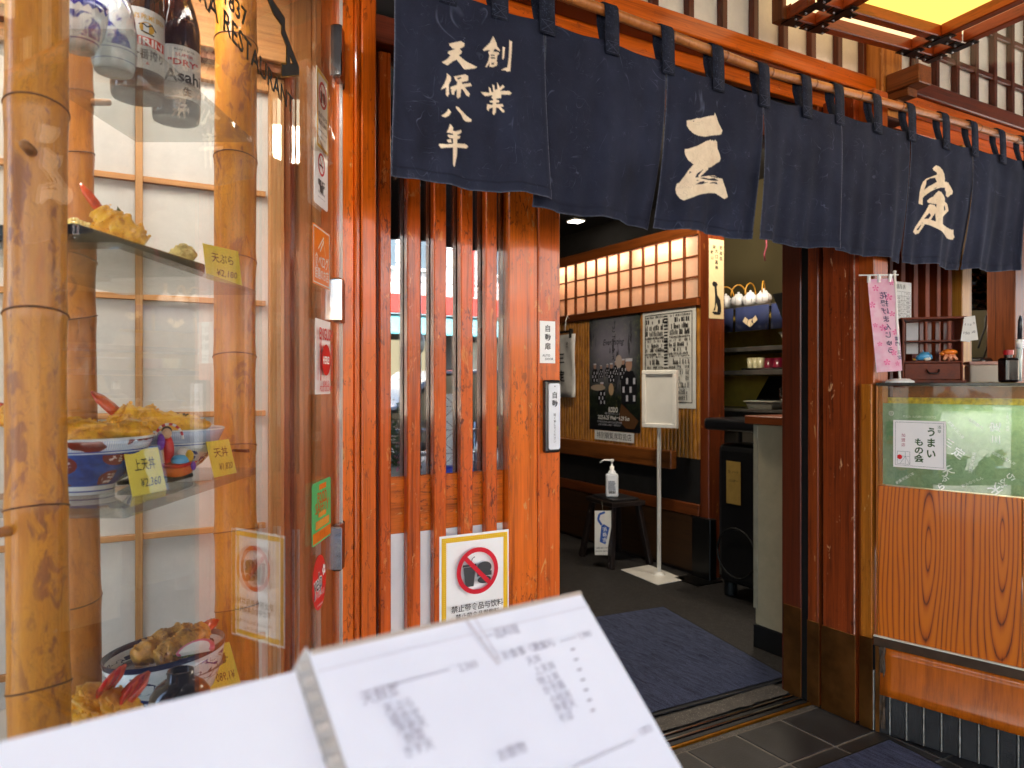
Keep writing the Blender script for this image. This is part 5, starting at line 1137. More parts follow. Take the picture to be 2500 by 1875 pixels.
t, p = wallprint('ranking_sheet', 'large white sheet of dense black printed columns on bamboo wall', 'poster', 1569, 1699, 741, 998, XW-.006); p.sheet(paper('#d8d6d0', .1, fib=False), .0008); W, H = p.w, p.h
p.frame(W*.05, H*.05, W*.94, H*.94, .006, INK); rg = random.Random(4); GR = ink('#3a3836')
bands = [(.90, .93, .010, .9), (.845, .895, .02, .7), (.72, .84, .012, .8), (.69, .715, .012, .9), (.655, .685, .007, .5), (.56, .65, .012, .55), (.525, .55, .014, .8), (.50, .52, .007, .5), (.43, .495, .012, .55), (.39, .42, .012, .8), (.33, .385, .010, .6), (.27, .325, .010, .55), (.2, .26, .012, .85), (.08, .19, .010, .8)]
for (b0, b1, pw, dn) in bands:
    for (xa_, xb_) in ((.07, .45), (.54, .92)):
        n = int((xb_-xa_)*W/pw)
        for i in range(n):
            x = W*xa_+i*pw; rows = max(1, int((b1-b0)*H/.028))
            for j in range(rows):
                if rg.random() < dn:
                    ya = H*b0+(b1-b0)*H*j/rows; hh = (b1-b0)*H/rows*rg.uniform(.55, .95); p.rect(x, ya, x+pw*rg.uniform(.4, .8), ya+hh, INK if rg.random() < .7 else GR, 'printed_columns')
for j in range(26): p.rect(W*.46, H*(.1+j*.032), W*.53, H*(.1+j*.032+rg.uniform(.012, .028)), INK if j % 3 else GR, 'printed_columns')
p.done()
# shrine talisman on the corner post (face looks to -y)
ya = 1.438; a, b = onY(1731, 582, ya), onY(1767, 779, ya); t = thing('shrine_talisman', 'tall cream paper talisman with brushed characters and black wolf', 'talisman', (a.x, ya, b.z))
p = Print(t, V((a.x, ya, b.z)), A, CU, b.x-a.x, a.z-b.z); W, H = p.w, p.h; p.sheet(paper('#d8c49a', .05), .001)
p.text('武蔵国', W*.8, H*.9, .024, INK, vert=True, pitch=1.35, bold=.01); p.text('大口真神', W*.5, H*.85, .026, INK, vert=True, pitch=1.25, bold=.015); p.text('御嶽山', W*.2, H*.9, .024, INK, vert=True, pitch=1.35, bold=.01)
p.poly([(W*.2, H*.44), (W*.3, H*.47), (W*.5, H*.46), (W*.58, H*.43), (W*.5, H*.4), (W*.55, H*.3), (W*.75, H*.24), (W*.82, H*.14), (W*.8, H*.08), (W*.55, H*.08), (W*.58, H*.14), (W*.48, H*.2), (W*.4, H*.1), (W*.28, H*.1), (W*.38, H*.15), (W*.4, H*.3), (W*.36, H*.4), (W*.24, H*.41)], INK, 'wolf'); p.poly([(W*.2, H*.075), (W*.3, H*.09), (W*.8, H*.075), (W*.7, H*.05), (W*.35, H*.05)], INK, 'wolf'); p.done()
# hanging shirt in plastic
t = thing('bagged_shirt', 'white lettered shirt in clear plastic hanging from a black hanger', 'shirt', (XW-.05, 2.9, 1.1))
ya_, yb_ = yX(1366, XW-.04), yX(1403, XW-.04); ya_ += .18; zt_, zb_ = zX(1398, 815, XW-.04), zX(1398, 970, XW-.04)
mb = MB(); N = 10; vs = []
for j in range(N+1):
    for i in range(N+1): vs.append((XW-.045+.006*math.sin(i*1.3+j*.7), ya_+(yb_-ya_)*i/N, zb_+(zt_-zb_)*j/N))
mb.add(vs, [(j*(N+1)+i, j*(N+1)+i+1, (j+1)*(N+1)+i+1, (j+1)*(N+1)+i) for j in range(N) for i in range(N)]); o = mb.build('cloth', pm('#d6d4d2', .35, var=.08, coat=.5), t, smooth=True); s_ = o.modifiers.new('t', 'SOLIDIFY'); s_.thickness = .01
p = Print(t, V((XW-.056, ya_, zb_)), YN, CU, ya_-yb_, zt_-zb_); p.text('雷門', p.w*.8, p.h*.85, .025, INK, vert=True, pitch=1.2); p.text('三定', p.w*.6, p.h*.62, .09, INK, vert=True, pitch=1.5, bold=.02); p.done()
MB().bar((XW-.045, ya_, zt_+.02), (XW-.045, yb_+.02, zt_+.02), .012, .016).build('hanger_bar', BLK, t); MB().box(XW-.058, XW-.034, yb_+.03, yb_+.05, zt_-.03, zt_+.04).build('clip', BLK, t, bevel=.002)
MB().tube([V((XW-.045, yb_+.12, zt_+.02)), V((XW-.045, yb_+.11, zt_+.1)), V((XW-.035, yb_+.1, zt_+.14)), V((XW-.024, yb_+.1, zt_+.12))], .003, 6).build('hook', WHT, t, smooth=True)
# ---------------- sign stand
b1, b2, b3, b4 = onZ(1516, 1393, .0), onZ(1605, 1430, .0), onZ(1675, 1417, .0), onZ(1585, 1382, .0)
cc_ = (b1+b2+b3+b4)/4; ss = thing('sign_stand', 'white pole stand with an empty framed notice panel', 'sign stand', (cc_.x, cc_.y, 0)); WM = pm('#dcd8d0', .35, var=.04, coat=.2)
MB().prism([b1+V((0, 0, .002)), b2+V((0, 0, .002)), b3+V((0, 0, .002)), b4+V((0, 0, .002))], (0, 0, .006)).build('base_plate', WM, ss, bevel=.002)
pb = onZ(1609, 1403, .008); MB().lathe([(.0, .02), (.02, .018), (.034, .006), (.038, 0)], (pb.x, pb.y, .008), 20).build('collar', WM, ss, smooth=True)
dz = (pb-CAM).dot(CF); ptop = CAM.z+(CY-1040)/FPX*dz; MB().box(pb.x-.011, pb.x+.011, pb.y-.008, pb.y+.008, .02, ptop+.05).build('pole', WM, ss, bevel=.003)
f0, f1 = onD(1569, 905, dz+.03), onD(1653, 905, dz-.1); xd = (f1-f0); xd.z = 0; w_ = xd.length; xd.normalize(); z0_, z1_ = CAM.z+(CY-1044)/FPX*(dz-.02), CAM.z+(CY-904)/FPX*(dz-.02); h_ = z1_-z0_; O = V((f0.x, f0.y, z0_)); nd = xd.cross(CU)
MB().slab(O, xd, CU, nd, w_, h_, .02).build('back_panel', pm('#d6d2ca', .5, var=.03), ss)
for (x0, y0, ww, hh) in ((0, 0, w_, .025), (0, h_-.025, w_, .025), (0, .025, .025, h_-.05), (w_-.025, .025, .025, h_-.05)): MB().slab(O+xd*x0+CU*y0+nd*.014, xd, CU, nd, ww, hh, .0135).build('frame_bar', WM, ss, bevel=.003)
# ---------------- stool with sanitiser
sc = onZ(1500, 1400, .0); sz_ = (sc-CAM).dot(CF); q = onZ(1491, 1392, 0)
stc = V((1.78, 2.26, 0)); 
l_ = [onZ(1420, 1358, 0), onZ(1492, 1390, 0), onZ(1587, 1378, 0)]; c3 = (l_[0]+l_[1]+l_[2])/3
fl_ = l_[0]+l_[2]-l_[1]; l_.append(fl_); c4 = sum(l_, V())/4
st = thing('stool', 'black wooden stool with splayed legs and worn edges', 'stool', (c4.x, c4.y, 0)); Zs = (c4-CAM).dot(CF); sh = CAM.z+(CY-1216)/FPX*Zs
BST = wood('#241c1a', '#0e0a0a', 'z', .35, coat=.3, chip=.3, chipcol='#8a8078')
for a in l_: MB().bar(a, a.lerp(V((c4.x, c4.y, 0)), .34)+V((0, 0, sh-.03)), .04, .03, up=(1, 0, 0)).build('leg', BST, st, bevel=.003)
sq = [p.lerp(V((c4.x, c4.y, 0)), .12)+V((0, 0, sh-.03)) for p in (l_[0], l_[1], l_[2], l_[3])]
MB().prism(sq, (0, 0, .03)).build('seat', BST, st, bevel=.004)
ty = [p.lerp(V((c4.x, c4.y, p.z)), .22)+V((0, 0, .032)) for p in sq]; one('stool_tray', MB().prism(ty, (0, 0, .012)), pm('#2c2a2c', .3, coat=.3), 'dark flat tray on the black stool seat', 'tray', bevel=.003)
bz0 = sh+.016; bb = onD(1494, 1200, Zs-.05); bb = V((bb.x, bb.y, bz0)); s_b = thing('sanitiser_bottle', 'white pump sanitiser bottle with printed label on the black stool', 'bottle', tuple(bb), (0, 0, math.radians(-35)))
k_ = Zs/1800; bh = (1208-1152)*k_
WB = pm('#dfe3ea', .3, var=.03, coat=.2)
MB().box(-.04, .04, -.028, .028, 0, bh).build('body', WB, s_b, local=True, bevel=.012, seg=3)
MB().lathe([(.0, .02), (.02, .02), (.028, 0)], (0, 0, bh), 16).build('shoulder', WB, s_b, local=True, smooth=True)
MB().lathe([(.014, 0), (.014, .03), (.006, .03), (.006, .06), (.012, .06), (.012, .075), (0, .075)], (0, 0, bh+.018), 14).build('pump', WHT, s_b, local=True, smooth=True)
MB().tube([(0, 0, bh+.086), (-.05, 0, bh+.088), (-.078, 0, bh+.07)], [.006, .005, .004], 8).build('nozzle', WHT, s_b, local=True, smooth=True)
R3 = Matrix.Translation(bb) @ Matrix.Rotation(math.radians(-35), 4, 'Z'); p = Print(s_b, R3 @ V((-.03, -.0286, .02)), R3.to_3x3() @ V((1, 0, 0)), CU, .06, bh*.6, base=.0004)
for k in range(9): p.rect(.004, bh*.6-.008-k*.007, .055-random.random()*.012, bh*.6-.0045-k*.007, ink('#5a6478'), 'fine_print')
for k in range(10): p.rect(.008+k*.0045, .004, .010+k*.0045+random.random()*.0015, .022, INK, 'barcode')
p.done()
lg = V((l_[1].x, l_[1].y, 0)); hp = onD(1475, 1250, Zs-.2); t = thing('sanitiser_notice', 'white notice with blue pump bottle picture hung on the stool', 'notice', tuple(hp))
hx0, hx1 = onD(1452, 1300, Zs-.2), onD(1492, 1300, Zs-.2); xd = (hx1-hx0).normalized(); w_ = (hx1-hx0).length; z1_, z0_ = onD(1475, 1247, Zs-.2).z, onD(1475, 1355, Zs-.2).z
p = Print(t, V((hx0.x, hx0.y, z0_)), xd, CU, w_, z1_-z0_); W, H = p.w, p.h; p.sheet(paper('#e2e0da', .05), .001); BL = ink('#2450a0')
p.poly([(W*.3, H*.3), (W*.65, H*.24), (W*.9, H*.62), (W*.55, H*.7), (W*.4, H*.66)], BL, 'pump_symbol'); p.stroke([(W*.42, H*.68), (W*.2, H*.8), (W*.28, H*.92), (W*.62, H*.97)], .014, BL, 'pump_symbol'); p.text('消毒液', W*.6, H*.58, .03, WHT, vert=True, pitch=1.1, rot=.25)
p.text('ご自由にお使いください', W*.5, H*.16, .014, INK, fitw=W*.9, bold=.01); p.text('PLEASE FEEL FREE TO USE', W*.5, H*.09, .01, INK, fitw=W*.9, bold=.01); p.done()
MB().tube([V((hx0.x, hx0.y, z1_-.01))+xd*w_*.5, V((hx0.x, hx0.y, sh+.005))+xd*w_*.5+CF*.06], .0012, 5).build('string', pm('#8a8478', .7), t)
# ---------------- door mats
def carpet(name, col, col2):
    t = NT(name); c = t.coord(rnd=False); n = t.noise(c, 320, 3, .7); r_ = t.noise(t.coord((9, 1.2, 1), rnd=False), 9, 4, .6, 1.5); cc = t.ramp(t.math('ADD', t.math('MULTIPLY', n, .6), t.math('MULTIPLY', r_, .4)), [(.38, col2), (.62, col)])
    t.bsdf(cc, .95, 0, 0, .1, t.bump(n, .9, .006), .1); return t.m
CARP = carpet('mat_pile', '#585e7a', '#22252f')
def mat(label, q, name='door_mat'):
    t = thing(name, label, 'mat', tuple(sum((V(p) for p in q), V())/4)); q = [V(p) for p in q]; c = sum(q, V())/4
    MB().prism([p+V((0, 0, .0045)) for p in q], (0, 0, .004)).build('rubber_border', pm('#17171a', .7), t, bevel=.001)
    n = 60; vs = []; e = [p+(c-p)*.03 for p in q]; fs = []
    for j in range(n+1):
        for i in range(n+1):
            u, v_ = i/n, j/n; a = e[0].lerp(e[1], u); b = e[3].lerp(e[2], u); pp = a.lerp(b, v_); vs.append((pp.x, pp.y, .0125+.0016*mnoise.noise(V((pp.x*60, pp.y*14, 0)))))
    fs = [(j*(n+1)+i, j*(n+1)+i+1, (j+1)*(n+1)+i+1, (j+1)*(n+1)+i) for j in range(n) for i in range(n)]
    mb = MB(); mb.add(vs, fs); mb.build('pile', CARP, t, smooth=True)
mat('ribbed blue grey carpet mat just inside the doorway', [(.28, .235, 0), (1.372, .205, 0), (1.572, 1.157, 0), (.42, 1.27, 0)])
mat('blue grey carpet mat on the dark tiles by the counter', [(.3, -1.05, 0), (1.16, -1.05, 0), (1.238, -.282, 0), (.3, -.282, 0)])
# ---------------- beige cabinet and kitchen shelf
cb_ = thing('service_counter', 'beige service counter with wooden edge and black kick board inside', 'counter', (1.8, .4, 0)); BEI = pm('#b8a98a', .45, var=.06)
MB().box(1.535, 2.0, .17, .53, .1, .975).build('side_panel', BEI, cb_, bevel=.003); MB().box(1.53, 2.0, .17, .535, .001, .099).build('kick_board', pm('#141414', .5), cb_); MB().box(1.533, 1.545, .515, .54, .17, .975).build('corner_trim', pm('#a89e86', .45), cb_, bevel=.002)
MB().box(1.50, 2.02, .17, .56, .976, 1.012).build('top', wood('#7a3a18', '#3a1808', 'y', .35, coat=.3), cb_, bevel=.003)
XK = 2.42
ks = thing('kitchen_shelving', 'steel kitchen shelving crowded with crockery behind the counter', 'shelf', (2.55, 1.3, 0)); SHM = pm('#6a6660', .3, .7, var=.2)
for z0_, z1_ in ((1.60, 1.62), (1.345, 1.372), (1.205, 1.232)): MB().box(XK, XK+.34, .75, 2.1, z0_, z1_).build('shelf_board', SHM, ks, bevel=.002)
for y in (.78, 2.07): MB().box(XK+.3, XK+.33, y-.015, y+.015, 0, 1.95).build('upright', SHM, ks)
MB().box(XK, XK+.36, .75, 2.1, .0, .985).build('base_cupboard', pm('#3a3630', .5), ks); MB().box(XK-.03, XK+.4, .75, 2.1, .9855, 1.0).build('worktop', SHM, ks); MB().box(XK+.37, XK+.38, .75, 2.1, 1.0, 1.6).build('yellow_back', pm('#c0a040', .6, var=.1), ks)  # yellow back panel stands in for lit yellow patches behind the shelves
tp0 = None
for k, (px, py) in enumerate(((1772, 745), (1803, 742), (1832, 738), (1864, 733))):
    b = onX(px, CY, XK+.1); kz = CAM.z+(CY-py-22)/FPX*((b-CAM).dot(CF)); kz = 1.622
    if tp0 is None:
        t = thing('teapot', 'white ribbed teapot with cane handle on the kitchen shelf', 'teapot', (b.x, b.y, kz), (0, 0, .6), group='teapots on the kitchen shelf'); PT = pm('#d4d4d6', .15, var=.05, coat=.5)
        MB().lathe([(0, 0), (.03, 0), (.046, .02), (.05, .04), (.044, .062), (.026, .076), (.024, .08), (0, .08)], (0, 0, 0), 28).build('body', PT, t, local=True, smooth=True)
        MB().lathe([(.025, .08), (.02, .088), (.006, .09), (.008, .1), (0, .102)], (0, 0, 0), 20).build('lid', PT, t, local=True, smooth=True); MB().tube([(-.04, 0, .03), (-.062, 0, .05), (-.075, 0, .07)], [.014, .009, .006], 10).build('spout', PT, t, local=True, smooth=True)
        MB().tube([(math.cos(a)*.05, 0, .07+math.sin(a)*.075) for a in np.linspace(.05, math.pi-.05, 14)], .0042, 8).build('cane_handle', pm('#c08a2a', .4), t, local=True, smooth=True)
        for k2 in range(8):
            a = k2*math.pi/4; MB().tube([(math.cos(a)*r_, math.sin(a)*r_, z) for r_, z in ((.0465, .02), (.0505, .04), (.0445, .062))], .0012, 5).build('blue_rib', pm('#20283a', .3), t, local=True)
        tp0 = t
    else: t = copy_tree(tp0)
    t.location = (b.x, b.y, kz); t.rotation_euler = (0, 0, 2.2+.5*k)
    t['label'] = ('teapot half hidden by the corner post on the kitchen shelf', 'white ribbed teapot between the half hidden teapot and the middle pair', 'white ribbed teapot overlapped by the last teapot on the kitchen shelf', 'white ribbed teapot at the doorway end of the kitchen shelf')[k]
cv = thing('shelf_curtain', 'short navy cloth with pale folded towel crests along the shelf', 'curtain', (XK-.01, 1.3, 1.45)); NV = pm('#142048', .85, var=.15); CRE = pm('#c8b494', .8)
ye = [2.1, 1.47, 1.2, .93, .75]
for i in range(4):
    a, b = ye[i]-.008, ye[i+1]+.008; mb = MB(); n = 12; vs = []
    for z in (1.465, 1.61):
        for j in range(n+1): vs.append((XK-.016+.005*math.sin(j*1.1+i)-(.006 if z < 1.5 else 0), a+(b-a)*j/n, z))
    mb.add(vs, [(j, j+1, n+2+j, n+1+j) for j in range(n)]); o = mb.build('cloth_panel', NV, cv, smooth=True); s_ = o.modifiers.new('t', 'SOLIDIFY'); s_.thickness = .003
    p = Print(cv, V((XK-.026, a, 1.465)), YN, CU, a-b, .145); W, H = p.w, p.h; m = W*.5; y_ = H*(.35 if i % 2 else .55); k = .75
    for pl in ([(-.075, .01), (-.05, .045), (-.02, .02), (-.035, -.02)], [(-.017, .018), (.02, .025), (0, -.04), (-.03, -.02)], [(.023, .022), (.055, .05), (.075, .012), (.035, -.015)], [(.015, .0), (.032, -.018), (.005, -.038)]): p.poly([(m+x*k, y_+y*k) for x, y in pl], CRE, 'crest')
    p.done()
PLA = pm('#b8b0a0', .3, var=.06, coat=.3); BAG = tp.m
def tub(label, y, z, sx, sy, sz, m=None, name='food_tub'):
    t = thing(name, label, 'tub', (XK+.11, y, z)); mb = MB(); mb.add([(-sx*.42, -sy*.42, 0), (sx*.42, -sy*.42, 0), (sx*.42, sy*.42, 0), (-sx*.42, sy*.42, 0), (-sx/2, -sy/2, sz), (sx/2, -sy/2, sz), (sx/2, sy/2, sz), (-sx/2, sy/2, sz)], [(0, 3, 2, 1), (0, 1, 5, 4), (1, 2, 6, 5), (2, 3, 7, 6), (3, 0, 4, 7)]); o = mb.build('tub', m or PLA, t, local=True); s_ = o.modifiers.new('t', 'SOLIDIFY'); s_.thickness = .003
    MB().box(-sx/2-.006, sx/2+.006, -sy/2-.006, sy/2+.006, sz-.004, sz+.004).build('rim_lid', m or PLA, t, local=True, bevel=.002); return t
tub('pale plastic tub wrapped in film on the shelf under the navy cloth', 1.02, 1.3735, .2, .26, .07); tub('white plastic tub under a plastic bag beside the red cups', .98, 1.2335, .2, .2, .065); tub('cream plastic tub on the worktop by the tap', 1.0, 1.0015, .2, .26, .06)
tub('low grey plastic tub behind the green plates', 1.3, 1.0015, .22, .2, .045, pm('#8a8478', .4))
for k, y in enumerate((1.395, 1.355, 1.315)):
    t = lathed('drinking_glass', ('upturned tumbler at the tray end away from the red cups', 'upturned tumbler between two other tumblers on the steel tray', 'upturned tumbler beside the red cups on the steel tray')[k], 'glass', (XK+.045, y, 1.246), [(.017, 0), (.021, .06), (.0, .062)], pm('#c8c09a', .1, var=.2, coat=.6), 16, group='tumblers on the steel tray')
for k, y in enumerate((1.26, 1.195)): lathed('red_cup', ('dark red upturned cup beside the tumblers', 'dark red upturned cup beside the white tub')[k], 'cup', (XK+.055, y, 1.246), [(.034, 0), (.029, .055), (.0, .057)], pm('#6a1228', .3, coat=.4), 20, group='red cups on the steel tray')
one('steel_tray', MB().box(XK+.02, XK+.22, 1.13, 1.45, 1.233, 1.2455), STEEL, 'flat steel tray under the glasses and red cups', 'tray', bevel=.003)
for k in range(4): lathed('green_plate', ('pale green plate at the bottom of the worktop stack', 'pale green plate second from the bottom of the stack', 'pale green plate second from the top of the stack', 'pale green plate on top of the worktop stack')[k], 'plate', (XK+.085, 1.36, 1.0015+.012*k), [(0, 0), (.04, 0), (.075, .012), (.073, .014), (.038, .004), (0, .004)], pm('#7a9486', .2, coat=.4), 28, group='stacked green plates')
tpb = thing('tap', 'steel bench tap with white handle over the tubs', 'tap', (XK+.05, 1.05, 1.0)); MB().tube([(XK+.2, .96, 1.0), (XK+.2, .96, 1.09), (XK+.03, 1.06, 1.095), (XK+.02, 1.065, 1.07)], .009, 10).build('spout', CHROME, tpb, smooth=True); MB().lathe([(.02, 0), (.02, .05), (0, .052)], (XK+.08, 1.03, 1.12), 12).build('handle', WHT, tpb); MB().tube([(XK+.08, 1.03, 1.095), (XK+.08, 1.03, 1.122)], .006, 8).build('stem', CHROME, tpb)
MB_ = MB(); vs = []
for j in range(9):
    for i in range(9): vs.append((XK+.04+.02*mnoise.noise(V((i*.6, j*.7, 1))), 1.18-.02*i, 1.01+.014*j+.02*mnoise.noise(V((i*.5, j*.5, 5)))))
MB_.add(vs, [(j*9+i, j*9+i+1, (j+1)*9+i+1, (j+1)*9+i) for j in range(8) for i in range(8)]); one('plastic_bag', MB_, BAG, 'crumpled clear plastic bag standing on the worktop', 'bag', smooth=True)
bp = thing('baking_sheet', 'dark tilted splash panel under the lowest kitchen shelf', 'panel', (XK+.2, 1.25, 1.02)); MB().prism([(XK+.12, 1.05, 1.03), (XK+.12, 1.44, 1.03), (XK+.26, 1.44, 1.2), (XK+.26, 1.05, 1.2)], (.004, 0, 0)).build('panel', BLKG, bp)
# dark trolley between post and cabinet, with the note on it
tl = thing('trolley_bag', 'black wheeled trolley bag with tall handle behind the service counter', 'bag', (2.05, 1.05, 0))
MB().box(1.98, 2.2, .86, 1.2, .08, .83).build('body', pm('#0f0f11', .4, var=.2, coat=.2), tl, bevel=.04, seg=3); MB().box(1.94, 2.24, .62, 1.26, .9, .965).build('flap', pm('#131316', .35, coat=.3), tl, bevel=.02, seg=3)
for y in (.92, 1.14): MB().tube([V((2.1, y, .8)), V((2.1, y, .93))], .012, 8).build('handle_tube', BLK, tl)
MB().tube([V((1.95, 1.03+math.cos(a)*.13, .26+math.sin(a)*.13)) for a in np.linspace(0, 2*math.pi, 25)], .006, 8).build('wheel', pm('#060606', .7), tl, smooth=True)
for y in (.9, 1.16): MB().lathe([(0, 0), (.035, 0), (.035, .07), (0, .07)], (2.05, y, .005), 14).build('castor', BLK, tl)
a, b = onX(1776, 1125, 1.97), onX(1812, 1235, 1.97); t = thing('yellow_note', 'yellow paper note with handwriting stuck on the black trolley bag', 'note', (1.97, b.y, b.z)); p = Print(t, V((1.972, a.y+.01, b.z)), YN, CU, .1, a.z-b.z); p.sheet(pm('#96783a', .6), .001); p.text('忘 ノート', .05, p.h*.75, .02, INK, fitw=.07); p.text('11/24～', .05, p.h*.55, .02, INK, fitw=.06); p.done()
# white cloth cover seen beside the door leaf
mb = MB(); vs = []
for j in range(12):
    for i in range(8): u = j/11; vs.append((.235+.05*u+.012*math.sin(i*1.5), .2+.05*i-.02*u, .9*(1-u)+.02))
mb.add(vs, [(j*8+i, j*8+i+1, (j+1)*8+i+1, (j+1)*8+i) for j in range(11) for i in range(7)]); one('dust_sheet', mb, pm('#a8a29a', .8), 'pale cloth sheet hanging behind the open door leaf', 'cloth', smooth=True)
one('hanging_red_cord', MB().tube([onY(1869, 565, 1.2), onY(1872, 600, 1.2), onY(1866, 620, 1.2), onY(1868, 637, 1.2)], .005, 6), pm('#6a2030', .7), 'short dark red cord hanging below the curtain hem inside', 'cord', smooth=True)
# ================================================================ takeaway counter
K0 = V((1.268, -.232, 0)); KI = -kn
def kp(px, py): return onP(px, py, K0, kn)
def ks_(px): return (kp(px, CY)-K0).dot(kd)
def kz_(px, py): return kp(px, py).z
KM = Matrix((( kd.x, KI.x, 0, K0.x), (kd.y, KI.y, 0, K0.y), (0, 0, 1, 0), (0, 0, 0, 1)))      # local: x along the counter, y inwards
def cathedral(name='laminate', cx=.16, cz=.55):
    t = NT(name); tc = t.n('TexCoord'); sx_ = t.n('SeparateXYZ'); t.l(tc.outputs['Object'], sx_.inputs[0])
    u = t.math('ADD', t.math('MULTIPLY', t.math('SUBTRACT', sx_.outputs[0], K0.x), .25), t.math('MULTIPLY', t.math('SUBTRACT', sx_.outputs[1], K0.y), -.968))
    wob = t.math('MULTIPLY', t.math('SUBTRACT', t.noise(t.coord((3, 3, .7), rnd=False), 2.2, 1), .5), .07)
    def field(cu, cz_, k, ph):
        du = t.math('ADD', t.math('SUBTRACT', u, cu), wob); dz_ = t.math('MULTIPLY', t.math('SUBTRACT', sx_.outputs[2], cz_), k)
        return t.math('SQRT', t.math('ADD', t.math('MULTIPLY', du, du), t.math('MULTIPLY', dz_, dz_)))
    r1 = field(cx, cz, .105, 0); r2 = field(cx+.2, cz+.06, .12, 1); r = t.math('MINIMUM', r1, r2)
    rg_ = t.math('SINE', t.math('MULTIPLY', t.math('POWER', r, .9), 400)); fine = t.noise(t.coord((260, 260, 7), rnd=False), 1, 3, .6)
    g = t.math('ADD', t.math('MULTIPLY', t.math('POWER', t.math('MULTIPLY_ADD', rg_, .5, .5), .45), .6), t.math('MULTIPLY', fine, .4))
    cc = t.ramp(g, [(.2, '#5a2206'), (.40, '#b4540a'), (.75, '#cc6a0c')]); t.bsdf(cc, .3, 0, .35, .12); return t.m
LAM = cathedral('laminate', ks_(2262), kz_(2262, 1340)); LAM2 = wood('#b4580e', '#5a2406', 'z', .3, coat=.5, contrast=1.1, scale=.6); LAM2b = LAM2
ct = thing('takeaway_counter', 'orange woodgrain takeaway counter with glazed front case and stone base', 'counter', tuple(K0+kd*.4))
sL, sR = ks_(2143), ks_(2494); z_a, z_b = .815, .318
W_CP = wood('#b86a1c', '#6a3408', 'z', .35, coat=.3, chip=.25, chipcol='#d8a868', contrast=.8)
MB().box(1.262, 1.282, -.206, -.166, .302, 1.15).build('corner_post', W_CP, ct, bevel=.002); MB(KM).box(-.012, sL-.002, .0, .03, .302, 1.15).build('corner_post', W_CP, ct, bevel=.002)
MB().box(1.2595, 1.2615, -.21, -.163, .001, .3015).build('kick_plate', BRONZE, ct, bevel=.0008); MB(KM).box(-.014, sL+.006, -.003, -.0008, .001, .315).build('kick_plate', BRONZE, ct, bevel=.0008)
MB(KM).box(sL, sR, .0, .02, z_b, z_a).build('front_panel', LAM, ct, bevel=.0015); MB(KM).box(sR+.002, sR+.55, .0, .02, z_b, z_a).build('front_panel', LAM, ct, bevel=.0015)
MB(KM).box(sL-.01, sR+.55, -.010, .004, .287, .3165).build('metal_rail', pm('#5a4638', .35, .8), ct, bevel=.001); MB(KM).box(sL-.01, sR+.55, -.0105, -.002, .3168, .3215).build('rail_lip', pm('#d8cdb8', .4), ct)
mb = MB(KM); n = 24; vs = []
for j in range(7):
    for i in range(n+1): u = i/n; v_ = j/6; vs.append((sL+.01+u*(sR+.5-sL), -.006-.018*v_**2*(.4+.6*math.sin(u*3+.4)**2), .286-.155*v_))
mb.add(vs, [(j*(n+1)+i, (j+1)*(n+1)+i, (j+1)*(n+1)+i+1, j*(n+1)+i+1) for j in range(6) for i in range(n)]); o = mb.build('toe_panel', LAM2, ct, smooth=True); s_ = o.modifiers.new('t', 'SOLIDIFY'); s_.thickness = .003; s_.offset = -1
MB(KM).box(sL-.02, sR+.55, .012, .3, .0, .28).build('base_core', BLK, ct)
sx0 = sL+.03
for k in range(9):
    a = sx0-.045+k*.0505; MB(KM).box(a+.005, a+.0475, .0, .0118, .001, .2).build('base_tile', SLATE, ct, bevel=.002); MB(KM).box(a-.0005, a+.0035, -.002, .0118, .001, .2).build('joint_bar', pm('#8a857c', .6, var=.3, scale=60), ct, bevel=.0012)
ML = pm('#4a3828', .5, var=.5, scale=40, bump=.8); mb = MB(KM); vs = []
for j in range(15):
    z = .02+.3*j/14
    for i in range(4): vs.append((sL+.008+.006*i+.004*mnoise.noise(V((j*.8, i, 2))), -.004-.007*abs(mnoise.noise(V((j*.6, i*1.3, 7))))-.003, z))
mb.add(vs, [(j*4+i, j*4+i+1, (j+1)*4+i+1, (j+1)*4+i) for j in range(14) for i in range(3)]); mb.build('peeling_edge_tape', ML, ct)
# glazed upper part
MB(KM).box(sL, sR+.55, .001, .006, z_a+.002, 1.143).build('front_glass', glassy('case_glass', .055, tint=(.97, .99, .97)), ct)
MB(KM).box(-.012, sR+.56, -.004, .5, 1.144, 1.154).build('glass_top', pm('#0c1614', .08, var=.1, coat=.8), ct, bevel=.001)
MB(KM).box(sL+.03, sR+.55, .05, .07, 1.106, 1.143).build('header_board', wood('#8a4a1a', '#4a2208', 'x', .4, coat=.2), ct)
MB(KM).box(sL+.01, sR+.55, .055, .065, 1.08, 1.1055).build('yellow_strip', pm('#c8a422', .35, var=.35, scale=70), ct)
MB(KM).box(sL, sL+.012, .006, .06, z_a+.002, 1.143).build('case_side', W_CP, ct)
gpn = NT('green_paper'); c = gpn.coord(); nn = gpn.noise(c, 60, 5, .7, 1); d1_ = gpn.n('BsdfDiffuse'); d2_ = gpn.n('BsdfTranslucent'); cg = gpn.ramp(nn, [(.3, '#6c8a6c'), (.7, '#90aa8a')]); gpn.l(cg, d1_.inputs[0]); gpn.l(cg, d2_.inputs[0]); mxg = gpn.n('MixShader'); mxg.inputs[0].default_value = .4; gpn.l(d1_.outputs[0], mxg.inputs[1]); gpn.l(d2_.outputs[0], mxg.inputs[2]); gpn.l(mxg.outputs[0], gpn.out.inputs[0])
wp = thing('wrapping_paper', 'green printed wrapping paper lining the counter glass', 'wrapping paper', tuple(K0+kd*.2+V((0, 0, z_a)))); mb = MB(KM); n = 30; vs = []
for j in range(9):
    for i in range(n+1): u = i/n; vs.append((sL+.008+u*(sR-sL+.54), .012+.004*mnoise.noise(V((u*6, j*.5, 3))), z_a+.004+.268*j/8))
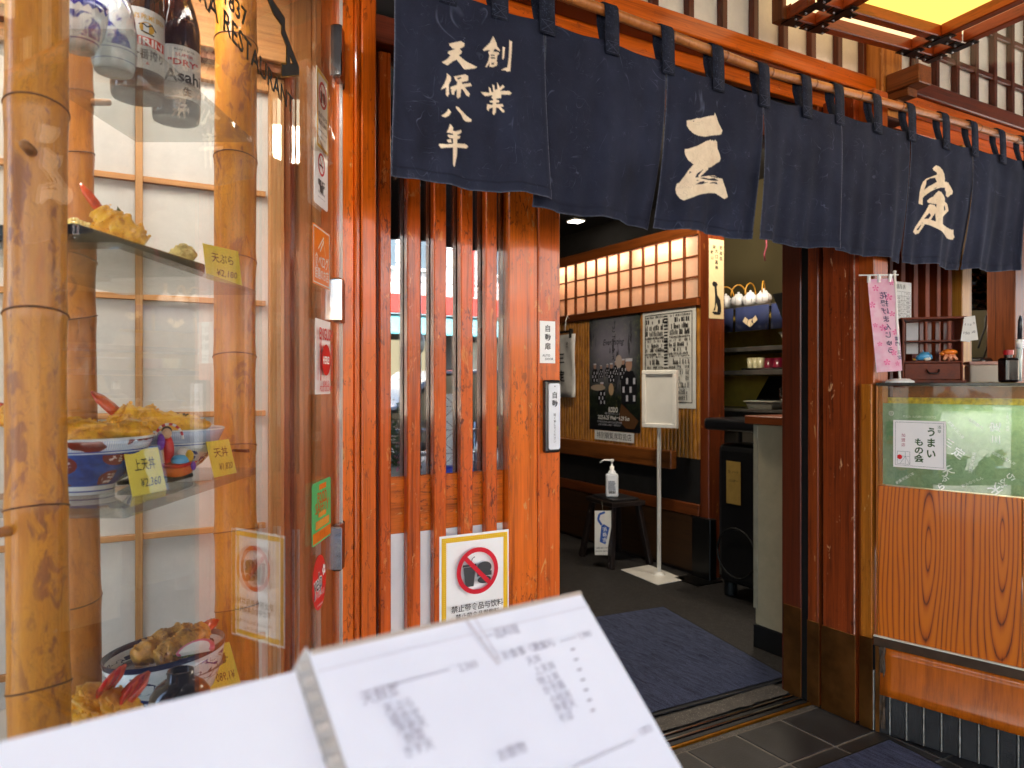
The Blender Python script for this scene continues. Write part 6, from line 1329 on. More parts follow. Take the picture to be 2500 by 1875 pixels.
mb.add(vs, [(j*(n+1)+i, j*(n+1)+i+1, (j+1)*(n+1)+i+1, (j+1)*(n+1)+i) for j in range(8) for i in range(n)]); mb.build('sheet', gpn.m, wp, smooth=True)
p = Print(wp, KM @ V((sL, .0085, z_a)), kd, CU, sR-sL, .29, base=.0); pw = WHT
def pxk(px, py): v = kp(px, py); return (v-K0).dot(kd)-sL, v.z-z_a
for tx, (px, py), sz, rt in (('三', (2315, 1082), .024, -.6), ('定', (2338, 1107), .03, -.6), ('定', (2428, 1043), .028, 1.57), ('三', (2430, 1073), .024, 1.57), ('天', (2312, 1150), .03, .5), ('ぷ', (2304, 1168), .022, .5), ('ら', (2296, 1188), .022, .5), ('天', (2428, 1195), .03, -2.4), ('ぷ', (2448, 1180), .024, -2.4), ('ら', (2466, 1165), .024, -2.4)):
    x, y = pxk(px, py); p.text(tx, x, y, sz*1.1, pw, rot=rt, bold=.02)
for tx, (px, py), sz, rt in (('創業天保八年', (2207, 1168), .011, .6), ('でんわ 三八四一 〇〇〇〇', (2242, 1018), .0085, 0), ('電話 三八四一', (2458, 1030), .009, 1.57), ('創業天保八年', (2332, 1050), .011, -.9), ('浅草雷門', (2380, 1035), .012, -.7), ('江戸前天麩羅', (2372, 1130), .011, 1.4), ('かみなりもん', (2372, 1177), .011, .5), ('創業天保八年', (2450, 1120), .011, -.5)):
    x, y = pxk(px, py); p.text(tx, x, y, sz, pw, rot=rt)
x, y = pxk(2174, 1009); p.ring(x, y, .006, .0075, pw, 'crest'); p.text('定', x, y, .007, pw); p.done()
cl = thing('case_tube_lamp', 'slim lit tube lamp inside the counter case behind green paper', 'lamp', tuple(KM @ V((.3, .12, 1.06)))); MB(KM).tube([(sL+.18, .1, 1.07), (sR+.5, .1, 1.07)], .011, 10).build('tube', emit('#fff4d8', 2.8), cl); MB(KM).box(sL+.16, sR+.52, .09, .12, 1.083, 1.104).build('housing', WHT, cl)
MB(KM).box(sL, sR+.55, .3, .31, z_a-.3, 1.143).build('case_back', pm('#d8d2c0', .6), ct); MB(KM).box(sL, sR+.55, .02, .3, z_a-.02, z_a-.005).build('case_floor', pm('#d8d2c0', .6), ct)
# member sign on the glass
a = kp(2181, 1025); b = kp(2310, 1147); bl_ = kp(2181, 1139)
t = thing('guild_sign', 'square white member sign with green brush lettering and red sun', 'sign', tuple(bl_)); w_ = (kp(2310, CY)-kp(2181, CY)).length; h_ = a.z-bl_.z
p = Print(t, V((bl_.x, bl_.y, bl_.z))+kn*.0012, kd, CU, w_, h_); W, H = p.w, p.h; p.sheet(pm('#f0e8e4', .35, var=.02), .0008); p.frame(W*.04, H*.04, W*.96, H*.96, .0009, ink('#5a5a58'))
GRN = ink('#3a5222'); p.text('うまい', W*.73, H*.77, H*.2, GRN, vert=True, pitch=1.12, bold=.03, sx=.95); p.text('もの会', W*.5, H*.55, H*.17, GRN, vert=True, pitch=1.0, bold=.03, sx=1.1); p.text('浅草', W*.88, H*.88, H*.075, GRN, vert=True, pitch=1.2); p.text('加盟店', W*.2, H*.68, H*.08, ink('#a81a3a'), vert=True, pitch=1.25)
p.frame(W*.08, H*.07, W*.33, H*.34, .0007, INK, 'crest_grid'); p.line((W*.24, H*.07), (W*.24, H*.34), .0007, INK, 'crest_grid'); p.line((W*.08, H*.24), (W*.33, H*.24), .0007, INK, 'crest_grid'); p.line((W*.24, H*.24), (W*.14, H*.08), .0007, INK, 'crest_grid'); p.line((W*.24, H*.24), (W*.32, H*.08), .0007, INK, 'crest_grid'); p.disc(W*.13, H*.22, H*.05, ink('#d01018'), 'red_sun'); p.done()
# ---------------- wall behind the counter top
sw2 = thing('slatted_screen', 'upright dark slat screen between posts above the counter', 'screen', (1.9, 0, 1.15)); W_SL2 = wood('#6a2a0c', '#2c0e06', 'z', .55, coat=0)
MB().box(1.46, 2.56, .05, .06, 1.0, 2.143).build('backing', pm('#2a160c', .7), sw2) if False else None
MB().box(1.37, xY(2345, .04), .04, .05, 1.0, 2.143).build('backing', pm('#3a1e0e', .7), sw2)
for px0, px1 in ((2172, 2181), (2200, 2211), (2231, 2242), (2260, 2270), (2288, 2297), (2315, 2325)): MB().box(xY(px0, 0), xY(px1, 0), .0, .0395, 1.0, 2.143).build('slat', W_SL2, sw2, bevel=.002)
for px0, px1 in ((2187, 2192), (2218, 2224), (2248, 2254), (2277, 2282), (2304, 2309)): MB().box(xY(px0, .03), xY(px1, .03), .03, .0395, 1.0, 2.143).build('slat', W_HINB, sw2, bevel=.002)
MB().box(xY(2337, 0), xY(2361, 0), -.02, .09, 1.0, 2.143).build('post', wood('#a4702a', '#6a4012', 'z', .4, coat=.2), sw2, bevel=.003); MB().box(1.36, 2.9, .0, .06, -.02, 1.0).build('lower_wall', W_DK, sw2)
MB().box(xY(2467, -.0), 2.9, -.02, .1, 1.0, 2.143).build('post', wood('#7a3c16', '#34160a', 'z', .4, coat=.2), sw2, bevel=.003)
MB().box(1.2852, 1.362, -.2, -.12, 0.0, 2.142).build('pier_face', wood('#a8501a', '#5a260c', 'z', .3, coat=.4), jb, bevel=.003)
hd = thing('range_hood', 'stainless steel hood with reflected tube light through the serving window', 'range hood', (2.6, .7, 1.4)); MB().prism([(2.1, .5, 1.36), (3.0, .5, 1.36), (3.0, .62, 1.62), (2.1, .62, 1.62)], (0, .3, 0)).build('hood', pm('#b8b8b8', .18, 1.0, var=.15), hd); MB().tube([(2.2, .42, 1.6), (2.9, .42, 1.6)], .012, 8).build('tube_lamp', emit('#fff6e8', 3.5), hd)
MB().box(2.1, 3.0, .4, .44, 1.15, 1.3).build('wood_apron', wood('#a06a24', '#5a3410', 'x', .4), hd); MB().box(2.1, 3.0, .55, .6, 1.62, 2.3).build('wall_board', wood('#8a5a1c', '#5a3410', 'x', .4), hd)
mb = MB(); vs = []
for j in range(17):
    for i in range(17): q = onY(2358+i*7.0, 655+j*6.4, .2); vs.append(V((q.x, q.y+.05*mnoise.noise(V((i*.55, j*.5, 2)))+.025*mnoise.noise(V((i*1.3, j*1.2, 9))), q.z)))
mb.add(vs, [(j*17+i, (j+1)*17+i, (j+1)*17+i+1, j*17+i+1) for j in range(16) for i in range(16)]); one('black_plastic_sheet', mb, pm('#15130f', .12, var=.3, coat=.6), 'crumpled shiny black plastic sheet in the serving window', 'sheet')
cw_ = thing('window_cable', 'looped black cable and pale flex hanging in the serving window', 'cable', tuple(onY(2410, 800, .15))); MB().tube([onY(2408, 770, .15), onY(2405, 800, .15), onY(2394, 830, .15), onY(2388, 850, .15)], .004, 6).build('cable', BLK, cw_, smooth=True); MB().tube([onY(2416, 770, .15), onY(2422, 800, .15), onY(2412, 840, .15), onY(2402, 872, .15)], .004, 6).build('cable', BLK, cw_, smooth=True); MB().tube([onY(2440, 742, .14), onY(2432, 762, .14), onY(2416, 778, .14), onY(2414, 792, .14)], .004, 6).build('pale_flex', pm('#b0a080', .5), cw_, smooth=True)
ph = onY(2390, 870, .1); one('black_telephone', MB().box(ph.x-.04, ph.x+.05, .06, .13, 1.155, 1.27), BLKG, 'small black telephone handset standing in the serving window', 'telephone', bevel=.015, seg=3)
# ---------------- things on the counter
ZT = 1.1545
t = thing('price_sheet', 'white ruled price list sheet pinned to the slat screen', 'price list', tuple(onY(2190, 780, -.004))); a, b = onY(2182, 686, -.004), onY(2225, 783, -.004)
p = Print(t, V((a.x, -.004, b.z)), A, CU, b.x-a.x, a.z-b.z); W, H = p.w, p.h; p.sheet(paper('#dcdcda', .05), .0008); p.text('値段表', W*.4, H*.87, .02, INK)
for k in range(7): p.rect(W*.05, H*(.05+k*.115), W*.95, H*(.05+k*.115)+.001, INK, 'ruling')
for k in (.05, .42, .6, .95): p.rect(W*k, H*.05, W*k+.001, H*.74, INK, 'ruling')
for k, (q, r_, s_) in enumerate((('550', '1', '400'), ('1100', '2', '800'), ('1650', '3', '1200'), ('2200', '4', '1600'), ('2750', '5', '2000'))): y = H*(.575-k*.115); p.text(q, W*.25, y, .014, INK); p.text(r_, W*.5, y, .014, INK); p.text(s_, W*.78, y, .014, INK)
p.text('キス', W*.78, H*.69, .012, INK); p.done()
Zb = 2.45; pk = thing('table_banner', 'pink cherry blossom cloth banner on a white plastic stand', 'banner', tuple(onD(2200, 925, Zb))); WP = pm('#e8e4e0', .35, var=.03)
pc = onD(2197, 925, Zb); MB().lathe([(0, .014), (.028, .013), (.043, .005), (.043, 0), (0, 0)], (pc.x, pc.y, ZT), 26).build('base', WP, pk, smooth=False)
pt = onD(2184, 664, Zb); MB().tube([V((pc.x, pc.y, ZT+.012)), pt], .0042, 8).build('pole', WP, pk, smooth=True); MB().blob(pt, .006, 10, 8, 0).build('finial', WP, pk, smooth=True)
MB().tube([onD(2097, 672, Zb), onD(2193, 671, Zb)], .0026, 8).build('cross_rod', WP, pk, smooth=True)
cs = [(2120, 681), (2178, 680), (2202, 905), (2140, 909)]; fnp = lambda u, v_, o=0: (lambda A_, B_: A_.lerp(B_, u)+CF*(-.006*math.sin(v_*4+u*3)-.001-o))(onD(cs[3][0]+(cs[0][0]-cs[3][0])*v_-4*math.sin(v_*3), cs[3][1]+(cs[0][1]-cs[3][1])*v_, Zb), onD(cs[2][0]+(cs[1][0]-cs[2][0])*v_+6*math.sin(v_*3.1), cs[2][1]+(cs[1][1]-cs[2][1])*v_, Zb-.004))
def pinkmat():
    t = NT('pink_cloth'); cc = t.ramp(t.noise(t.coord(rnd=False), 26, 2), [(.35, '#f0b4cc'), (.6, '#f6d0de')]); d = t.n('BsdfDiffuse'); tl_ = t.n('BsdfTranslucent'); t.l(cc, d.inputs[0]); t.l(cc, tl_.inputs[0]); m = t.n('MixShader'); m.inputs[0].default_value = .3; t.l(d.outputs[0], m.inputs[1]); t.l(tl_.outputs[0], m.inputs[2]); t.l(m.outputs[0], t.out.inputs[0]); return t.m
mb = MB(); n = 16; mb.add([fnp(i/8, j/n) for j in range(n+1) for i in range(9)], [(j*9+i, j*9+i+1, (j+1)*9+i+1, (j+1)*9+i) for j in range(n) for i in range(8)]); mb.build('cloth', pinkmat(), pk, smooth=True)
p = Print(pk, (0, 0, 0), (1, 0, 0), (0, 0, 1), 1, 1, base=.0008, fn=lambda x, y, o: fnp(x, y, o)); bl = ink('#e87aa8')
for (bx, by, br) in ((.3, .9, .14), (.75, .8, .15), (.1, .72, .14), (.8, .62, .12), (.4, .47, .15), (.85, .42, .13), (.7, .2, .13), (.4, .1, .14), (.12, .5, .1), (.8, .08, .1), (.2, .3, .1), (.9, .95, .1)):
    for k in range(5):
        a = k*1.2566+.3; p.poly([(bx, by), (bx+math.cos(a-.4)*br*.8, by+math.sin(a-.4)*br*.8*.27), (bx+math.cos(a)*br, by+math.sin(a)*br*.27), (bx+math.cos(a+.4)*br*.8, by+math.sin(a+.4)*br*.8*.27)], bl, 'blossom')
class _: pass
def vtext(tx, x, y0, sz, pitch):
    for i, ch in enumerate(tx):
        vs, fs = glyphs(ch, .012); 
        if vs: p.put([(x-(a-.5)*sz*4.0, y0-i*pitch+(b-.36)*sz) for a, b in vs], fs, ink('#33345a'), 'lettering')
vtext('花揚げまんじゅう', .56, .82, .075, .085); vtext('雷門', .87, .35, .045, .055); vtext('三定', .9, .2, .045, .055); p.done()
for u in (.06, .48, .9): q = fnp(u, 1); MB().box(q.x-.006, q.x+.006, q.y-.003, q.y+.003, q.z-.012, q.z+.014).build('hanging_tab', WP, pk)
# small cabinet
W_CAB = wood('#66280c', '#260c06', 'x', .5, coat=.02); W_CABZ = wood('#74320e', '#2e1006', 'z', .5, coat=.02)
fl_, frr = onD(2203, CY, 2.66), onD(2352, CY, 2.6); xd = (frr-fl_); xd.z = 0; cwid = xd.length; xd.normalize(); yd = V((-xd.y, xd.x, 0)); CM = Matrix(((xd.x, yd.x, 0, fl_.x), (xd.y, yd.y, 0, fl_.y), (0, 0, 1, ZT), (0, 0, 0, 1))); hk = 2.6/1800
ht = (CY-775)*hk; hm = (CY-832)*hk; hdw = (CY-884)*hk; dp = .11
cbn = thing('small_cabinet', 'little dark wood shelf cabinet with one drawer and black pull', 'cabinet', tuple(fl_.xy.to_3d()+V((0, 0, ZT))))
MB(CM).box(-.006, cwid+.012, -.006, dp, ht-.008, ht).build('top_board', W_CAB, cbn, bevel=.0015); MB(CM).box(.006, cwid-.006, .004, dp-.004, hm-.006, hm).build('shelf', W_CAB, cbn, bevel=.001); MB(CM).box(.006, cwid-.006, .0, dp-.004, hdw-.006, hdw).build('drawer_top', W_CAB, cbn, bevel=.001); MB(CM).box(-.004, cwid+.008, -.004, dp, 0, .009).build('bottom_board', W_CAB, cbn, bevel=.001)
for a in (0, cwid-.006): MB(CM).box(a, a+.006, .0, dp-.002, .0095, ht-.0085).build('side', W_CABZ, cbn, bevel=.001)
dw = MB(CM).box(.008, cwid-.008, .002, dp-.01, .011, hdw-.008).build('drawer', W_CAB, cbn, bevel=.0015)
mz = (hdw)/2+.002; MB(CM).tube([(cwid*.4, -.002, mz+.006), (cwid*.41, -.012, mz-.002), (cwid*.45, -.014, mz-.008), (cwid*.55, -.014, mz-.008), (cwid*.59, -.012, mz-.002), (cwid*.6, -.002, mz+.006)], .003, 8).build('handle', pm('#14100e', .4, .6), dw, smooth=True)
for k in range(7): MB(CM).box(.05+k*.026, .05+k*.026+.012, dp-.006, dp-.003, hdw, ht-.009).build('back_slat', wood('#7a2c18', '#34100a', 'z', .35, coat=.3), cbn)
one('cabinet_memo', MB(CM).box(.03, .07, dp-.012, dp-.011, hdw+.03, ht-.012), paper('#d8d4d4', .05), 'typed white memo sheet inside the small cabinet', 'paper')
# toys in the cabinet
tz = hdw+.0005; dm = Matrix.Translation(CM @ V((cwid*.38, .02, tz))) @ Matrix.Rotation(math.atan2(xd.y, xd.x), 4, 'Z'); dt = thing('dolphin_toy', 'small blue toy dolphin with pale belly in the cabinet', 'toy', tuple(dm.translation)); BLU = pm('#4a9ac8', .3, var=.04, coat=.4)
MB(dm).tube([(-.026, 0, .006), (-.018, 0, .012), (-.004, 0, .018), (.010, 0, .018), (.022, 0, .012), (.027, 0, .009)], [.004, .010, .0155, .0155, .009, .002], 16).build('body', BLU, dt, smooth=True); MB(dm).prism([(-.002, -.001, .030), (.002, -.001, .030), (-.004, -.001, .042)], (0, .003, 0)).build('dorsal_fin', BLU, dt); MB(dm).prism([(-.024, -.004, .006), (-.036, -.008, .002), (-.036, .006, .008)], (0, .001, .003)).build('tail_fin', pm('#d8a030', .35), dt); MB(dm).blob((.008, -.007, .009), (.014, .008, .007), 12, 8, 0).build('belly', pm('#e8dcc8', .3), dt, smooth=True); MB(dm).blob((.014, -.0125, .020), .0014, 8, 6, 0).build('eye', INK, dt)
om = Matrix.Translation(CM @ V((cwid*.8, .02, tz))) @ Matrix.Rotation(math.atan2(xd.y, xd.x), 4, 'Z'); ot = thing('orange_toy', 'small orange domed toy creature with pink legs in the cabinet', 'toy', tuple(om.translation)); ORG = pm('#e87a1c', .3, var=.04, coat=.4); PKG = pm('#e89a70', .35, coat=.3)
MB(om).blob((0, 0, .031), (.026, .018, .012), 18, 10, 0).build('dome', ORG, ot, smooth=True); MB(om).blob((-.024, -.002, .026), (.010, .01, .006), 12, 8, 0).build('snout', ORG, ot, smooth=True)
for x, y in ((-.014, -.008), (.0, -.012), (.014, -.008), (.016, .006), (-.010, .008)): MB(om).tube([(x*.6, y*.6, .024), (x*1.1, y*1.1, .012), (x*1.5, y*1.4, .003)], [.007, .006, .005], 10).build('leg', PKG, ot, smooth=True)
for x in (.004, .011): MB(om).blob((x, -.0175, .031), .0014, 8, 6, 0).build('eye', INK, ot)
t = thing('hanging_tag', 'small creased white price tags hanging on the cabinet corner', 'tag', tuple(CM @ V((cwid, -.01, ht-.06)))); 
for k, (dx, ro) in enumerate(((-.012, -.14), (.014, .12))):
    p = Print(t, CM @ V((cwid+dx, -.012+k*.004, ht-.088)), xd+CU*ro, CU-xd*ro, .03, .085); p.sheet(paper('#e4e0da', .05), .0006, 'tag'); p.text('えつき', .015, .06, .009, INK, fitw=.022); p.text('150', .015, .03, .012, INK, fitw=.018); p.done()
tb_ = onD(2404, CY, 2.75); t = thing('storage_tub', 'translucent beige plastic tub with pink lid on the counter', 'tub', (tb_.x, tb_.y, ZT)); MB().slab(V((onD(2368, CY, 2.72).x, onD(2368, CY, 2.72).y, ZT)), xd, CU, xd.cross(CU), .118, .066, .08).build('body', pm('#b4a898', .4, var=.06), t, bevel=.006, seg=2); MB().slab(V((onD(2368, CY, 2.72).x, onD(2368, CY, 2.72).y, ZT+.0665))-xd*.002, xd, CU, xd.cross(CU), .122, .012, .084).build('lid', pm('#b88a7c', .4), t, bevel=.002)
sb = onD(2462, CY, 2.5); so_ = thing('sauce_bottle', 'dark square soy sauce bottle with red cap on the counter', 'bottle', (sb.x, sb.y, ZT), (0, 0, -.4)); MB().box(-.026, .026, -.022, .022, 0, .085).build('body', pm('#1c1416', .12, coat=.6), so_, local=True, bevel=.01, seg=3); MB().lathe([(.012, 0), (.012, .012)], (0, 0, .085), 14).build('neck', pm('#2a1a1a', .2), so_, local=True); MB().lathe([(.0155, 0), (.0155, .016), (0, .017)], (0, 0, .094), 16).build('cap', pm('#b81420', .3), so_, local=True)
pn = thing('marker_pen', 'clear barrelled marker pen standing upright behind the sauce bottle', 'pen', tuple(onD(2489, 925, 2.55))); MB().tube([onD(2487, 930, 2.55), onD(2489, 830, 2.55)], .009, 10).build('barrel', pm('#c8d0c8', .2, coat=.5), pn, smooth=True); MB().tube([onD(2489, 850, 2.548), onD(2489.5, 829, 2.548)], .0115, 10).build('white_cap', WHT, pn, smooth=True); MB().tube([onD(2490, 828, 2.548), onD(2491, 782, 2.548), onD(2491, 770, 2.548)], [.008, .007, .002], 10).build('dark_cap', pm('#2a2a30', .3), pn, smooth=True)

# ================================================================ menu book in front
d1 = (CR*-.83+CU*1.306+CF*1.0).normalized()
P1, P2 = onD(755, 1590, .4), onD(1415, 1445, .543); mxd = (P2-P1); mw = mxd.length; mxd.normalize(); mxd = (mxd-d1*mxd.dot(d1)).normalized(); mn = mxd.cross(d1)
mu = thing('menu_book', 'open white plastic covered menu book with stitched spine and printed pages', 'menu', tuple(P1-d1*.15))
t = NT('menu_page'); c = t.coord(rnd=False); nn = t.noise(c, 9, 3); t.bsdf(t.ramp(nn, [(.3, '#e6e6f0'), (.7, '#eeeef6')]), .28, 0, .35, .12, t.bump(nn, .15, .004)); PAGE = t.m
pr = Print(mu, P1-d1*.297, mxd, d1, mw, .297, base=.0005)
mb = MB(); n = 10
for j in range(n): pass
pr.sheet(PAGE, .004, 'right_page')
def pxm(px, py): v = onP(px, py, P1, mn)-(P1-d1*.297); return v.dot(mxd), v.dot(d1)
GI = ink('#b0acb8')
for tx, (px, py), sz, fw in (('天ぷら定食', (1330, 1608), .0065, None),):
    pass
rows = [('天丼', 1285, 1617), ('上天丼', 1303, 1640), ('特上丼', 1313, 1666), ('かき揚', 1326, 1688), ('小柱丼', 1342, 1712), ('海老天', 1352, 1734), ('そば', 1364, 1757)]
for tx, px, py in rows: x, y = pxm(px, py); pr.text(tx, x, y, .0064, GI, 'l', .004)
for k in range(7): x, y = pxm(1393+k*8, 1590+k*25); pr.rect(x, y, x+.004, y+.0012, ink('#9a94a0'), 'fine_print')
for tx, px, py, sz in (('・お食事　天ぷら', 1210, 1608, .0085), ('〈定食〉', 1290, 1585, .008), ('1,980', 1412, 1555, .0075), ('・一品料理', 1170, 1560, .009), ('天麩羅', 880, 1710, .0105), ('2,360', 1118, 1634, .008), ('お飲物', 1215, 1850, .009), ('1,820', 1560, 1790, .0075)): x, y = pxm(px, py); pr.text(tx, x, y, sz*.8, GI, 'l', .004)
for tx, px, py in (('天ぷら', 935, 1737), ('盛合せ', 950, 1762), ('海老天', 965, 1787), ('野菜', 985, 1810), ('きす天', 985, 1842)): x, y = pxm(px, py); pr.text(tx, x, y, .0066, GI, 'l', .004)
for a, b in (((935, 1683), (1095, 1640)), ((1365, 1570), (1405, 1558)), ((1395, 1880), (1540, 1800))): (x0, y0), (x1, y1) = pxm(*a), pxm(*b); pr.rect(x0, y0, x1, y0+.0006, ink('#b4b0ba'), 'ruling')
pr.done()
for (a, b, w_) in (((1128, 1505), (1215, 1625), .0022), ((1150, 1500), (1222, 1620), .0012)): 
    (x0, y0), (x1, y1) = pxm(*a), pxm(*b); pr.k = .0012; pr.line((x0, y0), (x1, y1), w_, ink('#d2ccd2'), 'plastic_crease')
pr.rect(0, .284, mw, .2846, ink('#d6d0d6'), 'plastic_crease'); pr.rect(0, .294, mw, .297, ink('#b8a89a'), 'cover_edge'); pr.done()
P1b, P3 = onD(722, 1638, .397), onD(-60, 1815, .305); lxd = (P1b-P3).normalized(); lxd = (lxd-d1*lxd.dot(d1)).normalized(); ln2 = lxd.cross(d1)
lp_ = Print(mu, P1b-lxd*.21-d1*.297, lxd, d1, .21, .297); lp_.sheet(PAGE, .004, 'left_page')
mb = MB(); k = [P1b+d1*.002-mn*.001, P1+d1*.004-mn*.001]; mb.add([k[0]-d1*.3, k[1]-d1*.3, k[1], k[0]]+[q-mn*.006 for q in (k[0]-d1*.3, k[1]-d1*.3, k[1], k[0])], [(0, 1, 2, 3), (7, 6, 5, 4), (0, 4, 5, 1), (1, 5, 6, 2), (2, 6, 7, 3), (3, 7, 4, 0)]); sp2 = mb.build('spine', pm('#b4aaa2', .6, var=.1), mu)
for i in range(34): c = (k[0]+k[1])/2-d1*(.006+i*.0085)+mn*.0015; MB().bar(c-mxd*.0035, c+mxd*.0035, .0035, .0025, up=tuple(mn)).build('stitch', pm('#bfb6ae', .7), sp2)
# the lectern that carries the book
lec = thing('menu_stand', 'slim dark wooden pedestal holding the open menu book', 'stand', (P1.x+.05, P1.y, 0)); cc0 = P1+mxd*.09-d1*.22-mn*.012
MB().slab(cc0-mxd*.07-d1*.05, mxd, d1, mn, .14, .1, .012).build('rest', W_DK, lec); b0 = cc0-mn*.02; MB().tube([V((b0.x, b0.y, .02)), b0], .016, 12).build('pole', W_DK, lec, smooth=True); MB().lathe([(0, .025), (.1, .02), (.14, 0)], (b0.x, b0.y, .0), 28).build('foot', W_DK, lec)

# ================================================================ the street opposite, seen mirrored in the door glass
ob = thing('shop_building', 'white tiled shop building with red bands and teal awning opposite', 'building', (8, -21, 0)); WT = pm('#d8d8d4', .6, var=.05, scale=2); RB = pm('#b03028', .5); TL = pm('#5a98a0', .6)
MB().box(3.5, 13.5, -24, -19.3, 3.9, 9.2).build('upper_wall', WT, ob); MB().box(3.5, 13.5, -24, -19.6, 0, 3.3).build('shopfront', pm('#2a2624', .5), ob); MB().box(3.3, 13.7, -19.4, -19.1, 3.32, 3.88).build('red_band', RB, ob); MB().box(3.3, 13.7, -19.28, -19.15, 7.2, 7.5).build('red_band', RB, ob)
MB().prism([(3.4, -19.4, 3.3), (3.4, -18.2, 2.65), (3.4, -18.2, 2.6), (3.4, -19.4, 3.2)], (10, 0, 0)).build('awning', TL, ob)
for k in range(9): MB().box(3.5, 13.5, -19.29, -19.275, 4.3+k*.55, 4.33+k*.55).build('joint_strip', pm('#9a9a98', .6), ob)
for x in (5.2, 9.4, 11.8): MB().box(x, x+.28, -19.27, -19.0, 3.9, 9.2).build('red_post', RB, ob)
for x in (6.2, 7.9, 10.2): w9 = MB().box(x, x+.9, -19.27, -19.2, 4.7, 6.2).build('window', pm('#4a5a64', .15, coat=.5), ob); MB().box(x-.05, x+.95, -19.2, -19.17, 4.62, 4.7).build('sill', WT, w9)
for x in (4.2, 6.6, 9.2, 11.2): MB().box(x, x+1.6, -19.58, -19.5, .3, 2.5).build('shop_window', emit('#e8d8b0', .25) if x in (6.6,) else pm('#8a8478', .2, coat=.4), ob)
ob2 = thing('office_building', 'pale low office block beside the white shop opposite', 'building', (-6, -22, 0)); MB().box(-12, 3.2, -26, -19.4, 0, 5.6).build('wall', pm('#c8bca8', .7, var=.05, scale=2), ob2)
for x in range(-11, 3, 2):
    for z in (1.0, 3.4): MB().box(x, x+1.2, -19.4, -19.36, z, z+1.4).build('window', pm('#3a4650', .15, coat=.5), ob2)
ob3 = thing('corner_building', 'beige narrow building past the white shop opposite', 'building', (18, -22, 0)); MB().box(14, 24, -26, -19.4, 0, 6.4).build('wall', pm('#b8a890', .7, var=.05, scale=2), ob3)
for x in range(15, 23, 2):
    for z in (1.0, 3.6): MB().box(x, x+1.2, -19.4, -19.36, z, z+1.4).build('window', pm('#3a4650', .15, coat=.5), ob3)
# parked car
car = thing('parked_car', 'black saloon car parked along the kerb across the pavement', 'car', (3.6, -7.4, -.12)); CB = pm('#0c0c0e', .12, var=.1, coat=.9); WG = pm('#1a2026', .05, coat=.8)
prof = [(-2.15, .3), (-2.2, .62), (-2.0, .8), (-1.3, .88), (-.75, 1.32), (.55, 1.36), (1.25, .95), (2.0, .88), (2.2, .66), (2.18, .3)]
MB().prism([(3.6+x, -8.2, z) for x, z in prof], (0, 1.55, 0)).build('body', CB, car, bevel=.08, seg=3)
for y in (-6.645, -8.205): MB().prism([(3.6+x, y, z) for x, z in ((-1.1, .93), (-.68, 1.25), (-.1, 1.28), (-.1, .95))], (0, .006, 0)).build('side_window', WG, car); MB().prism([(3.6+x, y, z) for x, z in ((0, .95), (0, 1.28), (.5, 1.28), (1.02, .98))], (0, .006, 0)).build('side_window', WG, car)
for x in (-1.35, 1.35):
    for y in (-8.22, -6.78):
        wh = MB(Matrix.Translation((3.6+x, y, .2)) @ Matrix.Rotation(math.pi/2, 4, 'X')).lathe([(0, -.1), (.3, -.1), (.32, -.06), (.32, .1), (.3, .14), (0, .14)], (0, 0, 0), 26).build('tyre', pm('#151515', .7), car); MB(Matrix.Translation((3.6+x, y, .2)) @ Matrix.Rotation(math.pi/2, 4, 'X')).lathe([(0, -.16), (.2, -.16), (.21, -.1), (.2, .15), (0, .15)], (0, 0, 0), 20).build('rim', STEEL, wh)
for y in (-7.0, -7.85): MB().box(5.74, 5.8, y-.18, y+.18, .58, .72).build('headlight', pm('#d8d8d8', .1, coat=.6), car)
for y in (-7.0, -7.85): MB().box(1.4, 1.46, y-.18, y+.18, .58, .74).build('tail_light', pm('#8a1014', .2, coat=.6), car)
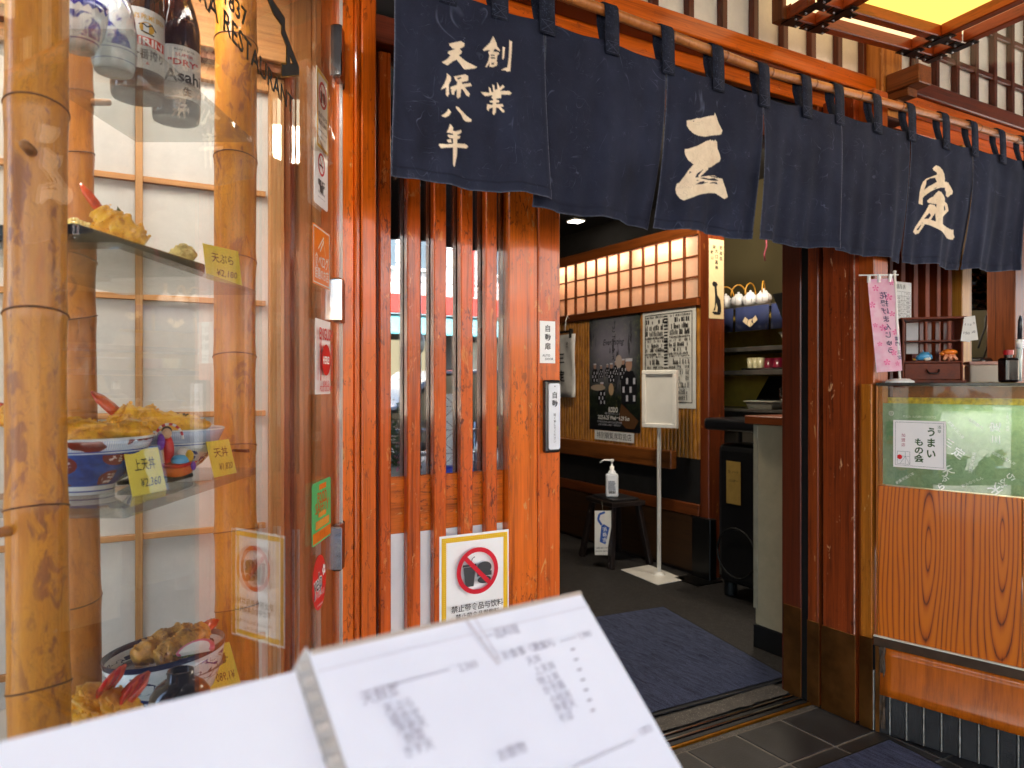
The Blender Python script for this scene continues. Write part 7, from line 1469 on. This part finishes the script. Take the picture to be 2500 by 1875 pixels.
# planter with azalea by the kerb
def shrub(label, x, y, w_, n, sd):
    t = thing('planter', label, 'planter', (x, y, 0)); MB().box(x-w_, x+w_, y-.22, y+.22, 0, .32).build('trough', pm('#8a8780', .7), t, bevel=.02); rg = random.Random(sd); lf = MB(); flw = MB()
    for _ in range(n):
        c = V((x+rg.uniform(-w_, w_), y+rg.gauss(0, .12), .3+abs(rg.gauss(0, .28)))); u = V((rg.uniform(-1, 1), rg.uniform(-1, 1), rg.uniform(-1, 1))).normalized(); v_ = u.orthogonal().normalized(); s_ = rg.uniform(.02, .045); m_ = flw if rg.random() < .12 else lf; m_.add([c-u*s_, c+v_*s_*.4, c+u*s_, c-v_*s_*.4], [(0, 1, 2, 3)])
    lf.build('foliage', pm('#2c4a1e', .5, var=.4, scale=30), t, kind='stuff'); flw.build('blossom', pm('#d06a8c', .6), t, kind='stuff')
shrub('grey trough planter with pink flowering shrub near the kerb', 1.35, -5.3, .6, 2000, 1); shrub('grey trough planter with leafy shrub beside the parked car', 3.9, -5.6, .5, 1000, 2)
pl = thing('lamp_post', 'slim grey street lamp post at the pavement edge', 'lamp post', (2.15, -5.85, 0)); MB().tube([(2.15, -5.7, 0), (2.15, -5.7, 2.9)], .05, 12).build('post', pm('#6a7476', .4, .3), pl, smooth=True); MB().blob((2.15, -5.7, 1.6), (.09, .09, .14), 12, 8, 0).build('bell_housing', pm('#9aa0a2', .35, .4), pl, smooth=True)
bn = thing('standing_banner', 'white cloth banner with black lattice lines on a blue base', 'banner', (2.28, -5.0, 0)); MB().box(2.15, 2.42, -5.02, -5.0, .32, 1.05).build('cloth', pm('#dcdcda', .7), bn); MB().box(2.12, 2.45, -5.12, -4.9, 0, .31).build('base', pm('#1c3cb0', .5), bn, bevel=.02)
p = Print(bn, V((2.42, -4.9985, .32)), (-1, 0, 0), CU, .27, .73)
for k in range(3):
    for a, b in (((0, k*.24), (.27, k*.24+.24)), ((.27, k*.24), (0, k*.24+.24)), ((0, k*.24+.12), (.27, k*.24+.12)), ((.135, k*.24), (.135, k*.24+.24))): p.line(a, b, .006, INK, 'lattice_line')
p.done()
rl = thing('guard_rail', 'low steel guard rail with yellow bands along the kerb', 'railing', (3, -5.9, 0)); 
for z in (.35, .62): MB().tube([(-3, -5.93, z), (9, -5.93, z)], .022, 8).build('rail', STEEL, rl, smooth=True)
for x in np.arange(-3, 9.1, 1.5): MB().tube([(x, -5.93, -.01), (x, -5.93, .7)], .03, 10).build('upright', STEEL, rl, smooth=True)
for x in (1.2, 3.2, 5.2): MB().tube([(x, -5.93, .62), (x+.3, -5.93, .62)], .025, 8).build('yellow_band', pm('#e0c010', .5), rl, smooth=True)
bpy.data.scenes.remove(TS)
